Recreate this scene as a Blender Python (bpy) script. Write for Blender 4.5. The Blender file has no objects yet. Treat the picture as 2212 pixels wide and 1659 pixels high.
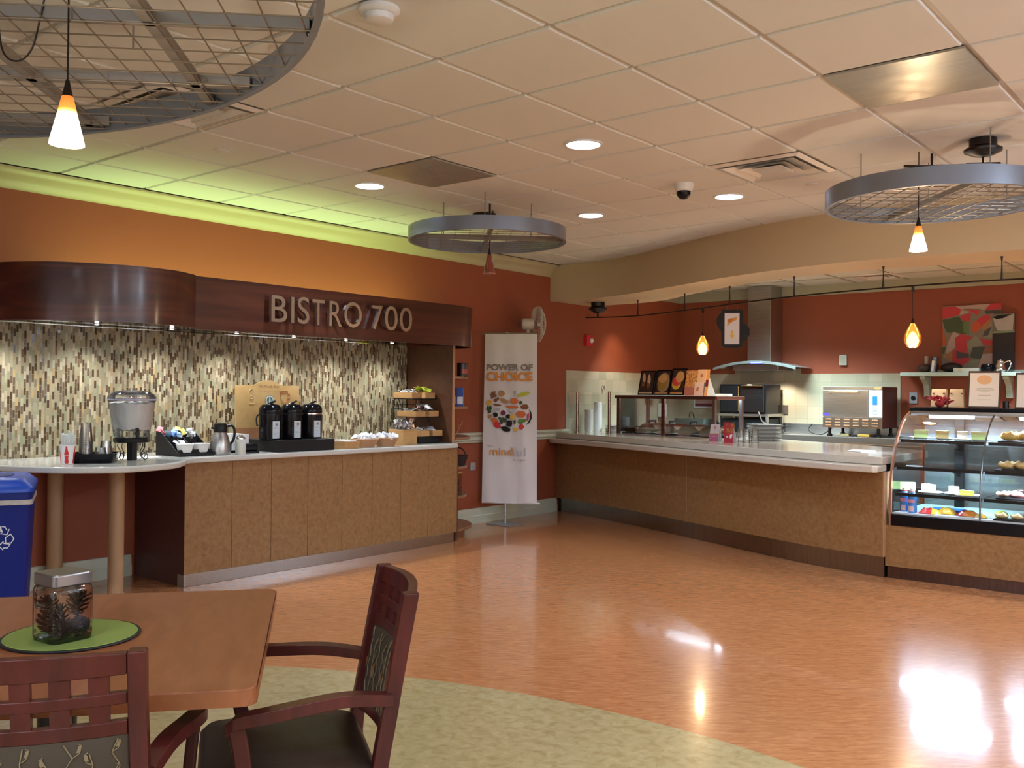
import bpy, math, random
from math import sin, cos, pi, sqrt, atan2, radians
from mathutils import Matrix, Vector
random.seed(7)
SC = bpy.context.scene
COL = SC.collection
NW = bpy.data.node_groups

# ------------------------------------------------------------------ colour + materials
def s2l(c):
    c = c / 255.0
    return c / 12.92 if c <= 0.04045 else ((c + 0.055) / 1.055) ** 2.4
def rgb(r, g, b): return (s2l(r), s2l(g), s2l(b), 1.0)
MATS = {}
def new_mat(name):
    m = bpy.data.materials.new(name); m.use_nodes = True
    nt = m.node_tree
    return m, nt, nt.nodes['Principled BSDF'], nt.nodes['Material Output']
def mat(name, col, rough=0.5, metal=0.0, emit=0.0, ecol=None, coat=0.0, noise=0.0, nscale=20.0, spec=0.5, bump=0.0, trans=0.0, sss=0.0):
    if name in MATS: return MATS[name]
    m, nt, p, out = new_mat(name)
    p.inputs['Base Color'].default_value = col
    p.inputs['Roughness'].default_value = rough
    p.inputs['Metallic'].default_value = metal
    p.inputs['Specular IOR Level'].default_value = spec
    p.inputs['Coat Weight'].default_value = coat
    p.inputs['Coat Roughness'].default_value = 0.1
    if emit:
        p.inputs['Emission Color'].default_value = ecol or col
        p.inputs['Emission Strength'].default_value = emit
    tc = None
    if noise or bump:
        tc = nt.nodes.new('ShaderNodeTexCoord'); n = nt.nodes.new('ShaderNodeTexNoise')
        n.inputs['Scale'].default_value = nscale; n.inputs['Detail'].default_value = 4
        nt.links.new(tc.outputs['Object'], n.inputs['Vector'])
        if noise:
            mx = nt.nodes.new('ShaderNodeMix'); mx.data_type = 'RGBA'
            mx.inputs[6].default_value = tuple(max(0, c * (1 - noise)) for c in col[:3]) + (1,)
            mx.inputs[7].default_value = tuple(min(1, c * (1 + noise)) for c in col[:3]) + (1,)
            nt.links.new(n.outputs['Fac'], mx.inputs[0]); nt.links.new(mx.outputs[2], p.inputs['Base Color'])
        if bump:
            b = nt.nodes.new('ShaderNodeBump'); b.inputs['Strength'].default_value = bump; b.inputs['Distance'].default_value = 0.002
            nt.links.new(n.outputs['Fac'], b.inputs['Height']); nt.links.new(b.outputs['Normal'], p.inputs['Normal'])
    MATS[name] = m
    return m
def ramp(nt, stops, interp='LINEAR'):
    r = nt.nodes.new('ShaderNodeValToRGB'); cr = r.color_ramp; cr.interpolation = interp
    while len(cr.elements) < len(stops): cr.elements.new(0.5)
    for e, (p, c) in zip(cr.elements, stops): e.position = p; e.color = c
    return r
def math_node(nt, op, a, b=None, c=None):
    n = nt.nodes.new('ShaderNodeMath'); n.operation = op
    for i, v in enumerate((a, b, c)):
        if v is None: continue
        if isinstance(v, (int, float)): n.inputs[i].default_value = v
        else: nt.links.new(v, n.inputs[i])
    return n.outputs[0]
def grain(name, stops, scale=(1, 1, 1), nscale=6, rough=0.35, coat=0.0, detail=6, dist=0.6, bump=0.0, rot=(0, 0, 0), metal=0.0, rvar=0.0, spec=0.5):
    """stretched noise through a colour ramp: wood grain, marbled sheet, brushed steel"""
    if name in MATS: return MATS[name]
    m, nt, p, out = new_mat(name)
    tc = nt.nodes.new('ShaderNodeTexCoord'); mp = nt.nodes.new('ShaderNodeMapping')
    mp.inputs['Scale'].default_value = scale; mp.inputs['Rotation'].default_value = rot
    n = nt.nodes.new('ShaderNodeTexNoise'); n.inputs['Scale'].default_value = nscale
    n.inputs['Detail'].default_value = detail; n.inputs['Distortion'].default_value = dist; n.inputs['Roughness'].default_value = 0.62
    nt.links.new(tc.outputs['Object'], mp.inputs['Vector']); nt.links.new(mp.outputs['Vector'], n.inputs['Vector'])
    r = ramp(nt, stops)
    nt.links.new(n.outputs['Fac'], r.inputs['Fac']); nt.links.new(r.outputs['Color'], p.inputs['Base Color'])
    p.inputs['Roughness'].default_value = rough; p.inputs['Metallic'].default_value = metal; p.inputs['Specular IOR Level'].default_value = spec
    p.inputs['Coat Weight'].default_value = coat; p.inputs['Coat Roughness'].default_value = 0.12
    if rvar:
        nt.links.new(math_node(nt, 'MULTIPLY_ADD', n.outputs['Fac'], rvar, rough - rvar * 0.5), p.inputs['Roughness'])
    if bump:
        b = nt.nodes.new('ShaderNodeBump'); b.inputs['Strength'].default_value = bump; b.inputs['Distance'].default_value = 0.001
        nt.links.new(n.outputs['Fac'], b.inputs['Height']); nt.links.new(b.outputs['Normal'], p.inputs['Normal'])
    MATS[name] = m
    return m
def glass(name, tint=(1, 1, 1, 1), rough=0.02, base=0.06, haze=0.0, hcol=(1, 1, 1, 1), k=0.9):
    """clear sheet: transparent + fresnel gloss (+ a little diffuse haze)"""
    if name in MATS: return MATS[name]
    m, nt, p, out = new_mat(name)
    nt.nodes.remove(p)
    t = nt.nodes.new('ShaderNodeBsdfTransparent'); t.inputs[0].default_value = tint
    g = nt.nodes.new('ShaderNodeBsdfGlossy'); g.inputs['Roughness'].default_value = rough
    fr = nt.nodes.new('ShaderNodeFresnel'); fr.inputs['IOR'].default_value = 1.45
    f = math_node(nt, 'MULTIPLY_ADD', fr.outputs[0], k, base - 0.04 * k)
    mx = nt.nodes.new('ShaderNodeMixShader')
    last = t.outputs[0]
    if haze:
        d = nt.nodes.new('ShaderNodeBsdfDiffuse'); d.inputs[0].default_value = hcol
        m2 = nt.nodes.new('ShaderNodeMixShader'); m2.inputs[0].default_value = haze
        nt.links.new(t.outputs[0], m2.inputs[1]); nt.links.new(d.outputs[0], m2.inputs[2]); last = m2.outputs[0]
    nt.links.new(f, mx.inputs[0]); nt.links.new(last, mx.inputs[1]); nt.links.new(g.outputs[0], mx.inputs[2])
    nt.links.new(mx.outputs[0], out.inputs['Surface'])
    MATS[name] = m
    return m

# ------------------------------------------------------------------ mesh builder
class MB:
    def __init__(s): s.v = []; s.f = []; s.m = []; s.mi = 0
    def add(s, verts, faces, mi=None):
        b = len(s.v); s.v += [tuple(p) for p in verts]
        for f in faces: s.f.append([b + i for i in f]); s.m.append(s.mi if mi is None else mi)
        return s
    def box(s, x0, x1, y0, y1, z0, z1, mi=None, M=None):
        vs = [(x, y, z) for z in (z0, z1) for y in (y0, y1) for x in (x0, x1)]
        if M is not None: vs = [tuple(M @ Vector(p)) for p in vs]
        return s.add(vs, [(0, 2, 3, 1), (4, 5, 7, 6), (0, 1, 5, 4), (2, 6, 7, 3), (0, 4, 6, 2), (1, 3, 7, 5)], mi)
    def prism(s, poly, z0, z1, mi=None, M=None):
        n = len(poly)
        vs = [(x, y, z0) for x, y in poly] + [(x, y, z1) for x, y in poly]
        if M is not None: vs = [tuple(M @ Vector(p)) for p in vs]
        fs = [list(range(n))[::-1], [n + i for i in range(n)]] + [(i, (i + 1) % n, n + (i + 1) % n, n + i) for i in range(n)]
        return s.add(vs, fs, mi)
    def wall(s, path, z0, z1, mi=None, t=0.0):
        """vertical ribbon along an open plan path, optional thickness to the left"""
        n = len(path)
        if not t:
            vs = [(x, y, z0) for x, y in path] + [(x, y, z1) for x, y in path]
            return s.add(vs, [(i, i + 1, n + i + 1, n + i) for i in range(n - 1)], mi)
        return s.prism(list(path) + offset(path, t)[::-1], z0, z1, mi)
    def lathe(s, prof, n=24, c=(0, 0, 0), mi=None, M=None, a0=0.0, a1=2 * pi, cap=True):
        full = abs(a1 - a0 - 2 * pi) < 1e-6
        k = n if full else n + 1
        vs = []
        for r, z in prof:
            for i in range(k):
                a = a0 + (a1 - a0) * i / n
                vs.append((c[0] + r * cos(a), c[1] + r * sin(a), c[2] + z))
        if M is not None: vs = [tuple(M @ Vector(p)) for p in vs]
        fs = []
        for j in range(len(prof) - 1):
            for i in range(n):
                i2 = (i + 1) % k
                fs.append((j * k + i, j * k + i2, (j + 1) * k + i2, (j + 1) * k + i))
        s.add(vs, fs, mi)
        if full and cap:
            b = len(s.v) - len(vs)
            if prof[0][0] > 1e-5: s.f.append([b + i for i in range(k)][::-1]); s.m.append(s.mi if mi is None else mi)
            if prof[-1][0] > 1e-5: s.f.append([b + (len(prof) - 1) * k + i for i in range(k)]); s.m.append(s.mi if mi is None else mi)
        return s
    def tube(s, path, r, n=8, mi=None, closed=False, rs=None):
        P = [Vector(p) for p in path]; k = len(P); vs = []
        up = None
        for i in range(k):
            a = P[(i - 1) % k] if (closed or i > 0) else P[i]
            b = P[(i + 1) % k] if (closed or i < k - 1) else P[i]
            d = (b - a).normalized()
            if up is None: up = Vector((0, 0, 1)) if abs(d.z) < 0.9 else Vector((1, 0, 0))
            x = d.cross(up).normalized(); y = x.cross(d).normalized(); up = y
            rr = rs[i] if rs else r
            for j in range(n):
                t = 2 * pi * j / n; q = P[i] + x * (rr * cos(t)) + y * (rr * sin(t)); vs.append(tuple(q))
        fs = []
        for i in range(k if closed else k - 1):
            i2 = (i + 1) % k
            for j in range(n): fs.append((i * n + j, i * n + (j + 1) % n, i2 * n + (j + 1) % n, i2 * n + j))
        if not closed: fs += [tuple(range(n))[::-1], tuple((k - 1) * n + j for j in range(n))]
        return s.add(vs, fs, mi)
    def ball(s, c, r, n=14, k=8, mi=None, sc=(1, 1, 1), M=None):
        vs = []
        for j in range(k + 1):
            t = pi * j / k
            for i in range(n):
                a = 2 * pi * i / n
                vs.append((c[0] + sc[0] * r * sin(t) * cos(a), c[1] + sc[1] * r * sin(t) * sin(a), c[2] - sc[2] * r * cos(t)))
        if M is not None: vs = [tuple(M @ Vector(p)) for p in vs]
        return s.add(vs, [(j * n + i, j * n + (i + 1) % n, (j + 1) * n + (i + 1) % n, (j + 1) * n + i) for j in range(k) for i in range(n)], mi)
    def sweep(s, prof, path, mi=None):
        """prof: (side, up) pairs swept along a 3D path with z up"""
        k = len(prof); P = [Vector(p) for p in path]; vs = []
        for i in range(len(P)):
            d = (P[min(i + 1, len(P) - 1)] - P[max(i - 1, 0)]); d.z = 0; d.normalize()
            sd = Vector((-d.y, d.x, 0))
            for a, b in prof: vs.append(tuple(P[i] + sd * a + Vector((0, 0, b))))
        fs = [(i * k + j, i * k + (j + 1) % k, (i + 1) * k + (j + 1) % k, (i + 1) * k + j) for i in range(len(P) - 1) for j in range(k)]
        fs += [tuple(range(k)), tuple((len(P) - 1) * k + j for j in range(k))[::-1]]
        return s.add(vs, fs, mi)
    def flat(s, poly, z=0.0, mi=None, M=None):
        vs = [(x, y, z) for x, y in poly]
        if M is not None: vs = [tuple(M @ Vector(p)) for p in vs]
        return s.add(vs, [list(range(len(poly)))], mi)
    def build(s, name, mats, parent=None, smooth=True, bevel=0.0, seg=2, ang=35, loc=None, fix=True):
        me = bpy.data.meshes.new(name); me.from_pydata(s.v, [], s.f)
        if not isinstance(mats, (list, tuple)): mats = [mats]
        for m in mats: me.materials.append(m)
        me.polygons.foreach_set('material_index', s.m)
        if fix:
            import bmesh
            bm = bmesh.new(); bm.from_mesh(me); bmesh.ops.recalc_face_normals(bm, faces=bm.faces); bm.to_mesh(me); bm.free()
        me.validate(); me.update()
        if smooth:
            me.polygons.foreach_set('use_smooth', [True] * len(me.polygons)); me.set_sharp_from_angle(angle=radians(ang))
        o = bpy.data.objects.new(name, me); COL.objects.link(o)
        if parent: o.parent = parent
        if loc: o.location = loc
        if bevel:
            b = o.modifiers.new('Bevel', 'BEVEL'); b.width = bevel; b.segments = seg; b.limit_method = 'ANGLE'; b.angle_limit = radians(40)
            b.harden_normals = bool(smooth)
        return o
def offset(path, t):
    out = []
    for i in range(len(path)):
        a = Vector(path[max(i - 1, 0)]); b = Vector(path[min(i + 1, len(path) - 1)]); d = (b - a).normalized()
        out.append((path[i][0] - d.y * t, path[i][1] + d.x * t))
    return out
def spline(pts, n=8):
    """Catmull-Rom through the points"""
    P = [Vector(p) for p in pts]; out = []
    for i in range(len(P) - 1):
        p0 = P[i - 1] if i else P[0] * 2 - P[1]; p1 = P[i]; p2 = P[i + 1]; p3 = P[i + 2] if i + 2 < len(P) else P[-1] * 2 - P[-2]
        for k in range(n):
            t = k / n
            out.append(tuple(0.5 * ((2 * p1) + (p2 - p0) * t + (2 * p0 - 5 * p1 + 4 * p2 - p3) * t * t + (3 * p1 - p0 - 3 * p2 + p3) * t ** 3)))
    out.append(tuple(P[-1]))
    return out
def circle(r, n=32, c=(0, 0), a0=0, a1=2 * pi, ry=None):
    full = abs(a1 - a0 - 2 * pi) < 1e-6; k = n if full else n + 1
    return [(c[0] + r * cos(a0 + (a1 - a0) * i / n), c[1] + (ry or r) * sin(a0 + (a1 - a0) * i / n)) for i in range(k)]
def rrect(w, h, r, n=4, c=(0, 0)):
    out = []
    for sx, sy, a in ((1, 1, 0), (-1, 1, pi / 2), (-1, -1, pi), (1, -1, 1.5 * pi)):
        for i in range(n + 1):
            t = a + pi / 2 * i / n
            out.append((c[0] + sx * (w / 2 - r) + r * cos(t), c[1] + sy * (h / 2 - r) + r * sin(t)))
    return out
def frame(o, right, up):
    r = Vector(right).normalized(); u = Vector(up); u = (u - r * u.dot(r)).normalized(); n = r.cross(u)
    return Matrix(((r.x, u.x, n.x, o[0]), (r.y, u.y, n.y, o[1]), (r.z, u.z, n.z, o[2]), (0, 0, 0, 1)))
def T(x, y, z): return Matrix.Translation((x, y, z))
def RZ(a): return Matrix.Rotation(a, 4, 'Z')
def RX(a): return Matrix.Rotation(a, 4, 'X')
def RY(a): return Matrix.Rotation(a, 4, 'Y')

# ------------------------------------------------------------------ tagging
def thing(name, label, cat, loc=(0, 0, 0), rz=0.0, group=None, M=None):
    o = bpy.data.objects.new(name, None); COL.objects.link(o); o.empty_display_size = 0.05
    if M is not None: o.matrix_world = M
    else: o.location = loc; o.rotation_euler = (0, 0, rz)
    o['label'] = label; o['category'] = cat
    if group: o['group'] = group
    return o
def tag(o, label, cat, group=None):
    o['label'] = label; o['category'] = cat
    if group: o['group'] = group
    return o
def struct(o): o['kind'] = 'structure'; return o
def dup(root, loc, rz=None, label=None, group=None):
    r = root.copy(); COL.objects.link(r); r.location = loc
    if rz is not None: r.rotation_euler = (0, 0, rz)
    if label: r['label'] = label
    if group: r['group'] = group
    for ch in list(root.children):
        c = ch.copy(); COL.objects.link(c); c.parent = r
        for g in list(ch.children):
            d = g.copy(); COL.objects.link(d); d.parent = c
    return r
def text(name, body, m, M, w=None, h=None, depth=0.0006, bold=0.0, parent=None, shear=0.0, align='L'):
    """lettering as a mesh, fitted to w x h, lying in the plane of frame M (origin = lower left, or centre)"""
    cu = bpy.data.curves.new(name, 'FONT'); cu.body = body; cu.size = 1.0; cu.extrude = 0.0; cu.offset = bold; cu.shear = shear
    cu.resolution_u = 4
    t = bpy.data.objects.new('tmp', cu); COL.objects.link(t)
    dg = bpy.context.evaluated_depsgraph_get()
    me = bpy.data.meshes.new_from_object(t.evaluated_get(dg)); bpy.data.objects.remove(t); bpy.data.curves.remove(cu)
    xs = [v.co.x for v in me.vertices]; ys = [v.co.y for v in me.vertices]
    if not xs: return None
    x0, x1, y0, y1 = min(xs), max(xs), min(ys), max(ys)
    kx = w / (x1 - x0) if w else None; ky = h / (y1 - y0) if h else None
    kx = kx or ky; ky = ky or kx
    vs = [(kx * (v.co.x - x0), ky * (v.co.y - y0)) for v in me.vertices]
    if align == 'C': vs = [(x - kx * (x1 - x0) / 2, y - ky * (y1 - y0) / 2) for x, y in vs]
    mb = MB(); n = len(vs)
    polys = [list(p.vertices) for p in me.polygons]
    # edges used once = outline
    cnt = {}
    for p in polys:
        for i in range(len(p)):
            e = (p[i], p[(i + 1) % len(p)]); k = (min(e), max(e)); cnt.setdefault(k, []).append(e)
    V = [tuple(M @ Vector((x, y, depth))) for x, y in vs]
    F = polys[:]
    if depth > 0.002:
        V += [tuple(M @ Vector((x, y, 0))) for x, y in vs]
        for k, es in cnt.items():
            if len(es) == 1: a, b = es[0]; F.append([b, a, n + a, n + b])
    mb.add(V, F)
    bpy.data.meshes.remove(me)
    return mb.build(name, m, parent, smooth=False, fix=False)

def sub(root, part, *names):
    """hang the named parts of a thing under one of its parts (all share the thing's frame)"""
    def base(o): return o.name.split('.')[0]
    kids = list(root.children); ps = [o for o in kids if base(o) == part]
    if not ps: return
    for o in kids:
        if base(o) in names: o.parent = ps[0]
ORD = ['first', 'second', 'third', 'fourth', 'fifth', 'sixth', 'seventh', 'eighth', 'ninth', 'tenth', 'eleventh', 'twelfth']
L_DOWN, L_ROOM, L_FILL, L_UP, L_PUCK, L_PEND, L_TEAR, L_KIT, L_WASH, L_HOOD, L_CASE, L_WIN, L_CEILFILL, L_FRONT = 72, 66, 80, 19, 26, 9, 9, 115, 24, 40, 32, 18, 145, 26
# ------------------------------------------------------------------ materials
RED = mat('red_paint', (0.27, 0.064, 0.024, 1), 0.6, noise=0.08, nscale=60, bump=0.05)
CREAM = mat('beige_paint', (0.56, 0.44, 0.27, 1), 0.65, bump=0.03, nscale=90)
COVE = mat('cove_paint', (0.47, 0.41, 0.24, 1), 0.38)
TRIMW = mat('sage_trim', (0.50, 0.52, 0.41, 1), 0.4)
TILEC = mat('ceiling_tile_white', (0.70, 0.71, 0.69, 1), 0.85, noise=0.03, nscale=300, bump=0.25)
TEE = mat('ceiling_tee', (0.47, 0.45, 0.42, 1), 0.5)  # shade in the recess between tiles is put into this darkened tee colour
STEEL = grain('brushed_steel', [(0.3, (0.42, 0.41, 0.39, 1)), (0.7, (0.58, 0.57, 0.55, 1))], (1, 40, 40), 4, 0.28, metal=1.0)
STEELD = grain('dark_steel', [(0.3, (0.32, 0.31, 0.31, 1)), (0.7, (0.45, 0.44, 0.43, 1))], (40, 40, 1), 4, 0.3, metal=1.0)
CHROME = mat('chrome', (0.75, 0.75, 0.76, 1), 0.12, 1.0)
SILVER = mat('silver_paint', (0.22, 0.24, 0.29, 1), 0.36, 0.45)
ALU = mat('aluminium_bar', (0.25, 0.225, 0.20, 1), 0.4, 0.5)
WIRE = mat('wire_metal', (0.30, 0.25, 0.19, 1), 0.35, 0.8)
DARKM = mat('bronze_metal', (0.025, 0.018, 0.014, 1), 0.3, 0.6)
BLACK = mat('black_plastic', (0.008, 0.008, 0.009, 1), 0.35, spec=0.3)
BLACKM = mat('black_matte', (0.010, 0.009, 0.009, 1), 0.55, spec=0.3)
BLACKG = mat('black_gloss', (0.005, 0.005, 0.007, 1), 0.16, spec=0.25, coat=0.05)
WHITE = mat('white_plastic', (0.75, 0.75, 0.74, 1), 0.4)
WHITEP = mat('white_paper', (0.80, 0.80, 0.78, 1), 0.7)
CERAM = mat('white_china', (0.78, 0.78, 0.76, 1), 0.18, coat=0.4)
LAM = grain('brown_laminate', [(0.25, (0.185, 0.090, 0.028, 1)), (0.5, (0.255, 0.134, 0.046, 1)), (0.75, (0.32, 0.180, 0.070, 1))], (1, 1, 1), 30, 0.42, detail=8, dist=0.5, coat=0.1)
LAMD = grain('dark_laminate', [(0.3, (0.055, 0.016, 0.012, 1)), (0.7, (0.085, 0.026, 0.018, 1))], (1, 1, 1), 22, 0.5)
LAMB = grain('panel_laminate', [(0.3, (0.080, 0.030, 0.013, 1)), (0.7, (0.13, 0.052, 0.022, 1))], (1, 1, 1), 18, 0.45, detail=8)
CHERRY = grain('cherry_fascia', [(0.25, (0.026, 0.006, 0.004, 1)), (0.5, (0.064, 0.015, 0.008, 1)), (0.75, (0.13, 0.036, 0.016, 1))], (1, 0.16, 3.2), 2.6, 0.30, coat=0.3, dist=0.9)
EDGEW = mat('light_wood_edge', (0.40, 0.22, 0.11, 1), 0.45)
MAHOG = grain('mahogany', [(0.3, (0.036, 0.006, 0.005, 1)), (0.7, (0.080, 0.013, 0.010, 1))], (3, 3, 0.6), 6, 0.3, coat=0.08, spec=0.25)
TABLEW = grain('honey_table', [(0.2, (0.16, 0.050, 0.018, 1)), (0.5, (0.215, 0.073, 0.028, 1)), (0.8, (0.27, 0.10, 0.042, 1))], (2.0, 9, 4), 3.0, 0.33, coat=0.04, dist=0.5, detail=8, spec=0.22)
TABLEE = mat('table_edge', (0.22, 0.07, 0.022, 1), 0.35, noise=0.2, nscale=30)
QUARTZ = grain('pale_quartz', [(0.3, (0.50, 0.50, 0.45, 1)), (0.55, (0.60, 0.60, 0.55, 1)), (0.8, (0.70, 0.70, 0.66, 1))], (1, 1, 1), 160, 0.16, coat=0.2)
QUARTZT = grain('taupe_quartz', [(0.3, (0.50, 0.44, 0.36, 1)), (0.55, (0.60, 0.54, 0.45, 1)), (0.8, (0.70, 0.64, 0.55, 1))], (1, 1, 1), 170, 0.14, coat=0.3)
STONET = None
LEATHER = mat('brown_leather', (0.024, 0.014, 0.009, 1), 0.40, spec=0.3, noise=0.25, nscale=120, bump=0.25)
FABRIC = mat('brown_fabric', (0.040, 0.026, 0.014, 1), 0.85, noise=0.3, nscale=400)
GOLDT = mat('gold_thread', (0.17, 0.12, 0.055, 1), 0.6)
GOLDL = mat('rust_leaf', (0.19, 0.075, 0.022, 1), 0.7)
BLUE = mat('blue_plastic', (0.004, 0.012, 0.17, 1), 0.42, spec=0.3)
BLUEL = mat('blue_lid', (0.010, 0.055, 0.42, 1), 0.38)
GREENM = mat('green_felt', (0.17, 0.22, 0.035, 1), 0.9, noise=0.2, nscale=500, bump=0.4)
WOODL = grain('pale_wood', [(0.3, (0.38, 0.20, 0.065, 1)), (0.7, (0.55, 0.33, 0.13, 1))], (1, 1, 6), 6, 0.5)
WICKER = mat('wicker', (0.48, 0.27, 0.13, 1), 0.6, noise=0.35, nscale=160, bump=0.6)
CLEAR = glass('clear_glass', (0.97, 0.98, 0.97, 1))
CLEARP = glass('clear_cup', (0.985, 0.985, 0.98, 1), 0.06, 0.10, 0.05, (0.9, 0.9, 0.9, 1))
CASEG = glass('case_glass', (0.96, 0.985, 0.98, 1), 0.01, 0.03, k=0.55)
SHELFG = glass('shelf_glass', (0.88, 0.95, 0.93, 1), 0.02, 0.08)
ORANGE = mat('orange_ink', (0.72, 0.28, 0.03, 1), 0.6)
GREYI = mat('grey_ink', (0.24, 0.21, 0.185, 1), 0.6)
LGREY = mat('light_grey_ink', (0.50, 0.49, 0.50, 1), 0.6)
REDI = mat('red_ink', (0.60, 0.02, 0.025, 1), 0.5)
YELLOW = mat('yellow_ink', (0.75, 0.45, 0.03, 1), 0.55)
GREENI = mat('green_ink', (0.10, 0.22, 0.04, 1), 0.6)
LIME = mat('lime_ink', (0.50, 0.55, 0.03, 1), 0.6)
BROWNI = mat('brown_ink', (0.22, 0.09, 0.03, 1), 0.6)
TANI = mat('tan_ink', (0.45, 0.25, 0.10, 1), 0.6)
PURPLE = mat('plum_ink', (0.14, 0.02, 0.05, 1), 0.5)
MAGENTA = mat('magenta_ink', (0.45, 0.13, 0.27, 1), 0.6)
SKYB = mat('blue_ink', (0.12, 0.28, 0.75, 1), 0.55)
DKBLUE = mat('navy_ink', (0.015, 0.02, 0.14, 1), 0.5)
MINT = mat('pale_mint_paint', (0.42, 0.52, 0.45, 1), 0.45)
CAKEY = mat('sponge_cake', (0.75, 0.60, 0.26, 1), 0.8, noise=0.15, nscale=120, bump=0.4)
ICING = mat('icing', (0.82, 0.82, 0.70, 1), 0.5)
ICINGG = mat('green_icing', (0.52, 0.70, 0.28, 1), 0.5)
BREAD = mat('baked_crust', (0.52, 0.26, 0.06, 1), 0.5, noise=0.35, nscale=50)
LENSE = mat('downlight_lens', (0.8, 0.87, 1, 1), 0.4, emit=9.0, ecol=(0.82, 0.90, 1.0, 1))
TUBEE = mat('case_lamp', (1, 1, 1, 1), 0.4, emit=7.0, ecol=(0.90, 0.93, 1.0, 1))
PUCKE = mat('puck_lens', (1, 1, 1, 1), 0.4, emit=26.0, ecol=(1.0, 0.92, 0.86, 1))

def floor_material():
    m, nt, p, out = new_mat('marbled_linoleum')
    tc = nt.nodes.new('ShaderNodeTexCoord')
    mp = nt.nodes.new('ShaderNodeMapping'); mp.vector_type = 'TEXTURE'
    mp.inputs['Rotation'].default_value = (0, 0, radians(40)); mp.inputs['Scale'].default_value = (1.0, 0.17, 1)
    nt.links.new(tc.outputs['Object'], mp.inputs['Vector'])
    n = nt.nodes.new('ShaderNodeTexNoise'); n.inputs['Scale'].default_value = 11; n.inputs['Detail'].default_value = 10; n.inputs['Roughness'].default_value = 0.68; n.inputs['Distortion'].default_value = 0.8
    nt.links.new(mp.outputs['Vector'], n.inputs['Vector'])
    o = ramp(nt, [(0.30, (0.34, 0.125, 0.040, 1)), (0.5, (0.475, 0.195, 0.070, 1)), (0.70, (0.60, 0.28, 0.115, 1))])
    g = ramp(nt, [(0.25, (0.33, 0.25, 0.10, 1)), (0.5, (0.43, 0.34, 0.16, 1)), (0.75, (0.50, 0.41, 0.22, 1))])
    nt.links.new(n.outputs['Fac'], o.inputs['Fac'])
    n2 = nt.nodes.new('ShaderNodeTexNoise'); n2.inputs['Scale'].default_value = 22; n2.inputs['Detail'].default_value = 8; n2.inputs['Distortion'].default_value = 0.6
    nt.links.new(tc.outputs['Object'], n2.inputs['Vector']); nt.links.new(n2.outputs['Fac'], g.inputs['Fac'])
    # inlaid disc of sage sheet around the tables
    sp = nt.nodes.new('ShaderNodeSeparateXYZ'); nt.links.new(tc.outputs['Object'], sp.inputs[0])
    dx = math_node(nt, 'ADD', sp.outputs[0], 1.99); dy = math_node(nt, 'ADD', sp.outputs[1], 0.11)
    d2 = math_node(nt, 'ADD', math_node(nt, 'MULTIPLY', dx, dx), math_node(nt, 'MULTIPLY', dy, dy))
    inside = math_node(nt, 'LESS_THAN', d2, 3.53 ** 2)
    mx = nt.nodes.new('ShaderNodeMix'); mx.data_type = 'RGBA'
    nt.links.new(inside, mx.inputs[0]); nt.links.new(o.outputs['Color'], mx.inputs[6]); nt.links.new(g.outputs['Color'], mx.inputs[7])
    nt.links.new(mx.outputs[2], p.inputs['Base Color'])
    p.inputs['Roughness'].default_value = 0.2; p.inputs['Specular IOR Level'].default_value = 0.5
    p.inputs['Coat Weight'].default_value = 0.42; p.inputs['Coat Roughness'].default_value = 0.07
    n3 = nt.nodes.new('ShaderNodeTexNoise'); n3.inputs['Scale'].default_value = 3.5; n3.inputs['Detail'].default_value = 3
    nt.links.new(tc.outputs['Object'], n3.inputs['Vector'])
    b = nt.nodes.new('ShaderNodeBump'); b.inputs['Strength'].default_value = 0.12; b.inputs['Distance'].default_value = 0.004
    nt.links.new(n3.outputs['Fac'], b.inputs['Height']); nt.links.new(b.outputs['Normal'], p.inputs['Normal'])
    nt.links.new(b.outputs['Normal'], p.inputs['Coat Normal'])
    return m
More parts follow.
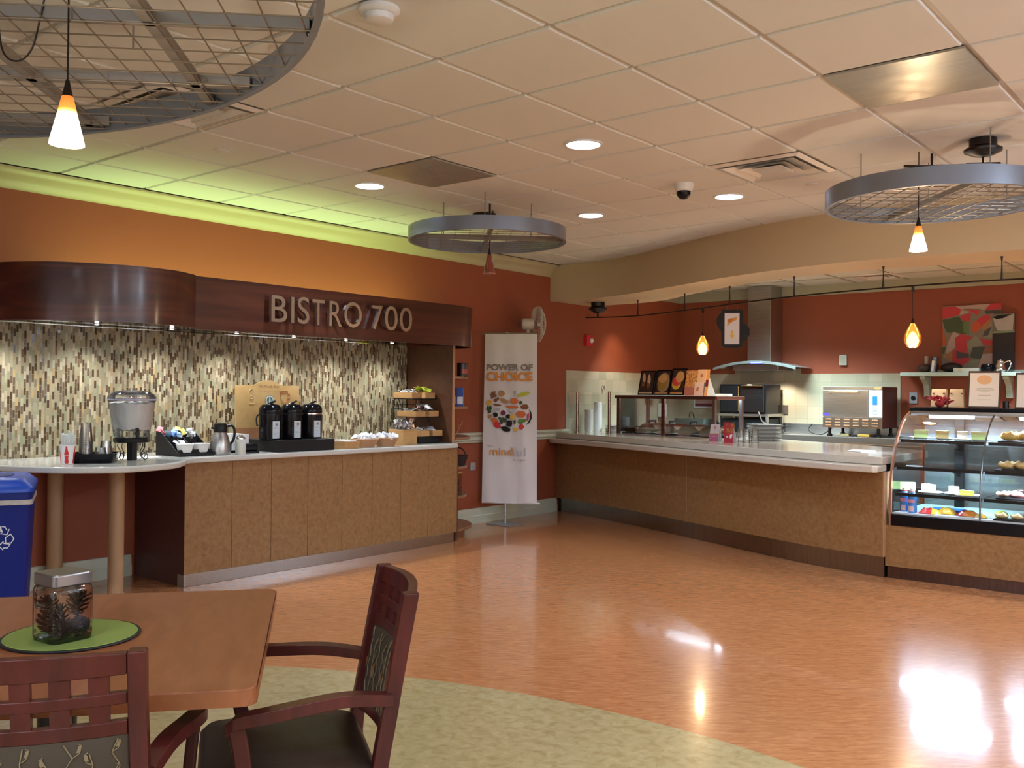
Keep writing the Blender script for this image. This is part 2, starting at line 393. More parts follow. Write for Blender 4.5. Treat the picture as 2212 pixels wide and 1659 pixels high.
def mosaic_material():
    """narrow vertical stick mosaic of glass and stone on a wall facing +x"""
    m, nt, p, out = new_mat('stick_mosaic')
    tc = nt.nodes.new('ShaderNodeTexCoord'); sp = nt.nodes.new('ShaderNodeSeparateXYZ'); nt.links.new(tc.outputs['Object'], sp.inputs[0])
    cw, ch = 0.0172, 0.054
    cy = math_node(nt, 'DIVIDE', sp.outputs[1], cw); col = math_node(nt, 'FLOOR', cy); fy = math_node(nt, 'FRACT', cy)
    wn = nt.nodes.new('ShaderNodeTexWhiteNoise'); wn.noise_dimensions = '1D'; nt.links.new(col, wn.inputs['W'])
    par = math_node(nt, 'FRACT', math_node(nt, 'MULTIPLY', col, 0.5))
    cz = math_node(nt, 'ADD', math_node(nt, 'DIVIDE', sp.outputs[2], ch), math_node(nt, 'ADD', par, math_node(nt, 'MULTIPLY', wn.outputs['Value'], 0.35)))
    row = math_node(nt, 'FLOOR', cz); fz = math_node(nt, 'FRACT', cz)
    cb = nt.nodes.new('ShaderNodeCombineXYZ'); nt.links.new(col, cb.inputs[0]); nt.links.new(row, cb.inputs[1])
    w2 = nt.nodes.new('ShaderNodeTexWhiteNoise'); w2.noise_dimensions = '2D'; nt.links.new(cb.outputs[0], w2.inputs['Vector'])
    r = ramp(nt, [(0.0, (0.075, 0.047, 0.024, 1)), (0.20, (0.13, 0.088, 0.048, 1)), (0.36, (0.28, 0.23, 0.13, 1)), (0.52, (0.36, 0.30, 0.18, 1)),
                  (0.64, (0.26, 0.26, 0.155, 1)), (0.78, (0.44, 0.38, 0.25, 1)), (0.92, (0.42, 0.29, 0.12, 1)), (0.95, (0.20, 0.17, 0.11, 1))], 'CONSTANT')
    nt.links.new(w2.outputs['Value'], r.inputs['Fac'])
    my = math_node(nt, 'MULTIPLY', math_node(nt, 'GREATER_THAN', fy, 0.07), math_node(nt, 'LESS_THAN', fy, 0.93))
    mz = math_node(nt, 'MULTIPLY', math_node(nt, 'GREATER_THAN', fz, 0.025), math_node(nt, 'LESS_THAN', fz, 0.975))
    tilem = math_node(nt, 'MULTIPLY', my, mz)
    mx = nt.nodes.new('ShaderNodeMix'); mx.data_type = 'RGBA'; mx.inputs[6].default_value = (0.30, 0.27, 0.19, 1)
    nt.links.new(tilem, mx.inputs[0]); nt.links.new(r.outputs['Color'], mx.inputs[7]); nt.links.new(mx.outputs[2], p.inputs['Base Color'])
    ro = math_node(nt, 'MULTIPLY_ADD', w2.outputs['Value'], 0.5, 0.10)
    nt.links.new(ro, p.inputs['Roughness'])
    # every stick sits at its own slight tilt, so a few catch the lamps
    vm = nt.nodes.new('ShaderNodeVectorMath'); vm.operation = 'SUBTRACT'; vm.inputs[1].default_value = (0.5, 0.5, 0.5)
    nt.links.new(w2.outputs['Color'], vm.inputs[0])
    vs = nt.nodes.new('ShaderNodeVectorMath'); vs.operation = 'MULTIPLY'; vs.inputs[1].default_value = (0.0, 0.20, 0.16); nt.links.new(vm.outputs[0], vs.inputs[0])
    ge = nt.nodes.new('ShaderNodeNewGeometry'); va = nt.nodes.new('ShaderNodeVectorMath'); va.operation = 'ADD'
    nt.links.new(ge.outputs['Normal'], va.inputs[0]); nt.links.new(vs.outputs[0], va.inputs[1])
    vn = nt.nodes.new('ShaderNodeVectorMath'); vn.operation = 'NORMALIZE'; nt.links.new(va.outputs[0], vn.inputs[0])
    nt.links.new(vn.outputs[0], p.inputs['Normal'])
    return m
def square_tile_material(name, axis):
    """matt stone squares; axis = horizontal axis of the wall (0 x, 1 y)"""
    m, nt, p, out = new_mat(name)
    tc = nt.nodes.new('ShaderNodeTexCoord'); sp = nt.nodes.new('ShaderNodeSeparateXYZ'); nt.links.new(tc.outputs['Object'], sp.inputs[0])
    s = 0.152
    a = math_node(nt, 'DIVIDE', sp.outputs[axis], s); b = math_node(nt, 'DIVIDE', sp.outputs[2], s)
    cb = nt.nodes.new('ShaderNodeCombineXYZ'); nt.links.new(math_node(nt, 'FLOOR', a), cb.inputs[0]); nt.links.new(math_node(nt, 'FLOOR', b), cb.inputs[1])
    w = nt.nodes.new('ShaderNodeTexWhiteNoise'); w.noise_dimensions = '2D'; nt.links.new(cb.outputs[0], w.inputs['Vector'])
    r = ramp(nt, [(0, (0.40, 0.37, 0.26, 1)), (0.6, (0.47, 0.43, 0.31, 1)), (1, (0.52, 0.45, 0.33, 1))]); nt.links.new(w.outputs['Value'], r.inputs['Fac'])
    fa = math_node(nt, 'FRACT', a); fb = math_node(nt, 'FRACT', b)
    g = math_node(nt, 'MULTIPLY', math_node(nt, 'GREATER_THAN', fa, 0.025), math_node(nt, 'GREATER_THAN', fb, 0.025))
    mx = nt.nodes.new('ShaderNodeMix'); mx.data_type = 'RGBA'; mx.inputs[6].default_value = (0.36, 0.33, 0.24, 1)
    nt.links.new(g, mx.inputs[0]); nt.links.new(r.outputs['Color'], mx.inputs[7]); nt.links.new(mx.outputs[2], p.inputs['Base Color'])
    p.inputs['Roughness'].default_value = 0.45
    return m

# ------------------------------------------------------------------ room shell
WX, BY, EX, FY, CE = -6.55, 11.53, 4.2, -4.0, 2.80
struct(MB().box(WX, EX, FY, BY, -0.06, 0).build('floor', floor_material(), smooth=False))
struct(MB().box(WX - 0.12, WX, FY, BY + 0.12, 0, 2.95).build('wall_left', RED, smooth=False))
struct(MB().box(WX - 0.12, EX + 0.12, BY, BY + 0.12, 0, 2.95).build('wall_back', RED, smooth=False))
struct(MB().box(EX, EX + 0.12, FY, BY, 0, 2.95).build('wall_right', CREAM, smooth=False))
struct(MB().box(WX - 0.12, EX + 0.12, FY - 0.12, FY, 0, 2.95).build('wall_front', CREAM, smooth=False))
# drop ceiling: lay-in tiles hang a little below the tees
SOF = spline([(-6.55, 8.60), (-5.9, 8.58), (-5.35, 8.42), (-4.7, 8.10), (-4.1, 7.80), (-3.4, 7.52), (-2.8, 7.38), (-2.2, 7.36), (-1.4, 7.46), (-0.2, 7.75), (1.5, 8.1), (4.2, 8.4)], 8)
def sof_y(x):
    for a, b in zip(SOF, SOF[1:]):
        if a[0] <= x <= b[0]: return a[1] + (b[1] - a[1]) * (x - a[0]) / (b[0] - a[0] + 1e-9)
    return 8.5
GX, GY, GS = -4.707, 2.9557, 0.61
special = {(0, -1), (0, 2), (5, 2), (3, 4)}      # (column, row) cells taken by diffusers and metal panels
mb = MB(); t = 0.011
for i in range(-3, 15):
    for j in range(-12, 10):
        if (i, j) in special: continue
        x0, x1 = GX + i * GS, GX + (i + 1) * GS; y0, y1 = GY + j * GS, GY + (j + 1) * GS
        x0 = max(x0, -6.41); x1 = min(x1, EX); y0 = max(y0, FY)
        if x1 - x0 < 0.05 or y1 - y0 < 0.05 or y0 > max(sof_y(x0), sof_y(x1)) + 0.1: continue
        c = 0.006
        a = [(x0 + t, y0 + t), (x1 - t, y0 + t), (x1 - t, y1 - t), (x0 + t, y1 - t)]
        b = [(x0 + t + c, y0 + t + c), (x1 - t - c, y0 + t + c), (x1 - t - c, y1 - t - c), (x0 + t + c, y1 - t - c)]
        mb.add([(x, y, 2.811) for x, y in a] + [(x, y, CE) for x, y in b], [(7, 6, 5, 4), (0, 1, 5, 4), (1, 2, 6, 5), (2, 3, 7, 6), (3, 0, 4, 7)], 0)
mb.add([(WX, FY, 2.811), (EX, FY, 2.811), (EX, 9.0, 2.811), (WX, 9.0, 2.811)], [(0, 1, 2, 3)], 1)
mb.box(WX, EX, FY, 9.0, 2.83, 2.95, 1)
struct(mb.build('ceiling', [TILEC, TEE], smooth=False, fix=False))
# curved soffit over the serving line, its underside and the lower kitchen ceiling behind it
BK = spline([(-6.55, 9.42), (-5.6, 9.30), (-4.9, 8.85), (-4.25, 8.42), (-3.6, 8.12), (-3.0, 7.98), (-2.4, 7.95), (-1.6, 8.05), (-0.2, 8.4), (1.5, 8.75), (4.2, 9.05)], 8)
struct(MB().prism(SOF + BK[::-1], 2.40, 2.829).build('wall_soffit', CREAM, ang=30))
mb = MB(); mb.flat(BK + [(EX, BY), (WX, BY)], 2.73, 0)
KT = mat('kitchen_tile', (0.55, 0.56, 0.50, 1), 0.8)
mb.f[-1] = mb.f[-1][::-1]
for i in range(1, 18):
    x = WX + 0.61 * i; mb.box(x - 0.012, x + 0.012, 9.1, BY, 2.722, 2.73, 1)
for j in range(1, 6):
    y = BY - 0.61 * j
    if y > 9.2: mb.box(WX, EX, y - 0.012, y + 0.012, 2.722, 2.73, 1)
struct(mb.build('ceiling_kitchen', [KT, mat('kitchen_tee', (0.38, 0.38, 0.32, 1), 0.6)], smooth=False, fix=False))
BANDM = mat('kitchen_band', (0.40, 0.38, 0.26, 1), 0.6)
struct(MB().box(WX, EX, BY - 0.03, BY, 2.60, 2.73).box(WX, WX + 0.03, 9.45, BY, 2.60, 2.73).build('trim_kitchen_band', BANDM, smooth=False))
# cove along the top of the left wall, chair rail, skirting
prof = [(0, 2.672), (0.02, 2.684), (0.03, 2.705), (0.052, 2.728), (0.088, 2.750), (0.112, 2.762), (0.118, 2.776), (0.136, 2.784), (0.136, 2.797), (0, 2.797)]
mb = MB(); n = len(prof); ys = (FY, 8.70)
mb.add([(WX + a, y, z) for y in ys for a, z in prof], [(i, (i + 1) % n, n + (i + 1) % n, n + i) for i in range(n)])
struct(mb.build('trim_cove', COVE, ang=50))
prof = [(0, 0.835), (0.018, 0.835), (0.022, 0.85), (0.034, 0.862), (0.03, 0.875), (0.024, 0.89), (0.03, 0.905), (0.042, 0.915), (0.042, 0.935), (0.036, 0.94), (0, 0.94)]
mb = MB(); n = len(prof); ys = (6.50, 8.93)
mb.add([(WX + a, y, z) for y in ys for a, z in prof], [(i, (i + 1) % n, n + (i + 1) % n, n + i) for i in range(n)] + [tuple(range(n)), tuple(range(n, 2 * n))[::-1]])
struct(mb.build('trim_chair_rail', TRIMW, ang=30))
prof = [(0, 0), (0.022, 0), (0.022, 0.075), (0.016, 0.082), (0.016, 0.128), (0.010, 0.14), (0.008, 0.152), (0, 0.155)]
mb = MB(); n = len(prof)
for ys in ((FY, 3.58), (6.50, 8.74)):
    mb.add([(WX + a, y, z) for y in ys for a, z in prof], [(i, (i + 1) % n, n + (i + 1) % n, n + i) for i in range(n)] + [tuple(range(n)), tuple(range(n, 2 * n))[::-1]])
struct(mb.build('baseboard_left', TRIMW, ang=30))
struct(MB().box(WX, WX + 0.012, 1.6, 6.34, 0.885, 1.82).build('wall_mosaic', mosaic_material(), smooth=False))
struct(MB().box(WX, WX + 0.012, 8.91, BY, 0.87, 1.62).build('wall_tile_left', square_tile_material('stone_tile_left', 1), smooth=False))
mb = MB().box(WX + 0.012, -3.585, BY - 0.012, BY, 0.87, 1.625).box(-5.70, -4.80, BY - 0.0125, BY, 1.60, 1.69)
struct(mb.build('wall_tile_back', square_tile_material('stone_tile_back', 0), smooth=False))

# ------------------------------------------------------------------ things fixed to the ceiling
for (x, y), lab in zip([(-3.182, 4.481), (-5.012, 4.481), (-4.402, 6.311), (-3.182, 6.311)],
        ['round recessed downlight nearest the camera, right of the metal ceiling panel by the middle ring',
         'round recessed downlight left of the middle grey ring, near the orange wall',
         'round recessed downlight just right of the middle grey ring',
         'round recessed downlight beside the black dome camera']):
    t = thing('downlight', lab, 'ceiling light', (x, y, CE), group='recessed downlights in the tiles')
    MB().lathe([(0.098, 0.004), (0.112, 0.0), (0.112, -0.006), (0.098, -0.008), (0.096, 0.002)], 32, cap=False).build('trim_ring', WHITE, t)
    MB().flat(circle(0.0965, 32), -0.003).build('lens', LENSE, t, smooth=False)
def diffuser(x0, y0, z, label, s=0.61):
    t = thing('air_vent', label, 'vent', (x0 + s / 2, y0 + s / 2, z))
    h = s / 2 - 0.006
    dm = mat('vent_metal', (0.74, 0.72, 0.68, 1), 0.3, 0.1)
    mb = MB()
    for a, b, za, zb in ((h, h - 0.035, 0, -0.012),):
        A = [(-a, -a), (a, -a), (a, a), (-a, a)]; B = [(-b, -b), (b, -b), (b, b), (-b, b)]
        mb.add([(x, y, za) for x, y in A] + [(x, y, zb) for x, y in B], [(i, (i + 1) % 4, 4 + (i + 1) % 4, 4 + i) for i in range(4)])
    mb.build('frame', dm, t, smooth=False)
    MB().box(-h, h, -h, h, 0.028, 0.034).build('duct_back', mat('duct_dark', (0.16, 0.15, 0.14, 1), 0.6), t, smooth=False)
    for a, b, za, zb in ((h - 0.055, h - 0.12, 0.022, -0.016), (h - 0.135, h - 0.19, 0.02, -0.016)):
        mb = MB(); A = [(-b, -b), (b, -b), (b, b), (-b, b)]; B = [(-a, -a), (a, -a), (a, a), (-a, a)]
        mb.add([(x, y, za) for x, y in A] + [(x, y, zb) for x, y in B], [(i, (i + 1) % 4, 4 + (i + 1) % 4, 4 + i) for i in range(4)])
        C = [(x * 0.97, y * 0.97, zb + 0.001) for x, y in B]; mb.add(C + [(x, y, zb) for x, y in B], [(i, (i + 1) % 4, 4 + (i + 1) % 4, 4 + i) for i in range(4)])
        mb.build('louvre', dm, t, smooth=False)
    MB().box(-0.10, 0.10, -0.10, 0.10, -0.016, -0.008).build('centre_plate', dm, t, smooth=False, bevel=0.004)
    return t
diffuser(GX, GY - GS, CE, 'square louvred air vent seen partly through the big wire ring, upper left')
diffuser(GX + 3 * GS, GY + 4 * GS, CE, 'square louvred air vent between the dome camera and the right ring')
diffuser(-3.95, 10.78, 2.728, 'air vent in the low kitchen ceiling above the rapid oven', 0.5)
for i, j, lab in ((0, 2, 'plain metal ceiling panel above the middle grey ring'), (5, 2, 'plain metal ceiling panel at upper right, reflecting the lamp')):
    x0, y0 = GX + i * GS, GY + j * GS
    o = MB().box(x0 + 0.008, x0 + GS - 0.008, y0 + 0.008, y0 + GS - 0.008, 2.795, 2.806).build('metal_ceiling_panel', grain('satin_panel', [(0.3, (0.38, 0.37, 0.31, 1)), (0.7, (0.46, 0.45, 0.38, 1))], (1, 12, 1), 3, 0.30, metal=0.45), smooth=False, bevel=0.002)
    tag(o, lab, 'ceiling panel', 'metal panels in the ceiling grid')
t = thing('smoke_detector', 'round white smoke detector on the ceiling beside the big ring', 'smoke detector', (-2.665, 2.42, CE))
MB().lathe([(0.078, 0), (0.078, -0.012), (0.070, -0.02), (0.055, -0.026)], 28).build('base', WHITE, t)
MB().lathe([(0.058, -0.026), (0.058, -0.03), (0.052, -0.047), (0.038, -0.052), (0.0, -0.052)], 28).build('sensor_cap', WHITE, t)
t = thing('dome_camera', 'small black dome security camera on a white collar under the ceiling', 'security camera', (-3.239, 5.752, CE + 0.002))
MB().lathe([(0.066, 0), (0.066, -0.02), (0.058, -0.05), (0.05, -0.056)], 28).build('collar', WHITE, t)
MB().lathe([(0.05, -0.056), (0.049, -0.07), (0.040, -0.092), (0.022, -0.106), (0, -0.110)], 28).build('dome', BLACKG, t)
for x, y, lab in ((-4.994, 3.276, 'flat round sprinkler cover near the cove, lower left of the ceiling'), (-2.544, 6.278, 'flat round sprinkler cover beside the right grey ring')):
    o = MB().lathe([(0.042, 0.0), (0.042, -0.010), (0.038, -0.012), (0, -0.012)], 24).build('sprinkler_cover', TILEC, loc=(x, y, CE + 0.004))
    tag(o, lab, 'sprinkler')

# ------------------------------------------------------------------ wire rings and pendant lamps
D1 = Vector((0.71, 0.704, 0)).normalized(); D2 = Vector((-0.704, 0.71, 0)).normalized()
def chord(c, R, d, n, s):
    """ends of the chord of a circle along d at perpendicular offset s"""
    h = sqrt(max(R * R - s * s, 0)); p = n * s
    return (p + d * h, p - d * h)
def ring(cx, cy, zb, R, bandh, label, bars1, bars2, da, db, step, rods, wire_r=0.0022, barw=0.028):
    t = thing('suspended_ring', label, 'ceiling ring', (cx, cy, zb), group='grey wire rings under the ceiling')
    MB().lathe([(R - 0.022, 0.004), (R - 0.022, 0.0), (R, 0.0), (R, bandh), (R - 0.012, bandh), (R - 0.014, 0.004)], 96, cap=False).build('band', SILVER, t)
    Ri = R - 0.016
    for d, n, offs in ((da, db, bars1), (db, da, bars2)):
        for s in offs:
            a, b = chord(None, Ri, d, n, s); u = (b - a).normalized(); w = Vector((-u.y, u.x, 0)) * (barw / 2)
            mb = MB(); zz0, zz1 = 0.018, 0.055
            P = [a + w, a - w, b - w, b + w]
            mb.add([(p.x, p.y, zz0) for p in P] + [(p.x, p.y, zz1) for p in P], [(3, 2, 1, 0), (4, 5, 6, 7), (0, 1, 5, 4), (1, 2, 6, 5), (2, 3, 7, 6), (3, 0, 4, 7)])
            mb.build('cross_bar', ALU, t, smooth=False, bevel=0.002)
    mb = MB(); k = int(R / step) + 1
    for d, n, dz in ((da, db, 0.010), (db, da, 0.0145)):
        for i in range(-k, k + 1):
            s = (i + 0.5) * step
            if abs(s) < Ri - 0.02:
                a, b = chord(None, Ri, d, n, s); mb.tube([(a.x, a.y, dz), (b.x, b.y, dz)], wire_r, 5)
    mb.build('wire_grid', WIRE, t)
    for rx, ry in rods:
        MB().tube([(rx, ry, 0.03), (rx, ry, CE - zb)], 0.0035, 6).build('hanger_rod', ALU, t)
    return t
ring(-3.13, 0.184, 2.40, 1.83, 0.10, 'huge grey wire ring at upper left, cut off by the frame', [1.62, 1.06, 0.497, -0.06, -0.62, -1.18], [1.283, 0.733, 0.183, -0.367, -0.917, -1.467], D1, D2, 0.105,
     [(-0.6, 1.0), (0.85, 0.6), (-0.35, -0.9), (0.8, -0.8), (0.30, 1.35), (-1.35, 0.75)], wire_r=0.0026, barw=0.034)
ring(-4.75, 5.44, 2.50, 0.60, 0.098, 'grey wire ring in the middle of the room, before the orange wall', [0.0], [0.0], D1, D2, 0.1, [(-0.25, -0.22), (0.25, 0.22), (0.245, -0.31), (-0.24, 0.32)])
DD = Vector((0.762, -0.849, 0)).normalized(); DN = Vector((0.849, 0.762, 0)).normalized()
ring(-1.60, 5.72, 2.45, 0.595, 0.10, 'grey wire ring at upper right, cut off by the frame', [0.0], [], DD, DN, 0.095, [(-0.40, -0.05), (0.34, -0.20), (0.30, 0.36), (-0.15, 0.42)], wire_r=0.003, barw=0.024)

def cone_glass(name, glow, dark=False):
    if name in MATS: return MATS[name]
    m, nt, p, out = new_mat(name)
    tc = nt.nodes.new('ShaderNodeTexCoord'); sp = nt.nodes.new('ShaderNodeSeparateXYZ'); nt.links.new(tc.outputs['Object'], sp.inputs[0])
    mr = nt.nodes.new('ShaderNodeMapRange'); mr.inputs['From Min'].default_value = 0.0; mr.inputs['From Max'].default_value = 0.165
    nt.links.new(sp.outputs[2], mr.inputs['Value'])
    r = ramp(nt, [(0.0, (1.0, 0.85, 0.62, 1)), (0.42, (1.0, 0.70, 0.30, 1)), (0.60, (1.0, 0.33, 0.03, 1)), (1.0, (0.75, 0.12, 0.0, 1))])
    e = ramp(nt, [(0.0, (1, 1, 1, 1)), (0.45, (0.6, 0.6, 0.6, 1)), (0.62, (0.085, 0.085, 0.085, 1)), (1.0, (0.035, 0.035, 0.035, 1))])
    nt.links.new(mr.outputs[0], r.inputs['Fac']); nt.links.new(mr.outputs[0], e.inputs['Fac'])
    p.inputs['Base Color'].default_value = (0.55, 0.12, 0.04, 1); p.inputs['Roughness'].default_value = 0.25
    nt.links.new(r.outputs['Color'], p.inputs['Emission Color'])
    nt.links.new(math_node(nt, 'MULTIPLY', e.outputs['Color'], glow), p.inputs['Emission Strength'])
    MATS[name] = m
    return m
def pendant(x, y, zb, ztop, label, r=0.047, h=0.155, lit=True, extra=None):
    t = thing('pendant_lamp', label, 'pendant lamp', (x, y, zb), group='cone pendants hung from the rings')
    gm = cone_glass('amber_cone', 14.0) if lit else mat('unlit_cone', (0.26, 0.065, 0.035, 1), 0.25, coat=0.4)
    MB().lathe([(r - 0.003, 0.001), (r, 0), (r * 0.97, 0.01), (r * 0.62, h * 0.5), (0.016, h * 0.88), (0.0125, h * 0.9), (r * 0.55, h * 0.45), (r - 0.005, 0.006)], 32, cap=not lit or True).build('glass_shade', gm, t)
    if not lit: MB().lathe([(r, -0.0005), (r + 0.001, 0.002), (r - 0.002, 0.004)], 32, cap=False).build('shade_rim', mat('pale_rim', (0.6, 0.35, 0.28, 1), 0.3), t)
    MB().lathe([(0.0155, h * 0.86), (0.013, h * 0.95), (0.005, h + 0.03), (0.0, h + 0.03)], 20).build('socket_cap', DARKM, t)
    MB().tube([(0, 0, h + 0.02), (0, 0, ztop - zb)], 0.0028, 6).build('cord', DARKM, t)
    return t
t = pendant(-2.697, 1.267, 2.052, 2.50, 'lit amber cone pendant hanging from the huge ring at upper left')
MB().tube(spline([(0.0, 0, 0.465), (-0.03, -0.03, 0.52), (-0.06, -0.045, 0.40), (-0.09, -0.06, 0.28), (-0.12, -0.09, 0.24), (-0.15, -0.12, 0.28), (-0.15, -0.13, 0.45), (-0.14, -0.13, 0.72)], 6), 0.0028, 6).build('spare_cord_loop', DARKM, t)
MB().lathe([(0.0, 0.655), (0.05, 0.66), (0.11, 0.70), (0.12, 0.73), (0.09, 0.745), (0.085, 0.765)], 28, c=(0.62, 0.2, 0)).build('ceiling_canopy', DARKM, t)
MB().tube([(0.62, 0.2, 0.66), (0.62, 0.2, 0.60), (0.25, 0.05, 0.585), (0.0, 0.0, 0.50)], 0.008, 8).build('feed_rail', DARKM, t)
t = pendant(-4.753, 5.47, 2.262, 2.78, 'unlit red cone pendant below the middle grey ring', h=0.165, lit=False)
MB().lathe([(0.0, 0.466), (0.085, 0.468), (0.095, 0.478), (0.095, 0.536)], 28, c=(-0.31, 0.29, 0)).build('ceiling_canopy', DARKM, t)
MB().tube([(0.0, 0, 0.44), (0, 0, 0.538)], 0.008, 8).build('stud', DARKM, t)
MB().tube([(-0.31, 0.29, 0.47), (-0.31, 0.29, 0.44), (0, 0, 0.44), (0.15, -0.14, 0.44)], 0.006, 8).build('feed_rail', DARKM, t)
t = pendant(-1.62, 5.50, 2.166, 2.72, 'lit amber cone pendant below the right grey ring')
MB().lathe([(0.0, 0.530), (0.05, 0.540), (0.098, 0.562), (0.10, 0.575), (0.072, 0.592), (0.072, 0.632)], 32, c=(0.27, 0.25, 0)).build('ceiling_canopy', DARKM, t)
MB().tube([(0.27, 0.25, 0.56), (0.27, 0.25, 0.49), (0.0, 0.0, 0.47), (-0.06, -0.06, 0.47)], 0.008, 8).tube([(0.34, 0.32, 0.497), (0.2, 0.19, 0.487)], 0.012, 8).build('feed_rail', DARKM, t)
MB().tube([(-0.05, 0.42, 0.44), (-0.05, 0.42, 0.634)], 0.007, 8).build('stud', DARKM, t)
# ================================================================== COFFEE COUNTER ON THE LEFT WALL
CZ = 0.89
cc = thing('coffee_counter', 'long brown laminate coffee counter with eight front panels along the left wall', 'counter', (WX, 3.60, 0))
seams = [3.60, 3.977, 4.315, 4.654, 4.995, 5.315, 5.64, 5.97, 6.345]
MB().box(0.02, 0.655, 0.02, 2.72, 0.09, 0.845).build('carcass', LAMD, cc, smooth=False)
for a, b in zip(seams, seams[1:]):
    MB().box(0.655, 0.675, a - 3.60 + 0.0015, b - 3.60 - 0.0015, 0.085, 0.848).build('front_panel', LAM, cc, smooth=False, bevel=0.0012)
MB().box(0.03, 0.672, 0.0, 0.02, 0.0, 0.848).build('end_panel', LAMD, cc, smooth=False)
o = MB().box(0.60, 0.682, -0.004, 2.70, 0.0, 0.085).build('toe_kick', STEEL, cc, smooth=False, bevel=0.002); o['label'] = 'brushed steel toe kick'
bar = spline([(-6.535, 2.30), (-6.25, 2.38), (-5.92, 2.50), (-5.66, 2.64), (-5.48, 2.86), (-5.455, 3.08), (-5.53, 3.32), (-5.68, 3.48), (-5.80, 3.575), (-5.845, 3.65)], 6)
poly = bar + [(-5.85, 3.9), (-5.85, 6.30), (-5.865, 6.345), (-6.535, 6.345)]
o = MB().prism(poly, 0.849, CZ).build('worktop', QUARTZ, smooth=True, bevel=0.012, seg=3, ang=30)
tag(o, 'pale quartz worktop over the coffee counter with a rounded bar end', 'worktop')
for x, y, lab in ((-5.985, 3.17, 'thick beige round post under the front of the bar end'), (-6.45, 2.985, 'beige round post under the bar end, close to the wall behind the blue bin')):
    t = thing('support_post', lab, 'post', (x, y, 0), group='posts under the rounded bar end')
    MB().lathe([(0.05, 0.0), (0.05, 0.849)], 32).build('shaft', mat('post_beige', (0.40, 0.25, 0.13, 1), 0.45), t)
    MB().lathe([(0.0505, 0.0), (0.056, 0.0), (0.056, 0.012), (0.0505, 0.016)], 32).build('floor_collar', mat('post_beige2', (0.36, 0.22, 0.115, 1), 0.45), t)
# end panel and quarter-round corner shelves
t = thing('corner_shelf_unit', 'tall brown end panel with rounded corner shelves at the far end of the coffee counter', 'shelf unit', (WX, 6.349, 0))
MB().box(0.013, 0.60, 0.0, 0.030, 0.89, 1.785).box(0.013, 0.655, 0.0, 0.030, 0.0, 0.89).build('end_panel', LAMB, t, smooth=False)
MB().box(0.600, 0.604, 0.0, 0.030, 0.89, 1.785).build('edge_band', EDGEW, t, smooth=False)
def qr(rx, ry): return [(0.0, 0.03)] + [(rx * cos(pi / 2 * i / 14), 0.03 + ry * sin(pi / 2 * i / 14)) for i in range(15)]
for z in (1.478, 1.198, 0.915, 0.640, 0.368):
    MB().prism(qr(0.585, 0.535), z, z + 0.024, M=T(0.042 if z == 0.915 else 0.002, 0, 0)).build('shelf', mat('shelf_laminate', (0.26, 0.13, 0.062, 1), 0.4), t, bevel=0.004)
o = MB().prism(qr(0.61, 0.585), 0.075, 0.10, M=T(0.023, 0, 0)).prism(qr(0.54, 0.52), 0.0, 0.075, M=T(0.023, 0, 0)).build('plinth', mat('shelf_laminate', (0.26, 0.13, 0.062, 1)), t, bevel=0.003)
sx, sy = -6.22, 6.52
t = thing('coffee_tin', 'dark round coffee tin on the top corner shelf', 'tin', (-6.06, 6.60, 1.5025))
MB().lathe([(0.050, 0), (0.050, 0.115)], 24).build('can', mat('tin_print', (0.03, 0.016, 0.014, 1), 0.3, noise=0.7, nscale=30), t)
MB().lathe([(0.052, 0.115), (0.052, 0.126), (0.045, 0.128), (0, 0.128)], 24).build('lid', BLACK, t)
MB().lathe([(0.0504, 0.03), (0.0504, 0.07)], 10, a0=-0.9, a1=0.5).build('label_patch', mat('tin_red', (0.35, 0.06, 0.03, 1), 0.4), t, fix=False)
for k, (dx, lab, c1, c2) in enumerate(((0.0, 'dark red tea carton on the second corner shelf', (0.25, 0.02, 0.03, 1), (0.7, 0.55, 0.5, 1)), (0.060, 'blue tea carton with yellow side on the second corner shelf', (0.03, 0.07, 0.32, 1), (0.75, 0.75, 0.78, 1)))):
    t = thing('tea_carton', lab, 'box', (-6.125 + dx, 6.545 + dx * 0.6, 1.2225), radians(40))
    MB().box(-0.032, 0.032, -0.032, 0.032, 0, 0.175).build('carton', mat('tea_%d' % k, c1, 0.5), t, smooth=False, bevel=0.001)
    MB().box(-0.026, 0.026, -0.0328, -0.0322, 0.02, 0.09).build('printed_panel', mat('teap_%d' % k, c2, 0.5, noise=0.4, nscale=70), t, smooth=False)
    MB().box(0.0322, 0.0328, -0.03, 0.03, 0.005, 0.17).build('side_strip', mat('teas_%d' % k, (0.65, 0.42, 0.05, 1) if k else (0.4, 0.1, 0.1, 1), 0.5), t, smooth=False)
o = MB().tube([(0, 0, 0), (0.02, 0.03, 0.06), (0.06, 0.05, 0.14)], 0.0035, 6).tube([(0.02, 0.03, 0.06), (0.0, 0.06, 0.11)], 0.0025, 6).tube([(0, 0, 0), (-0.03, 0.02, 0.004)], 0.003, 6).build('dried_twig', TANI, loc=(-6.06, 6.50, 0.942))
tag(o, 'thin dried twig standing on the corner shelf level with the chair rail', 'twig')
t = thing('small_basket', 'dark woven basket with a hoop handle on a low corner shelf', 'basket', (-6.07, 6.57, 0.6645))
DW = mat('dark_wicker', (0.022, 0.012, 0.012, 1), 0.6, noise=0.5, nscale=140, bump=0.8)
MB().lathe([(0.0, 0.0), (0.06, 0.0), (0.095, 0.10), (0.088, 0.10), (0.055, 0.008), (0.0, 0.008)], 20).build('bowl', DW, t)
MB().tube([(0.088 * cos(a), 0, 0.095 + 0.075 * sin(a)) for a in [pi * i / 10 for i in range(11)]], 0.006, 6).build('handle', DW, t)
t = thing('pinecone_box', 'clear box of brown cones on the lowest open corner shelf', 'box', (-6.08, 6.54, 0.3925))
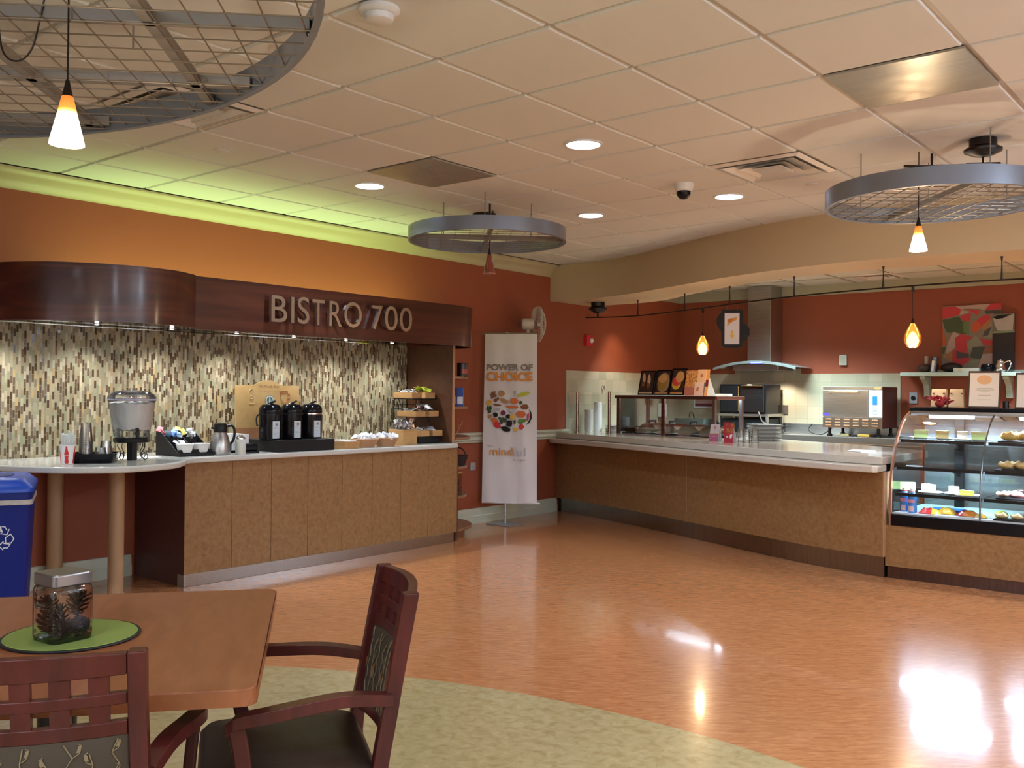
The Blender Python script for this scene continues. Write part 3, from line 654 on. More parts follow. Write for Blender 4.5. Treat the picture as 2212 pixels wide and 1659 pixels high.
MB().box(-0.045, 0.045, -0.045, 0.045, 0, 0.20).build('clear_box', CLEAR, t, smooth=False)
MB().box(-0.047, 0.047, -0.047, 0.047, 0.2, 0.215).build('wood_lid', WOODL, t, smooth=False)
MB().ball((0, 0, 0.045), 0.04).ball((0.005, 0, 0.11), 0.037).build('cones', DW, t)

# ------------------------------------------------------------------ canopy
ctop = spline([(-6.549, 2.40), (-6.25, 2.44), (-5.98, 2.54), (-5.78, 2.70), (-5.645, 2.92), (-5.59, 3.14), (-5.605, 3.36), (-5.70, 3.545), (-5.745, 3.58)], 8)
cend = spline([(-5.745, 6.15), (-5.765, 6.33), (-5.85, 6.50), (-6.02, 6.60), (-6.25, 6.64), (-6.549, 6.65)], 6)
canopy = thing('wood_canopy', 'dark cherry wood canopy with a bulging left end over the coffee counter', 'canopy', (WX, 0, 0))
def loc(p): return [(x - WX, y) for x, y in p]
MB().wall(loc(ctop), 1.772, 2.128, t=0.022).build('curved_fascia', CHERRY, canopy, ang=30)
MB().wall(loc([(-5.745, 3.582), (-5.745, 4.8), (-5.745, 6.15)] + cend[1:]), 1.768, 2.128, t=0.022).build('straight_fascia', CHERRY, canopy, ang=30)
inner = loc(offset(ctop, 0.02) + [(-5.767, 6.15)] + offset(cend, 0.02)[1:-1]) + [(0.002, 6.64)]
inner = [(max(0.002, x), y) for x, y in inner]
MB().prism([(0.002, 2.46)] + inner[4:], 1.805, 1.812).build('soffit_panel', mat('mirror_soffit', (0.34, 0.30, 0.20, 1), 0.10, 1.0), canopy, smooth=False)
MB().prism([(0.002, 2.46)] + inner[4:], 1.93, 1.94).build('top_panel', mat('canopy_top', (0.45, 0.38, 0.25, 1), 0.7), canopy, smooth=False)
for i, y in enumerate((2.62, 3.18, 3.74, 4.29, 4.83, 5.38, 5.92)):
    t = thing('puck_light', ORD[i] + ' tiny bright puck light from the left in the row under the wood canopy', 'light', (-6.30, y, 1.804), group='puck lights under the canopy')
    MB().lathe([(0.016, 0), (0.026, -0.001), (0.026, -0.008), (0.016, -0.010)], 20, cap=False).build('rim', CHROME, t)
    MB().lathe([(0.016, -0.004), (0.012, -0.0125), (0, -0.015)], 16).build('lens', PUCKE, t)
o = MB().tube([(-6.535, 2.45, 1.795), (-6.535, 6.34, 1.795)], 0.004, 6).build('trim_mosaic_edge', CHROME); struct(o)
sign = thing('lettering_sign', 'large brushed metal standoff letters on the front of the wood canopy', 'sign', (-5.712, 4.15, 1.853))
SIGNM = grain('letter_metal', [(0.3, (0.52, 0.49, 0.45, 1)), (0.7, (0.66, 0.63, 0.58, 1))], (60, 60, 1), 3, 0.25, metal=1.0)
for ch, y0, y1 in (('B', 4.160, 4.300), ('I', 4.335, 4.362), ('S', 4.392, 4.502), ('T', 4.527, 4.645), ('R', 4.692, 4.815), ('O', 4.838, 5.018), ('7', 5.128, 5.240), ('0', 5.264, 5.406), ('0', 5.430, 5.572)):
    M = frame((0, y0 - 4.15, 0.0), (0, 1, 0), (0, 0, 1))
    text('letter', ch, SIGNM, M, y1 - y0, 0.192 if ch not in 'SO0' else 0.200, depth=0.024, parent=sign)
mb = MB()
for y in (0.03, 0.2, 0.3, 0.44, 0.58, 0.78, 1.05, 1.18, 1.35):
    for z in (0.03, 0.16): mb.tube([(-0.034, y, z), (0.0, y, z)], 0.004, 6)
mb.build('standoff_pins', CHROME, sign)

# ------------------------------------------------------------------ things on the coffee worktop
def P(x, y): return (x, y, CZ + 0.0005)
t = thing('straw_cup', 'white paper cup with a red bottle print, full of wrapped straws', 'cup', P(-5.845, 2.775))
MB().lathe([(0.0, 0.0), (0.036, 0.0), (0.048, 0.118), (0.050, 0.119), (0.046, 0.121), (0.035, 0.006), (0, 0.006)], 32).build('paper_cup', WHITEP, t)
# red contour bottle print: strips hugging the cup at two bearings
def bottle_strip(mb, a, w, k=1.0):
    prof = [(0.006, .9), (0.02, 1.0), (0.035, 0.78), (0.05, 0.92), (0.068, 1.0), (0.08, 0.75), (0.092, 0.45), (0.104, 0.34), (0.112, 0.36)]
    vs = []
    for z, ww in prof:
        r = 0.036 + 0.012 * z / 0.118 + 0.0006
        for s in (-1, 0, 1): vs.append((r * cos(a + s * w * ww), r * sin(a + s * w * ww), z))
    mb.add(vs, [(3 * i + j, 3 * i + j + 1, 3 * i + j + 4, 3 * i + j + 3) for i in range(len(prof) - 1) for j in (0, 1)])
mb = MB(); va = atan2(-2.775, 5.845)
for a in (va - 0.12, va + 1.15, va + 2.4, va - 1.4): bottle_strip(mb, a, 0.30)
mb.build('bottle_print', REDI, t, fix=False)
a = va - 0.12; r = 0.0438
text('script_print', 'Coca-Cola', WHITEP, frame((r * cos(a), r * sin(a), 0.057), (-sin(a), cos(a), 0), (0.1 * cos(a), 0.1 * sin(a), 1)), 0.022, 0.008, parent=t, shear=0.3, align='C')
mb = MB(); sm = mat('straw_wrap', (0.72, 0.76, 0.74, 1), 0.5)
for i in range(16):
    a = 2 * pi * i / 16 + random.random() * .3; q = random.uniform(0.01, 0.028)
    e = Vector((q * cos(a) * 2.1, q * sin(a) * 2.1, random.uniform(0.175, 0.205))); s0 = Vector((q * cos(a) * .8, q * sin(a) * .8, 0.02))
    mb.tube([s0, e], 0.0052, 6)
mb.build('wrapped_straws', sm, t); t.children[-1]['kind'] = 'stuff'
tr = thing('black_tray', 'shallow black plastic tray holding clear cups on the bar end', 'tray', P(-5.885, 2.965), radians(-38))
mb = MB(); A = rrect(0.20, 0.24, 0.02); B = rrect(0.235, 0.275, 0.02); n = len(A); Ai = rrect(0.19, 0.23, 0.02); Bi = rrect(0.22, 0.26, 0.02)
mb.add([(x, y, 0) for x, y in A] + [(x, y, 0.06) for x, y in B] + [(x, y, 0.06) for x, y in Bi] + [(x, y, 0.006) for x, y in Ai],
       [(j * n + i, j * n + (i + 1) % n, (j + 1) * n + (i + 1) % n, (j + 1) * n + i) for j in range(3) for i in range(n)] + [tuple(range(n))[::-1], tuple(range(3 * n, 4 * n))])
mb.build('shell', BLACKG, tr, ang=50)
for x, y, k, h0, lab in ((-5.935, 2.935, 11, 0.118, 'tallest stack of clear plastic cups in the black tray'), (-5.875, 3.035, 4, 0.09, 'middle stack of clear plastic cups in the black tray'), (-5.815, 2.970, 1, 0.09, 'single upturned clear cup at the front of the black tray')):
    t = thing('clear_cup_stack', lab, 'cups', (x, y, CZ + 0.0075))
    for i in range(k):
        z = i * 0.0125
        MB().lathe([(0.043, z), (0.044, z + 0.004), (0.041, z + 0.006), (0.030, z + h0), (0, z + h0)], 24).build('cup', CLEARP, t)
ds = thing('drink_dispenser', 'clear drink dispenser full of ice on a black stand', 'drink dispenser', P(-5.905, 3.225))
MB().lathe([(0.0, 0.118), (0.112, 0.118), (0.114, 0.122), (0.114, 0.142), (0.108, 0.146), (0, 0.146)], 36).build('stand_platform', BLACK, ds)
for a in (0.9, 3.0, 5.1):
    c, s_ = cos(a), sin(a)
    MB().box(0.0, 0.035, -0.008, 0.008, 0.0, 0.12, M=RZ(a)).build('stand_leg', BLACK, ds, smooth=False, bevel=0.003)
for a in (0.4, 1.9, 3.6, 5.2):
    pts = [(0.10, 0, 0.115), (0.105, 0, 0.09), (0.085, 0, 0.06), (0.078, 0, 0.035), (0.09, 0, 0.015)]
    pts += [(0.105 + 0.022 * sin(b), 0, 0.028 - 0.022 * cos(b)) for b in [0.3 * i for i in range(0, 18)]]
    MB().tube([tuple(RZ(a) @ Vector(p)) for p in pts], 0.0028, 5).build('wire_scroll', BLACKM, ds)
MB().lathe([(0.104, 0.147), (0.110, 0.155), (0.146, 0.385), (0.150, 0.388), (0.150, 0.398), (0.144, 0.396)], 40, cap=False).build('tank', CLEAR, ds)
MB().lathe([(0.151, 0.398), (0.153, 0.404), (0.148, 0.424), (0.115, 0.448), (0.05, 0.459), (0.02, 0.460), (0.016, 0.472), (0, 0.474)], 40).build('domed_lid', glass('smoky_lid', (0.95, 0.95, 0.97, 1), 0.05, 0.10, 0.07, (0.9, 0.9, 0.95, 1)), ds)
MB().lathe([(0.1525, 0.392), (0.1535, 0.396), (0.1525, 0.403)], 40, cap=False).build('rim_band', mat('rim_blue', (0.45, 0.46, 0.62, 1), 0.3), ds)
icem = mat('crushed_ice', (0.95, 0.96, 0.99, 1), 0.4, noise=0.04, nscale=70, bump=1.0)
mb = MB(); prof = [(0.0, 0.200), (0.06, 0.198), (0.1135, 0.205), (0.12, 0.24), (0.130, 0.30), (0.140, 0.372), (0.11, 0.378), (0.05, 0.372), (0.0, 0.380)]
mb.lathe(prof, 40)
mb.v = [(x * (1 + 0.02 * sin(37 * x + 61 * z)), y, z + (0.008 * random.uniform(-1, 1) if z > 0.37 or z < 0.21 else 0)) for x, y, z in mb.v]
o = mb.build('ice', icem, ds); o['kind'] = 'stuff'
MB().lathe([(0.0, 0.150), (0.103, 0.150), (0.1125, 0.203), (0, 0.203)], 36).build('water', glass('water', (0.93, 0.95, 0.94, 1), 0.02, 0.06), ds)
a = va2 = atan2(-3.1, 5.9) + 0.25
M = RZ(a)
mb = MB().tube([tuple(M @ Vector(p)) for p in ((0.10, 0, 0.178), (0.150, 0, 0.178))], 0.012, 12).tube([tuple(M @ Vector(p)) for p in ((0.140, 0, 0.20), (0.140, 0, 0.152))], 0.011, 12)
mb.box(0.108, 0.148, -0.007, 0.007, 0.205, 0.215, M=M).box(0.132, 0.147, -0.007, 0.007, 0.19, 0.206, M=M)
mb.build('tap', BLACK, ds, bevel=0.002)
mb = MB().box(-0.10, 0.09, -0.15, 0.14, 0, 0.0015).build('paper_sheet', WHITEP, loc=P(-6.10, 3.36), smooth=False); tag(mb, 'white sheet of paper lying on the worktop behind the drink dispenser', 'paper')
# sugar organizer
og = thing('packet_organizer', 'black stepped organizer with sugar packets and two white creamer tubs', 'organizer', P(-6.10, 3.735), 0)
pr_ = [(0.155, 0.0), (0.155, 0.022), (0.12, 0.03), (-0.02, 0.12), (-0.10, 0.165), (-0.155, 0.17), (-0.155, 0.0)]
for y in (-0.135, 0.0, 0.129):
    MB().prism([(x, z) for x, z in pr_], 0, 0.006, M=Matrix(((1, 0, 0, 0), (0, 0, 1, y), (0, 1, 0, 0), (0, 0, 0, 1)))).build('divider', BLACKM, og, smooth=False)
MB().box(-0.155, 0.155, -0.13, 0.13, 0, 0.018).box(-0.155, -0.15, -0.13, 0.13, 0, 0.168).build('shell', BLACKM, og, smooth=False)
for i, (x, z) in enumerate(((0.085, 0.018), (0.0, 0.055), (-0.085, 0.10))):
    MB().box(x - 0.04, x + 0.045, -0.13, 0.13, z, z + 0.004).box(x + 0.042, x + 0.046, -0.13, 0.13, max(0.018, z - 0.05), z + 0.028).build('step', BLACKM, og, smooth=False)
def pile(name, n, cx, cy, cz, sx, sy, mats, size=(0.03, 0.04), parent=None, h=0.03, tilt=1.0, th=0.004):
    mb = MB()
    for i in range(n):
        M = T(cx + random.uniform(-sx, sx), cy + random.uniform(-sy, sy), cz + h * random.random()) @ RZ(random.uniform(0, 6.28)) @ RX(random.uniform(-tilt, tilt)) @ RY(random.uniform(-tilt, tilt))
        w, l = size[0] * random.uniform(.8, 1.1), size[1] * random.uniform(.8, 1.1)
        mi = random.randrange(len(mats))
        # a puffed sachet: edges pinched, middle raised
        vs = [(-w, -l, 0), (w, -l, 0), (w, l, 0), (-w, l, 0), (0, 0, th), (0, 0, -th)]
        mb.add([tuple(M @ Vector(p)) for p in vs], [(0, 1, 4), (1, 2, 4), (2, 3, 4), (3, 0, 4), (1, 0, 5), (2, 1, 5), (3, 2, 5), (0, 3, 5)], mi)
    o = mb.build(name, mats, parent, smooth=False); return o
def packets(label, m, x, y, z, n=9, s=(0.018, 0.026), dy=0.03):
    o = pile('sugar_packets', n, 0, 0, 0.0, 0.03, dy, m, s, h=0.05, tilt=0.9); o.location = (x, y, z); o['kind'] = 'stuff'; return tag(o, label, 'packets')
packets('blue sweetener packets heaped in the top left of the black organizer', [mat('packet_blue', (0.22, 0.42, 0.80, 1), 0.5), mat('packet_paleblue', (0.45, 0.6, 0.85, 1), 0.5)], -6.17, 3.675, 1.02, 14, dy=0.045)
packets('yellow sweetener packets at the back of the black organizer', [mat('packet_yellow', (0.72, 0.66, 0.12, 1), 0.5)], -6.21, 3.76, 1.025, 8)
packets('white sugar packets in the right of the black organizer', [mat('packet_white', (0.75, 0.77, 0.78, 1), 0.5)], -6.17, 3.82, 1.015, 11)
packets('pink sweetener packets at the back left corner of the black organizer', [mat('packet_pink', (0.75, 0.22, 0.25, 1), 0.5)], -6.225, 3.635, 1.025, 6, dy=0.02)
packets('loose white stirrers and packets on the middle step of the black organizer', [mat('packet_white', (0.75, 0.77, 0.78, 1), 0.5)], -6.09, 3.71, 0.955, 6)
for y, lab in ((3.672, 'left white creamer tub at the front of the black organizer'), (3.80, 'right white creamer tub at the front of the black organizer')):
    t = thing('creamer_tub', lab, 'tub', (-6.00, y, CZ + 0.0195))
    A = rrect(0.06, 0.075, 0.012); B = rrect(0.082, 0.098, 0.014); n = len(A)
    MB().add([(x, yy, 0) for x, yy in A] + [(x, yy, 0.058) for x, yy in B], [(i, (i + 1) % n, n + (i + 1) % n, n + i) for i in range(n)] + [tuple(range(n))[::-1]]).build('tub', WHITE, t)
    MB().prism(rrect(0.088, 0.104, 0.016), 0.058, 0.068).build('lid', WHITE, t, bevel=0.003)
cf = thing('thermal_carafe', 'stainless steel thermal carafe with a black lid and handle', 'carafe', P(-5.985, 3.945))
MB().lathe([(0, 0), (0.068, 0), (0.071, 0.006), (0.073, 0.03), (0.070, 0.08), (0.058, 0.13), (0.045, 0.158), (0.044, 0.165)], 32).build('steel_body', grain('carafe_steel', [(0.3, (0.40, 0.40, 0.40, 1)), (0.7, (0.56, 0.56, 0.55, 1))], (1, 1, 30), 3, 0.3, metal=1.0), cf)
MB().lathe([(0.046, 0.16), (0.048, 0.175), (0.046, 0.21), (0.04, 0.226), (0, 0.228)], 28).build('lid', BLACK, cf)
MB().tube(spline([(0.02, 0.04, 0.205), (0.04, 0.075, 0.205), (0.048, 0.088, 0.17), (0.046, 0.082, 0.11), (0.036, 0.066, 0.08)], 5), 0.009, 8).build('handle', BLACK, cf)
MB().box(-0.012, 0.012, -0.07, -0.035, 0.185, 0.20).build('spout', BLACK, cf, bevel=0.004)
sj = thing('sugar_shaker', 'white sugar shaker jar beside the carafe', 'shaker', P(-5.90, 4.06))
MB().lathe([(0, 0), (0.036, 0), (0.037, 0.004), (0.037, 0.105), (0.033, 0.112)], 28).build('jar', mat('sugar_glass', (0.62, 0.64, 0.58, 1), 0.25, coat=0.4), sj)
MB().lathe([(0.034, 0.112), (0.033, 0.122), (0.025, 0.130), (0.012, 0.140), (0.0, 0.14)], 24).build('screw_cap', CHROME, sj)
nh = thing('napkin_holder', 'black napkin holder with a stack of white napkins behind the sugar shaker', 'napkin holder', P(-6.15, 4.175))
MB().box(-0.09, 0.09, -0.09, 0.09, 0, 0.02).box(-0.09, 0.09, -0.09, -0.082, 0.0, 0.075).box(-0.09, 0.09, 0.082, 0.09, 0.0, 0.075).box(-0.09, -0.082, -0.09, 0.09, 0.0, 0.075).build('caddy', BLACKG, nh, smooth=False, bevel=0.004)
mb = MB()
for i in range(14): mb.box(-0.075, 0.075, -0.078 + i * 0.0112, -0.070 + i * 0.0112, 0.02, 0.135 + 0.006 * random.random())
o = mb.build('napkins', mat('napkin_white', (0.85, 0.85, 0.85, 1), 0.8), nh, smooth=False); o['kind'] = 'stuff'
t = thing('cup_lid_holder', 'glossy black rounded lid holder in front of the napkins', 'holder', P(-5.98, 4.19))
MB().tube([(0, -0.045, 0.04), (0, 0.055, 0.04)], 0.032, 16).build('drum', BLACKG, t)
MB().tube([(0.005, 0.055, 0.04), (0.008, 0.062, 0.04)], 0.022, 16).build('drum_face', BLACKM, t)
MB().box(-0.04, 0.045, -0.05, 0.06, 0, 0.014).build('foot', BLACK, t, bevel=0.003)
# airpots
tr = thing('airpot_tray', 'black box tray under the three airpots', 'tray', P(-6.085, 4.655))
MB().box(-0.19, 0.19, -0.275, 0.275, 0, 0.088).build('box', BLACKM, tr, smooth=False, bevel=0.004)
def airpot(y, lab):
    t = thing('airpot', lab, 'coffee airpot', (-6.05, y, CZ + 0.089), group='black airpots on the black tray')
    k = 1.0
    MB().lathe([(0, 0), (0.083, 0), (0.085, 0.008), (0.085, 0.19)], 32).build('body', BLACKG, t)
    MB().lathe([(0.0855, 0.19), (0.0865, 0.195), (0.0855, 0.2)], 32).build('shoulder_ring', CHROME if y > 4.75 else BLACK, t)
    MB().lathe([(0.085, 0.2), (0.087, 0.215), (0.083, 0.245), (0.064, 0.268), (0.035, 0.274), (0, 0.276)], 32).build('pump_head', BLACKG, t)
    d = Vector((0.75, 0.66, 0)).normalized()
    M = T(-0.01, -0.012, 0.262) @ RZ(atan2(d.y, d.x)) @ RY(-0.45)
    MB().box(-0.045, 0.065, -0.022, 0.022, 0, 0.014, M=M).build('pump_lever', BLACKG, t, bevel=0.005)
    MB().box(0.05, 0.085, -0.016, 0.016, 0.225, 0.250, M=RZ(0.1)).build('spout', BLACKG, t, bevel=0.005)
    MB().tube(spline([(-0.02, -0.078, 0.20), (-0.025, -0.105, 0.175), (-0.022, -0.106, 0.12), (-0.018, -0.098, 0.105)], 5), 0.006, 6).build('carry_handle', BLACK, t)
    mb = MB(); a0, a1, r = -0.42, 0.30, 0.0858
    mb.lathe([(r, 0.012), (r, 0.142)], 8, a0=a0, a1=a1)
    mb.build('paper_label', mat('label_paper', (0.55, 0.62, 0.66, 1), 0.6), t, fix=False)
    mb = MB(); am = (a0 + a1) / 2
    Mx = frame((0.0865 * cos(am), 0.0865 * sin(am), 0.118), (-sin(am), cos(am), 0), (0, 0, 1))
    mb.flat(circle(0.011, 20), 0.0005, M=Mx)
    mb.build('label_logo', GREYI, t, smooth=False, fix=False)
    mb = MB()
    for i, z in enumerate((0.095, 0.085, 0.06, 0.05, 0.04)):
        mb.lathe([(0.0862, z), (0.0862, z + 0.004)], 6, a0=a0 + 0.08, a1=a1 - (0.12 if i % 2 else 0.3))
    mb.build('label_print', mat('label_grey', (0.38, 0.46, 0.5, 1), 0.6), t, fix=False)
    sub(t, 'pump_head', 'pump_lever', 'spout'); sub(t, 'paper_label', 'label_logo', 'label_print'); sub(t, 'body', 'carry_handle', 'shoulder_ring')
    return t
airpot(4.425, 'leftmost black coffee airpot on the tray, in front of the cream board')
airpot(4.625, 'middle black coffee airpot on the tray')
airpot(4.818, 'rightmost black coffee airpot on the tray, with a chrome shoulder ring')
# cream board with an arched top behind the airpots
M = frame((-6.335, 4.315, CZ + 0.001), (0.03, 1, 0), (-0.04, 0, 1))
t = thing('coffee_display_board', 'cream coffee board with an arched top and round green emblem behind the airpots', 'sign board', M=M)
W, H = 0.60, 0.535
top = [(W * i / 24, H - 0.03 + 0.042 * max(0, sin(pi * (i - 6) / 12)) ** 1.5 if 6 <= i <= 18 else H - 0.03) for i in range(25)][::-1]
bm_ = grain('cream_board', [(0.3, (0.50, 0.31, 0.10, 1)), (0.7, (0.64, 0.45, 0.19, 1))], (1, 1, 1), 5, 0.6)
MB().prism([(0, 0), (W, 0)] + top, -0.006, 0).build('panel', bm_, t, smooth=False)
MB().box(0.0, W, 0.0, 0.17, 0.0002, 0.0006).build('lower_pattern', mat('board_pattern', (0.42, 0.20, 0.09, 1), 0.6, noise=0.5, nscale=120), t, smooth=False)
def emblem(parent, cx, cy, r, M=None):
    M0 = M or Matrix.Identity(4)
    mb = MB().flat(circle(r, 32, (cx, cy)), 0.0008, 0, M0).flat(circle(r * .94, 32, (cx, cy)), 0.0011, 1, M0).flat(circle(r * .66, 28, (cx, cy)), 0.0014, 0, M0)
    # pale symmetric figure: crown, wavy hair bands, body
    mb.flat([(cx - r * .2, cy + r * .3), (cx + r * .2, cy + r * .3), (cx + r * .14, cy + r * .55), (cx, cy + r * .62), (cx - r * .14, cy + r * .55)], 0.0017, 1, M0)
    mb.flat([(cx - r * .16, cy - r * .6), (cx + r * .16, cy - r * .6), (cx + r * .2, cy + r * .18), (cx, cy + r * .28), (cx - r * .2, cy + r * .18)], 0.0017, 1, M0)
    for s in (-1, 1):
        for k in range(3): mb.flat([(cx + s * r * .28, cy + r * (.2 - .22 * k)), (cx + s * r * .55, cy + r * (.1 - .2 * k)), (cx + s * r * .5, cy + r * (0.0 - .2 * k)), (cx + s * r * .28, cy + r * (.1 - .22 * k))], 0.0017, 1, M0)
    return mb.build('round_emblem', [mat('emblem_green', (0.03, 0.10, 0.09, 1), 0.5), mat('emblem_pale', (0.60, 0.68, 0.66, 1), 0.5)], parent, smooth=False, fix=False)
emblem(t, 0.315, 0.385, 0.042)
text('heading_print', 'We Proudly Brew', BROWNI, T(0.315, 0.495, 0.0008), 0.19, 0.026, parent=t, shear=0.25, align='C')
text('subheading_print', 'STARBUCKS COFFEE', TANI, T(0.315, 0.463, 0.0008), 0.20, 0.011, parent=t, align='C')
mb = MB(); mk = [(0.415, 0.455), (0.42, 0.41), (0.435, 0.375), (0.455, 0.36), (0.475, 0.375), (0.485, 0.41), (0.488, 0.455)]
mb.tube([(x, y, 0.001) for x, y in mk], 0.0018, 5).tube([(x, y, 0.001) for x, y in circle(0.036, 18, (0.452, 0.455), ry=0.008)], 0.0015, 5, closed=True).tube([(0.487, 0.44, 0.001), (0.507, 0.44, 0.001), (0.505, 0.405, 0.001), (0.485, 0.40, 0.001)], 0.0018, 5)
mb.build('mug_drawing', mat('red_line', (0.48, 0.12, 0.04, 1), 0.6), t)
mb = MB(); bk = [(0.125, 0.36), (0.125, 0.455), (0.14, 0.475), (0.155, 0.475), (0.17, 0.455), (0.17, 0.36)]
mb.tube([(x, y, 0.001) for x, y in bk], 0.0015, 5, closed=True).tube([(x, y, 0.001) for x, y in circle(0.014, 14, (0.148, 0.41))], 0.0012, 5, closed=True)
mb.build('bag_drawing', mat('pale_line', (0.70, 0.55, 0.32, 1), 0.6), t)
# boxes, baskets and the tiered rack
def open_box(name, w, d, h, m, parent, th=0.008, M=None):
    mb = MB()
    mb.box(-w / 2, w / 2, -d / 2, d / 2, 0, th, M=M)
    for x in (-w / 2, w / 2 - th): mb.box(x, x + th, -d / 2, d / 2, th, h, M=M)
    for y in (-d / 2, d / 2 - th): mb.box(-w / 2 + th, w / 2 - th, y, y + th, th, h, M=M)
    return mb.build(name, m, parent, smooth=False, bevel=0.0015)
t = thing('wooden_napkin_tray', 'low pale wooden tray with white napkins right of the airpots', 'tray', P(-5.985, 5.095), radians(4))
open_box('tray', 0.20, 0.17, 0.058, WOODL, t)
o = MB().box(-0.085, 0.085, -0.07, 0.07, 0.009, 0.062).box(-0.08, 0.085, -0.074, 0.06, 0.062, 0.068).build('napkins', WHITEP, t, smooth=False); o['kind'] = 'stuff'
for y, x, lab in ((5.335, -5.99, 'left round wicker basket of white creamer cups'), (5.575, -6.0, 'right round wicker basket of white creamer cups, against the wooden box')):
    t = thing('wicker_basket', lab, 'basket', P(x, y))
    MB().lathe([(0, 0), (0.075, 0), (0.112, 0.066), (0.116, 0.07), (0.110, 0.072), (0.072, 0.008), (0, 0.008)], 28).build('woven_bowl', WICKER, t)
    mb = MB()
    for i in range(34):
        a = random.random() * 6.28; q = 0.095 * sqrt(random.random())
        M = T(q * cos(a), q * sin(a), 0.062 + 0.045 * (1 - (q / 0.1) ** 2) * random.random()) @ RX(random.uniform(-1, 1)) @ RY(random.uniform(-1, 1))
        mb.lathe([(0, 0), (0.014, 0), (0.019, 0.022), (0.021, 0.023), (0, 0.0235)], 10, M=M)
    o = mb.build('creamer_cups', mat('creamer_white', (0.78, 0.80, 0.84, 1), 0.4), t); o['kind'] = 'stuff'
    tag_ = o
t = thing('wooden_sachet_box', 'square pale wooden box full of silver foil sachets beside the rack', 'box', P(-6.07, 5.845), radians(6))
open_box('box', 0.17, 0.19, 0.135, WOODL, t)
FOIL = mat('foil', (0.62, 0.62, 0.64, 1), 0.22, 0.85); FOILW = mat('foil_white', (0.72, 0.73, 0.78, 1), 0.4)
o = pile('foil_sachets', 34, 0, 0, 0.125, 0.055, 0.065, [FOIL, FOILW, FOIL], (0.02, 0.036), t, h=0.075, tilt=1.3, th=0.006); o['kind'] = 'stuff'
rk = thing('tiered_rack', 'black wire rack with three tiers of small wooden trays at the end of the worktop', 'rack', P(-6.25, 6.15))
mb = MB()
for y in (-0.13, 0.15):
    mb.tube([(-0.12, y, 0.0), (-0.12, y, 0.46)], 0.004, 6).tube([(0.17, y, 0.0), (-0.10, y, 0.46)], 0.004, 6).tube([(-0.12, y, 0.004), (0.2, y, 0.004)], 0.004, 6)
for z, x in ((0.06, 0.1), (0.235, 0.05), (0.40, 0.0)): mb.tube([(x - 0.12, -0.14, z), (x + 0.13, -0.14, z), (x + 0.13, 0.16, z), (x - 0.12, 0.16, z)], 0.004, 6, closed=True)
for z in (0.14, 0.18, 0.31, 0.345): mb.tube([(-0.12, -0.13, z), (-0.12, 0.15, z)], 0.003, 6)
mb.build('wire_frame', BLACKM, rk)
MB().box(-0.10, 0.20, -0.125, 0.145, 0.008, 0.05).build('base_drawer', BLACKM, rk, smooth=False)
k = 0
for z, x, nm in ((0.065, 0.10, 'bottom'), (0.24, 0.05, 'middle'), (0.405, 0.0, 'top')):
    for y, sd in ((-0.075, 'left'), (0.095, 'right')):
        open_box('tray', 0.24, 0.125, 0.052, WOODL, rk, 0.006, T(x, y, z))
        cm = [mat('packet_white', (0.75, 0.77, 0.78, 1)), mat('packet_cream', (0.70, 0.62, 0.5, 1), 0.5), FOILW]
        if nm == 'top' and sd == 'right': cm = [mat('packet_lime', (0.50, 0.58, 0.05, 1), 0.5)]
        if nm == 'middle' and sd == 'right': cm = [mat('packet_white', (0.75, 0.77, 0.78, 1)), FOILW, mat('packet_red', (0.7, 0.12, 0.12, 1), 0.5)]
        hh = 0.06 if (nm, sd) in (('top', 'right'), ('middle', 'right')) else 0.03
        o = pile('tea_sachets', 16, 0, 0, 0.0, 0.085, 0.035, cm, (0.02, 0.03), None, h=hh, tilt=0.6)
        o.location = (-6.25 + x, 6.15 + y, CZ + z + 0.045); o['kind'] = 'stuff'
        tag(o, '%s sachets in the %s tray on the %s tier of the black wire rack' % ({'top': 'lime green', 'middle': 'white and red', 'bottom': 'white'}[nm] if sd == 'right' else 'white and cream', sd, nm), 'packets')
# ------------------------------------------------------------------ recycling bin
t = thing('recycling_bin', 'tall blue recycling bin with a white arrows symbol at the far left', 'bin', (-5.535, 2.275, 0), radians(-26))
A = rrect(0.46, 0.24, 0.03); B = rrect(0.56, 0.30, 0.03); n = len(A)
M = RZ(0)
MB().add([(x, y, 0) for x, y in A] + [(x, y, 0.76) for x, y in B], [(i, (i + 1) % n, n + (i + 1) % n, n + i) for i in range(n)] + [tuple(range(n))[::-1]]).build('body', BLUE, t, ang=40)
MB().prism(rrect(0.565, 0.305, 0.03), 0.762, 0.80).build('rim', BLUE, t, bevel=0.004)
o = MB().prism(rrect(0.572, 0.312, 0.032), 0.735, 0.762).build('bag_cuff', mat('bin_liner', (0.42, 0.38, 0.36, 1), 0.4, noise=0.3, nscale=30, bump=0.6), t)
A = rrect(0.58, 0.32, 0.03); B = rrect(0.50, 0.25, 0.05); C = rrect(0.46, 0.22, 0.05); n = len(A)
MB().add([(x, y, 0.80) for x, y in A] + [(x, y, 0.825) for x, y in A] + [(x, y, 0.86) for x, y in B] + [(x, y, 0.872) for x, y in C],
         [(j * n + i, j * n + (i + 1) % n, (j + 1) * n + (i + 1) % n, (j + 1) * n + i) for j in range(3) for i in range(n)] + [tuple(range(3 * n, 4 * n)), tuple(range(n))[::-1]]).build('lid', BLUEL, t, ang=50)
MB().lathe([(0.0, 0.873), (0.055, 0.873), (0.07, 0.878), (0.075, 0.874)], 24, M=Matrix.Diagonal((1.6, 0.7, 1, 1))).build('lid_slot', BLUE, t)
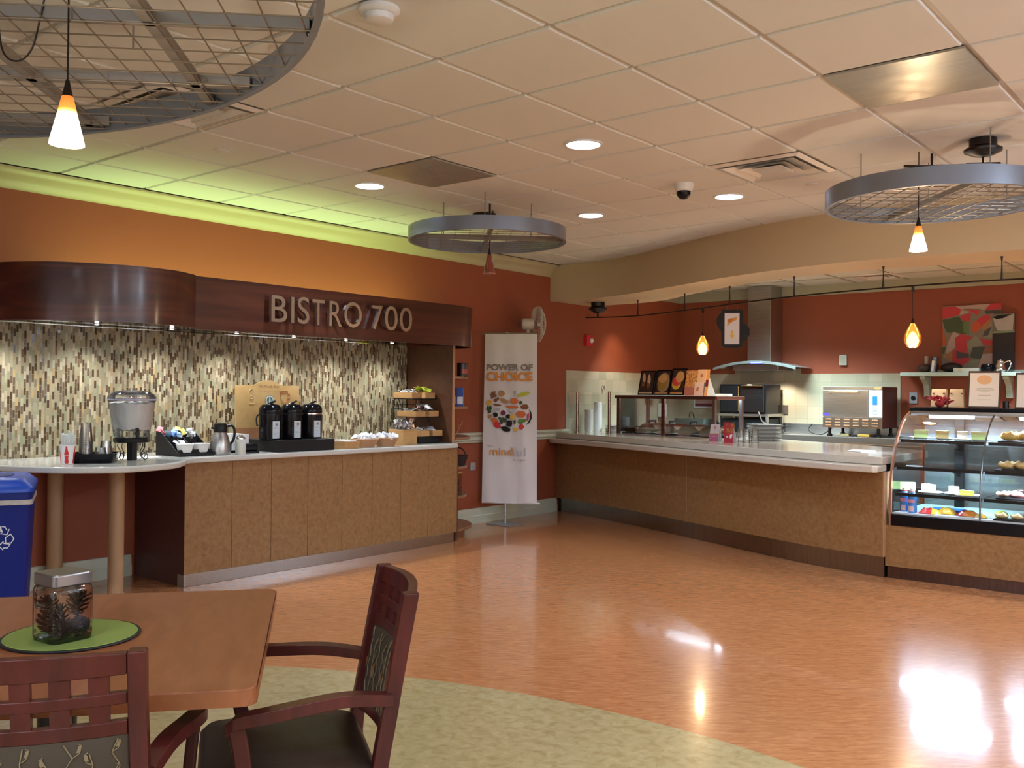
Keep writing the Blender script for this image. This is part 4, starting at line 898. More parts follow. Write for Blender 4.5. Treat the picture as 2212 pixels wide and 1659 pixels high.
# mobius arrows: three bent outlined arrows
mb = MB()
def outline(poly, wd=0.006):
    pts = [(x, y, 0) for x, y in poly]; mb.tube(pts, wd / 2, 6, closed=True)
for k in range(3):
    a = 2 * pi * k / 3
    R2 = Matrix.Rotation(a, 2)
    for poly in ([(-0.030, 0.062), (-0.004, 0.062), (0.008, 0.040), (-0.016, 0.024), (-0.044, 0.036)], [(0.004, 0.062), (0.026, 0.060), (0.036, 0.042), (0.046, 0.048), (0.036, 0.018), (0.004, 0.026), (0.014, 0.032)]):
        outline([tuple(R2 @ Vector(p)) for p in poly])
MS = frame((0.2685, 0.0, 0.56), (0, 1, 0), (0.066, 0, 1)) @ Matrix.Diagonal((1.0, 1.0, 0.25, 1))
mb.v = [tuple(MS @ Vector(p)) for p in mb.v]
mb.build('recycling_symbol', mat('symbol_white', (0.72, 0.74, 0.78, 1), 0.5), t)

for o in [q for q in bpy.data.objects if q.parent is None]:
    n = o.name.split('.')[0]
    if n == 'recycling_bin': sub(o, 'lid', 'lid_slot'); sub(o, 'body', 'recycling_symbol')
    elif n == 'straw_cup': sub(o, 'paper_cup', 'bottle_print', 'script_print')
    elif n == 'drink_dispenser': sub(o, 'stand_platform', 'stand_leg', 'wire_scroll'); sub(o, 'tank', 'tap', 'rim_band', 'ice', 'water')
    elif n == 'coffee_display_board': sub(o, 'panel', 'lower_pattern', 'round_emblem', 'heading_print', 'subheading_print', 'mug_drawing', 'bag_drawing')
    elif n == 'tea_carton': sub(o, 'carton', 'printed_panel', 'side_strip')
    elif n == 'coffee_tin': sub(o, 'can', 'label_patch')
    elif n == 'thermal_carafe': sub(o, 'lid', 'spout')
    elif n == 'corner_shelf_unit': sub(o, 'end_panel', 'edge_band')
    elif n == 'support_post': sub(o, 'shaft', 'floor_collar')
    elif n == 'cup_lid_holder': sub(o, 'drum', 'drum_face')
# ================================================================== BANNER STAND, FAN, ALARM
bd = Vector((0.86, 0.51, 0)).normalized()
t = thing('banner_stand', 'tall white fabric banner reading POWER OF CHOICE on a metal foot before the orange wall', 'banner', M=frame((-6.27, 7.50, 0.0), bd, (0, 0, 1)) @ Matrix(((1, 0, 0, 0), (0, 0, 1, 0), (0, -1, 0, 0), (0, 0, 0, 1))))
# local axes: x along the banner, -y towards the viewer, z up
MB().box(-0.15, 0.16, -0.13, 0.13, 0, 0.010, M=RZ(-atan2(bd.y, bd.x))).build('foot_plate', mat('foot_grey', (0.34, 0.37, 0.38, 1), 0.35, 0.5), t, smooth=False, bevel=0.002)
MB().tube([(0, 0.012, 0.01), (0, 0.012, 1.98)], 0.011, 12).build('pole', mat('pole_grey', (0.55, 0.55, 0.55, 1), 0.3, 0.6), t)
MB().tube([(-0.257, 0, 1.962), (0.330, 0, 1.962)], 0.010, 10).build('top_rail', ALU, t)
MB().tube([(-0.245, 0, 0.222), (0.360, 0, 0.222)], 0.010, 10).build('bottom_rail', WHITE, t)
nx, nz = 24, 30; vs = []
for j in range(nz + 1):
    for i in range(nx + 1):
        u, v = i / nx, j / nz
        x = 0.045 + (-0.268 - 0.020 * (1 - v)) * (1 - u) + (0.272 + 0.012 * (1 - v)) * u
        y = -0.012 - 0.007 * sin(u * 9 + 0.6) * (0.2 + 0.8 * (1 - v)) - 0.004 * sin(u * 17 + v * 5)
        vs.append((x, y, 0.225 + v * 1.732))
mb = MB().add(vs, [(j * (nx + 1) + i, j * (nx + 1) + i + 1, (j + 1) * (nx + 1) + i + 1, (j + 1) * (nx + 1) + i) for j in range(nz) for i in range(nx)])
mb.build('fabric_panel', mat('banner_cloth', (0.74, 0.71, 0.70, 1), 0.75, bump=0.06, nscale=40), t, fix=False)
FB = frame((0.045, -0.0265, 0.0), (1, 0, 0), (0, 0, 1))      # print plane: x right, y up
HALF = 0.27
def bz(v): return 1.962 - (v - 721) / 365.0 * 1.737
def bx(u): return (u - 1103.5) / 114.0 * 0.545
text('heading_print', 'POWER OF', GREYI, FB @ T(bx(1052), bz(801), 0), bx(1152) - bx(1052), bz(787) - bz(801), bold=0.035, parent=t)
text('headline_print', 'CHOICE', ORANGE, FB @ T(bx(1051), bz(824), 0), bx(1152) - bx(1051), bz(804) - bz(824), bold=0.045, parent=t)
text('tagline_print', "That's", LGREY, FB @ T(bx(1053), bz(966.5), 0), 0.082, 0.026, parent=t, shear=0.2)
text('wordmark_orange', 'mind', ORANGE, FB @ T(bx(1060), bz(984), 0), bx(1109.5) - bx(1060), bz(967) - bz(984), bold=0.012, parent=t)
text('wordmark_grey', 'ful', LGREY, FB @ T(bx(1110), bz(985), 0), bx(1138) - bx(1110), bz(967) - bz(985), bold=0.008, parent=t)
text('byline_print', 'by sodexo', GREYI, FB @ T(bx(1112), bz(996), 0), bx(1138) - bx(1112), 0.022, bold=0.01, parent=t)
mb = MB(); cols = [TANI, BROWNI, ORANGE, REDI, GREENI, LIME, YELLOW, BLACKM, PURPLE, LGREY, mat('carrot_ink', (0.62, 0.16, 0.03, 1), 0.6), mat('darkgreen_ink', (0.04, 0.08, 0.03, 1), 0.6)]
def blob(u, v, w, h, mi, rot=0, n=12, jag=0.12, k=2.0):
    cx, cy = bx(1040 + u * 0.187), bz(720 + v * 0.187); W, Hh = w * 0.187 / 114 * 0.545 / 2, h * 0.187 / 365 * 1.737 / 2
    pts = []
    for i in range(n):
        a = 2 * pi * i / n; r = 1 + random.uniform(-jag, jag)
        x, y = W * r * cos(a), Hh * r * sin(a); pts.append((cx + x * cos(rot) - y * sin(rot), cy + x * sin(rot) + y * cos(rot)))
    mb.flat(pts, 0.0004 + 0.00005 * random.random(), mi, FB)
for a in [(145, 715, 80, 60, 1, .6, 14, .4), (240, 700, 78, 78, 0, 0, 8, .06), (178, 770, 80, 45, 1, .5, 9, .3), (275, 785, 110, 55, 0, -.4, 12, .1), (388, 782, 98, 72, 10, 0, 14, .06), (95, 805, 64, 68, 6, 0, 12, .06),
          (465, 800, 44, 40, 11, 0, 12, .35), (510, 850, 100, 66, 1, 0, 6, .08), (190, 830, 110, 26, 1, -.12, 8, .2), (360, 853, 155, 34, 10, -.05, 8, .1), (98, 882, 74, 72, 11, 0, 14, .45), (185, 880, 90, 40, 9, 0, 12, .2),
          (262, 922, 62, 62, 8, 0, 14, .05), (355, 895, 60, 40, 9, 0, 12, .2), (465, 935, 116, 84, 10, 0, 14, .12), (108, 962, 54, 48, 0, 0, 10, .08), (172, 945, 56, 56, 7, 0, 12, .15), (320, 962, 60, 50, 7, 0, 12, .05), (367, 966, 60, 62, 6, 0, 14, .04),
          (367, 962, 30, 28, 1, 0, 10, .05), (250, 1000, 80, 80, 11, 0, 16, .5), (332, 1040, 78, 70, 7, 0, 18, .3), (395, 1025, 28, 70, 11, -.2, 12, .4), (475, 1015, 96, 56, 4, .1, 16, .35), (474, 1080, 60, 60, 3, 0, 14, .05), (290, 1108, 120, 58, 7, -.3, 14, .15), (405, 1110, 66, 38, 6, 0, 10, .2),
          (165, 1010, 90, 60, 10, -.4, 8, .15), (190, 1060, 100, 80, 3, -.5, 6, .08), (548, 965, 24, 96, 3, -.1, 10, .1), (490, 705, 160, 46, 5, .28, 14, .08)]: blob(*a)
# dark curved pod at right and the stalk
pod = [(562, 870), (590, 920), (592, 980), (565, 1035), (525, 1062), (550, 1030), (570, 985), (574, 930)]
mb.flat([(bx(1040 + u * .187), bz(720 + v * .187)) for u, v in pod], 0.0005, 7, FB)
mb.flat([(bx(1040 + u * .187), bz(720 + v * .187)) for u, v in [(385, 668), (412, 668), (404, 735), (394, 735)]], 0.0005, 9, FB)
mb.build('fruit_apple_print', cols, t, smooth=False, fix=False)

fx = Vector((0.62, 0.78, 0.0)).normalized()
t = thing('wall_fan', 'white round wall fan behind the top of the banner', 'fan', M=frame((-6.265, 8.02, 2.09), (-fx.y, fx.x, 0), (0, 0, 1)))
# local: z = blowing axis (fx), y up
mb = MB()
for i in range(40): 
    a = 2 * pi * i / 40
    mb.tube([(0.04 * cos(a), 0.04 * sin(a), 0.055), (0.12 * cos(a), 0.12 * sin(a), 0.05), (0.185 * cos(a), 0.185 * sin(a), 0.015), (0.19 * cos(a), 0.19 * sin(a), -0.01), (0.175 * cos(a), 0.175 * sin(a), -0.045), (0.06 * cos(a), 0.06 * sin(a), -0.06)], 0.0022, 4)
for r_, z in ((0.192, 0.0), (0.12, 0.051), (0.05, 0.056), (0.19, -0.012)): mb.tube([(x, y, z) for x, y in circle(r_, 40)], 0.004, 5, closed=True)
FANW = mat('fan_white', (0.62, 0.56, 0.48, 1), 0.45)
mb.build('wire_cage', FANW, t)
mb = MB()
for k in range(3):
    a = 2 * pi * k / 3; pts = [(0.03, -0.02), (0.09, -0.05), (0.16, -0.045), (0.168, 0.02), (0.10, 0.05), (0.03, 0.025)]
    M = RZ(a); mb.add([tuple(M @ Vector((x, y, 0.0 + 0.25 * y))) for x, y in pts], [tuple(range(6))])
mb.lathe([(0, 0.02), (0.035, 0.015), (0.035, -0.02)], 20)
mb.build('blades', mat('fan_blade', (0.55, 0.52, 0.47, 1), 0.35), t)
MB().lathe([(0.055, -0.06), (0.06, -0.075), (0.06, -0.16), (0.045, -0.185), (0, -0.19)], 24).build('motor_housing', FANW, t)
MB().tube([(0, -0.05, -0.11), (0, -0.115, -0.12), (-0.05, -0.13, -0.17)], 0.018, 10).box(-0.11, 0.04, -0.165, -0.105, -0.215, -0.10).build('bracket', FANW, t, bevel=0.006)
MB().box(-0.262, -0.08, -0.16, -0.12, -0.2, -0.13).build('wall_arm', FANW, t, bevel=0.006)
t = thing('fire_alarm_strobe', 'red fire alarm strobe on the orange wall left of the serving line', 'fire alarm', (WX - 0.002, 9.335, 1.985))
MB().box(0, 0.05, -0.06, 0.06, -0.065, 0.065).build('housing', REDI, t, bevel=0.006)
MB().ball((0.06, 0.015, 0.0), 0.03, sc=(0.8, 1, 1)).build('strobe_lens', mat('strobe_lens', (0.7, 0.7, 0.7, 1), 0.15), t)
o = MB().box(0, 0.012, -0.04, 0.04, -0.035, 0.045).build('outlet_plate', mat('steel_plate', (0.45, 0.43, 0.42, 1), 0.4, 0.4), loc=(WX + 0.001, 7.30, 0.585), bevel=0.003)
tag(o, 'grey outlet plate low on the orange wall beside the corner shelves', 'outlet')

# ================================================================== SERVING COUNTER
TOE = spline([(-6.545, 8.775), (-5.75, 8.53), (-5.02, 8.255), (-4.19, 7.90), (-3.24, 7.50), (-2.80, 7.355), (-2.375, 7.262)], 8)
def ext(path): # pin ends to the wall and to the case side
    p = list(path); p[0] = (-6.545, p[0][1]); p[-1] = (-2.372, p[-1][1]); return [q for q in p if -6.546 <= q[0] <= -2.371]
PANEL = ext(offset(TOE, -0.045)); LEDGE = ext(offset(TOE, -0.20)); SLABF = ext(offset(TOE, -0.06))
sc_ = thing('serving_counter', 'curved brown laminate serving counter with a steel toe kick', 'counter', (0, 0, 0))
MB().prism(ext(offset(TOE, 0.02)) + [(-2.372, 8.30), (-3.0, 8.66), (-4.08, 9.2), (-6.545, 9.85)], 0.0, 0.785).build('carcass', BLACKM, sc_, smooth=False)
o = MB().wall(ext(TOE), 0.0, 0.158, t=0.012).build('toe_kick', grain('toe_steel', [(0.3, (0.22, 0.19, 0.17, 1)), (0.7, (0.32, 0.28, 0.25, 1))], (20, 20, 1), 4, 0.22, metal=1.0), sc_, ang=30)
k = min(range(len(PANEL)), key=lambda i: abs(PANEL[i][0] + 4.46))
MB().wall(PANEL[:k + 1], 0.158, 0.789, t=0.02).build('front_panel', LAM, sc_, ang=30)
MB().wall([(PANEL[k][0] + 0.004, PANEL[k][1] - 0.0015)] + PANEL[k + 1:], 0.158, 0.789, t=0.02).build('front_panel', LAM, sc_, ang=30)
MB().box(PANEL[k][0], PANEL[k][0] + 0.004, PANEL[k][1] - 0.002, PANEL[k][1] + 0.01, 0.158, 0.789).build('joint_strip', EDGEW, sc_, smooth=False)
MB().box(-2.372, -2.362, 7.225, 7.40, 0.158, 0.79).build('end_strip', EDGEW, sc_, smooth=False)
sl = thing('stone_countertop', 'glossy taupe stone countertop with a lower tray ledge on the serving counter', 'worktop', (0, 0, 0))
led = list(LEDGE); led[-1] = (-2.40, led[-1][1] + 0.004); led.append((-2.372, led[-1][1] + 0.03))
o = MB().prism(led + ext(offset(TOE, 0.05))[::-1], 0.79, 0.842).build('tray_ledge', QUARTZT, sl, bevel=0.010, seg=3)
MB().prism(SLABF + [(-2.372, 8.35), (-2.9, 8.72), (-3.43, 8.98), (-4.08, 9.30), (-6.545, 10.05)], 0.843, 0.902).build('counter_slab', QUARTZT, sl, bevel=0.006)
SZ = 0.9025
# black well frame with four domed stainless lids under the guard
dv = Vector((0.98, -0.2, 0)); pv = Vector((0.2, 0.98, 0)); A0 = Vector((-6.0, 9.2, 0))
ga = atan2(dv.y, dv.x)
def G(s, p, z=SZ): q = A0 + dv * s + pv * p; return (q.x, q.y, z)
o = MB().box(-0.02, 1.36, -0.02, 0.34, 0, 0.010).build('food_well_frame', BLACKG, loc=G(0.04, 0.05), bevel=0.002); o.rotation_euler = (0, 0, ga)
tag(o, 'black food well frame let into the counter below the sneeze guard', 'food well')
for i, lab in enumerate(('leftmost domed steel food lid under the sneeze guard', 'second domed steel food lid from the left under the sneeze guard', 'third domed steel food lid from the left under the sneeze guard', 'rightmost domed steel food lid, behind the table cards')):
    t = thing('domed_food_lid', lab, 'food lid', G(0.36 + 0.30 * i, 0.20, SZ + 0.028), ga)
    pf = [(0.145 * cos(a), 0.095 * sin(a)) for a in [pi * j / 16 for j in range(17)]]
    mb = MB(); n = len(pf)
    mb.add([(x, y, z) for y in (-0.125, 0.125) for x, z in pf] , [(i_, i_ + 1, n + i_ + 1, n + i_) for i_ in range(n - 1)] + [tuple(range(n))[::-1], tuple(range(n, 2 * n))])
    mb.v = [tuple(RY(-0.12) @ Vector(p)) for p in mb.v]
    mb.build('dome', CHROME, t, ang=50)
    MB().tube([(-0.05, -0.02, 0.095), (-0.05, -0.02, 0.118), (-0.05, 0.08, 0.118), (-0.05, 0.08, 0.095)], 0.013, 8).build('handle', BLACK, t)
o = MB().box(-0.10, 0.10, -0.1, 0.1, 0, 0.05).build('food_pan', mat('orange_food', (0.42, 0.13, 0.04, 1), 0.6, noise=0.3, nscale=40), loc=G(0.085, 0.20, SZ + 0.0105), bevel=0.01); o.rotation_euler = (0, 0, ga)
tag(o, 'open pan of orange food left of the domed steel lids', 'food pan')
for x, y, r, h, lab in ((-6.17, 9.42, 0.135, 0.075, 'round steel pan with a green ladle behind the two guard posts'), (-5.99, 9.68, 0.10, 0.07, 'smaller round steel pan between the second guard post and the sneeze guard')):
    t = thing('steel_pan', lab, 'pan', (x, y, SZ))
    MB().lathe([(0, 0), (r * .97, 0), (r, 0.006), (r, h - 0.008), (r + 0.012, h), (r - 0.006, h), (r - 0.01, 0.02), (0, 0.02)], 32).build('pan_body', STEEL, t)
    MB().lathe([(r - 0.012, h * .8), (0, h * .82)], 24).build('soup', mat('soup', (0.25, 0.13, 0.05, 1), 0.3), t)
t = thing('green_ladle', 'ladle with a bright green handle standing in the round steel pan', 'ladle', (-6.17, 9.44, SZ + 0.03))
MB().tube([(0, 0, 0.03), (0.0, 0.06, 0.075)], 0.006, 8).ball((0, -0.02, 0.015), 0.03, sc=(1, 1, .6)).build('bowl', STEEL, t)
MB().tube([(0.0, 0.055, 0.07), (0.0, 0.075, 0.17)], 0.011, 8).build('grip', mat('green_grip', (0.02, 0.35, 0.22, 1), 0.4), t)
# tubular guard posts at the left with a clear pane between
gd = thing('glass_side_guard', 'clear side guard between two slim metal posts at the left end of the stone counter', 'guard', (0, 0, 0))
for x, y, h in ((-6.37, 8.90, 0.46), (-5.99, 8.985, 0.475)):
    MB().lathe([(0, 0), (0.028, 0), (0.028, 0.006), (0.016, 0.008), (0.016, h), (0, h)], 20, c=(x, y, SZ)).build('guard_post', grain('post_copper', [(0.3, (0.30, 0.17, 0.12, 1)), (0.7, (0.42, 0.26, 0.19, 1))], (1, 1, 20), 3, 0.2, metal=1.0), gd)
M = frame((-6.352, 8.905, SZ), (0.34, 0.085, 0), (0, 0, 1))
MB().prism([(0, 0.012), (0.344, 0.012), (0.344, 0.445), (0, 0.445)], 0, 0.006, M=M).build('glass_pane', CLEAR, gd, smooth=False)
# sneeze guard: dark front frame, steel right end, shelf on top
sg = thing('sneeze_guard', 'metal framed sneeze guard with a narrow top shelf on the serving counter', 'sneeze guard', G(0, 0), ga)
BRN = grain('bronze_frame', [(0.3, (0.13, 0.065, 0.05, 1)), (0.7, (0.22, 0.12, 0.09, 1))], (1, 1, 10), 3, 0.3, metal=0.9)
for x, y, m in ((0.0, 0, BRN), (0.68, 0, BRN), (1.38, 0, STEELD), (0.06, 0.42, BRN), (1.40, 0.42, STEELD)):
    MB().box(x - 0.02, x + 0.02, y - 0.015, y + 0.015, 0, 0.40).build('upright', m, sg, smooth=False, bevel=0.002)
MB().box(-0.04, 1.02, -0.03, 0.0, 0.398, 0.434).build('front_rail', BRN, sg, smooth=False, bevel=0.002)
MB().box(1.02, 1.42, -0.03, 0.0, 0.398, 0.434).build('front_rail', BRN, sg, smooth=False, bevel=0.002)
MB().box(1.39, 1.42, 0.0, 0.46, 0.398, 0.434).box(-0.02, 1.42, 0.43, 0.46, 0.398, 0.434).build('end_rail', STEEL, sg, smooth=False, bevel=0.002)
MB().box(-0.02, 1.42, 0.0, 0.43, 0.425, 0.436).build('top_shelf', mat('shelf_white', (0.6, 0.58, 0.55, 1), 0.3), sg, smooth=False)
MB().box(0.03, 0.65, -0.004, 0.002, 0.02, 0.398).box(0.71, 1.35, -0.004, 0.002, 0.02, 0.398).build('glass_front', CLEAR, sg, smooth=False)
GZ = SZ + 0.4375
def picture(s, lab, w, h, kind, lean=0.22, p=0.20, yaw=0.0):
    """framed food photo leaning on the shelf"""
    q = A0 + dv * s + pv * p
    rt = RZ(yaw) @ dv; up = Vector((-rt.y * -sin(lean), rt.x * sin(lean), cos(lean)))
    up = (Vector((0, 0, 1)) * cos(lean) + Vector((-rt.y, rt.x, 0)) * sin(lean))
    M = frame((q.x, q.y, GZ + 0.003), rt, up)
    t = thing('food_photo', lab, 'framed photo', M=M)
    MB().box(0, w, 0, h, -0.014, 0).build('frame', BLACKG, t, smooth=False, bevel=0.001)
    b = 0.016
    MB().box(b, w - b, b, h - b, 0.0, 0.0008).build('print', mat('photo_dark', (0.045, 0.025, 0.02, 1), 0.35, noise=0.5, nscale=40), t, smooth=False)
    mb = MB()
    def el(cx, cy, rx, ry, mi, rot=0, z=0.0012):
        mb.flat([(w * cx + w * (rx * cos(rot) * c - ry * sin(rot) * s_), h * cy + w * (rx * sin(rot) * c + ry * cos(rot) * s_)) for c, s_ in [(cos(2 * pi * i / 20), sin(2 * pi * i / 20)) for i in range(20)]], z, mi)
    if kind == 'wrap':
        for cx, cy in ((0.28, 0.66), (0.62, 0.6)): el(cx, cy, 0.10, 0.30, 0, 0.15); el(cx + 0.0, cy - 0.22, 0.105, 0.13, 1, 0, 0.0016)
        mb.flat([(b, b), (w - b, b), (w - b, b + 0.015), (b, b + 0.015)], 0.0012, 0)
        ms = [mat('wrap_tan', (0.62, 0.42, 0.26, 1), .6), BROWNI]
    elif kind == 'bun':
        el(0.55, 0.50, 0.40, 0.50, 2); el(0.5, 0.46, 0.33, 0.36, 1, 0, 0.0015); el(0.47, 0.66, 0.30, 0.22, 0, 0, 0.0018)
        mb.flat([(b, b), (w - b, b), (w - b, b + 0.013), (b, b + 0.013)], 0.0012, 0)
        ms = [mat('bun_tan', (0.62, 0.35, 0.13, 1), .5), mat('bun_olive', (0.32, 0.20, 0.05, 1), .6), mat('plate_grey', (0.36, 0.26, 0.19, 1), .5)]
    else:
        el(0.42, 0.42, 0.30, 0.30, 3); el(0.42, 0.52, 0.30, 0.26, 2, 0, 0.0015); el(0.60, 0.68, 0.28, 0.30, 0, 0, 0.0018)
        mb.flat([(b, b), (w - b, b), (w - b, b + 0.015), (b, b + 0.015)], 0.0012, 0)
        ms = [mat('bun_tan', (0.62, 0.35, 0.13, 1), .5), BROWNI, mat('tomato', (0.6, 0.06, 0.06, 1), .5), mat('cheese', (0.6, 0.45, 0.06, 1), .5)]
    mb.build('food_print', ms, t, smooth=False, fix=False)
    return t
picture(0.10, 'black framed photo of two wraps, leftmost on the sneeze guard shelf', 0.235, 0.285, 'wrap')
picture(0.36, 'black framed photo of a bun on a plate, middle on the sneeze guard shelf', 0.225, 0.29, 'bun', p=0.185)
picture(0.60, 'black framed photo of a burger with tomato, right of the bun photo on the shelf', 0.215, 0.305, 'burger', p=0.17)
q = A0 + dv * 0.83 + pv * 0.16
t = thing('pasta_poster', 'orange frameless poster of pasta on the sneeze guard shelf', 'poster', M=frame((q.x, q.y, GZ + 0.003), dv, Vector((0.03, 0.16, 0.98))))
MB().box(0, 0.205, 0, 0.275, -0.004, 0).build('panel', mat('poster_orange', (0.62, 0.25, 0.09, 1), 0.5), t, smooth=False)
mb = MB()
for i in range(60):
    a = random.random() * pi; cx, cy = random.uniform(0.01, 0.195), random.uniform(0.105, 0.265); l = random.uniform(0.015, 0.03)
    mb.flat([(cx - l * cos(a) - .004 * sin(a), cy - l * sin(a) + .004 * cos(a)), (cx - l * cos(a) + .004 * sin(a), cy - l * sin(a) - .004 * cos(a)), (cx + l * cos(a) + .004 * sin(a), cy + l * sin(a) - .004 * cos(a)), (cx + l * cos(a) - .004 * sin(a), cy + l * sin(a) + .004 * cos(a))], 0.0006 + 0.00001 * i, random.choice((0, 0, 0, 1, 2)))
mb.flat([(0, 0), (0.205, 0), (0.205, 0.085), (0, 0.095)], 0.0004, 3)
mb.build('pasta_print', [mat('pasta', (0.75, 0.48, 0.18, 1), .6), mat('herb', (0.12, 0.13, 0.03, 1), .6), mat('pasta2', (0.7, 0.25, 0.05, 1), .6), mat('poster_rose', (0.48, 0.18, 0.14, 1), .6)], t, smooth=False, fix=False)
q = A0 + dv * 1.015 + pv * 0.10
t = thing('menu_card_holder', 'pale pink menu cards in a stand at the right end of the sneeze guard shelf', 'card stand', M=frame((q.x, q.y, GZ + 0.003), dv, Vector((0.035, 0.17, 0.98))))
MB().box(0, 0.125, 0, 0.145, -0.003, 0).build('front_card', mat('card_pink', (0.74, 0.56, 0.52, 1), 0.6), t, smooth=False)
MB().box(0.02, 0.135, 0.14, 0.285, -0.012, -0.008).build('rear_card', mat('card_peach', (0.75, 0.50, 0.30, 1), 0.6), t, smooth=False)
MB().box(0.135, 0.175, 0.0, 0.285, -0.016, -0.012).build('side_card', mat('card_orange', (0.72, 0.33, 0.10, 1), 0.6), t, smooth=False)
MB().box(0.136, 0.174, 0.10, 0.17, -0.0118, -0.0112).build('plum_block', PURPLE, t, smooth=False)
MB().flat([(0.03, 0.05), (0.06, 0.045), (0.065, 0.09), (0.035, 0.095)], 0.0008).flat([(0.06, 0.20), (0.09, 0.20), (0.09, 0.235), (0.06, 0.235)], -0.0074).build('card_print', mat('card_red', (0.5, 0.16, 0.10, 1), 0.6), t, smooth=False, fix=False)
MB().add([(0.176, 0, -0.01), (0.235, 0, -0.09), (0.18, 0.2, -0.014)], [(0, 1, 2)]).build('easel_back', mat('card_back', (0.55, 0.58, 0.60, 1), 0.6), t, smooth=False, fix=False)
o = MB().box(0, 0.15, 0, 0.10, 0, 0.022).build('white_box', WHITEP, loc=G(1.18, 0.26, GZ), smooth=False, bevel=0.002); tag(o, 'small flat white box on the right end of the sneeze guard shelf', 'box')
# table cards on the counter
def tent(x, y, lab, w, h, lean, dirv, draw, base, shear=0.0):
    rt = Vector(dirv).normalized(); bk = Vector((-rt.y, rt.x, 0))
    t = thing('table_card', lab, 'table card', M=frame((x, y, SZ + 0.001), rt, Vector((0, 0, 1)) * cos(lean) + bk * sin(lean)))
    MB().add([(0, 0, 0), (w, 0, 0), (w + shear, h, 0), (shear, h, 0), (0, 0, -0.003), (w, 0, -0.003), (w + shear, h, -0.003), (shear, h, -0.003)], [(0, 1, 2, 3), (7, 6, 5, 4), (0, 4, 5, 1), (1, 5, 6, 2), (2, 6, 7, 3), (3, 7, 4, 0)]).build('front_leaf', base, t, smooth=False)
    d = 2 * h * math.tan(lean)
    inv = t.matrix_world.inverted() if False else None
    MB().add([(shear, h, -0.003), (w + shear, h, -0.003), (w, 0.0 + 0.01, -d * 0.9), (0, 0.01, -d * 0.9)], [(0, 1, 2, 3)]).build('back_leaf', WHITEP, t, smooth=False, fix=False)
    draw(t, w, h)
    return t
def d1(t, w, h):
    MB().flat([(0, 0), (w, 0), (w, h * .42), (0, h * .42)], 0.0006).build('plum_base', MAGENTA, t, smooth=False, fix=False)
    mb = MB().flat([(0, h * .42), (w, h * .42), (w, h * .47), (0, h * .44)], 0.0008, 1)
    mb.flat([(w * .5 + w * .15 * cos(a), h * .8 + h * .1 * sin(a)) for a in [2 * pi * i / 16 for i in range(16)]], 0.0009, 0)
    mb.flat([(w * .3, h * .47), (w * .75, h * .47), (w * .62, h * .70), (w * .42, h * .70)], 0.0007, 2)
    mb.build('portrait_print', [mat('skin_print', (0.60, 0.30, 0.22, 1), .6), YELLOW, mat('shirt_print', (0.66, 0.60, 0.66, 1), .6)], t, smooth=False, fix=False)
    mb = MB()
    for i in range(5): mb.flat([(w * (.3 + .11 * i), h * .26), (w * (.37 + .11 * i), h * .26), (w * (.37 + .11 * i), h * .33), (w * (.3 + .11 * i), h * .33)], 0.0009)
    mb.build('small_print', mat('pale_pink_ink', (0.62, 0.38, 0.50, 1), .6), t, smooth=False, fix=False)
tent(-4.42, 8.38, 'white and magenta table card with a small portrait on the stone counter', 0.125, 0.165, 0.16, (0.9, -0.3, 0), d1, mat('card_lilac', (0.68, 0.63, 0.70, 1), .6))
def d2(t, w, h):
    mb = MB()
    for i in range(13): 
        cx, cy = w * random.uniform(.12, .95), h * random.uniform(.52, .93)
        mb.flat([(cx + 0.018 * cos(a) - 0.03 * (1 - cy / h), cy + 0.016 * sin(a)) for a in [2 * pi * k / 12 for k in range(12)]], 0.0006 + 0.00003 * i, 0 if i % 3 else 1)
    mb.build('meatball_print', [mat('meatball', (0.35, 0.10, 0.03, 1), .5), mat('meatball2', (0.50, 0.17, 0.05, 1), .5)], t, smooth=False, fix=False)
    MB().flat([(w * .62, h * .22), (w * .8, h * .20), (w * .86, h * .40), (w * .70, h * .44), (w * .56, h * .36)], 0.0008).flat([(w * .2, h * .26), (w * .42, h * .26), (w * .40, h * .33), (w * .18, h * .33)], 0.0008).build('white_print', WHITEP, t, smooth=False, fix=False)
tent(-4.165, 8.19, 'red table card with brown meatballs leaning on the stone counter', 0.105, 0.195, 0.22, (0.95, -0.2, 0), d2, mat('card_red2', (0.45, 0.03, 0.06, 1), .5), shear=-0.035)
for x, y, lab in ((-4.13, 8.50, 'left upturned clear glass between the red card and the plates'), (-4.06, 8.45, 'middle upturned clear glass between the red card and the plates'), (-3.985, 8.48, 'right upturned clear glass next to the plate stack'), (-4.20, 8.60, 'clear glass standing behind the red card')):
    o = MB().lathe([(0.036, 0), (0.037, 0.003), (0.031, 0.12), (0.028, 0.125), (0, 0.125)], 24).build('drinking_glass', CLEARP, loc=(x, y, SZ)); tag(o, lab, 'glass')
for i in range(12):
    o = MB().lathe([(0, 0.004), (0.09, 0.004), (0.10, 0.0), (0.105, 0.006), (0.168, 0.0165), (0.170, 0.019), (0.165, 0.020), (0.10, 0.011), (0, 0.011)], 40).build('dinner_plate', CERAM, loc=(-4.10, 8.93, SZ + i * 0.0128))
    tag(o, 'top white plate of the tall stack on the stone counter' if i == 11 else ORD[11 - i] + ' white plate from the top of the tall stack on the stone counter', 'plate', 'stacked white plates')
o = MB().prism([(-2.87, 7.98), (-2.665, 7.93), (-2.70, 7.68), (-2.83, 7.72)], 0, 0.004).build('white_mat', WHITEP, loc=(0, 0.02, SZ + 0.001), smooth=False); tag(o, 'white tray mat lying near the right end of the stone counter', 'mat')

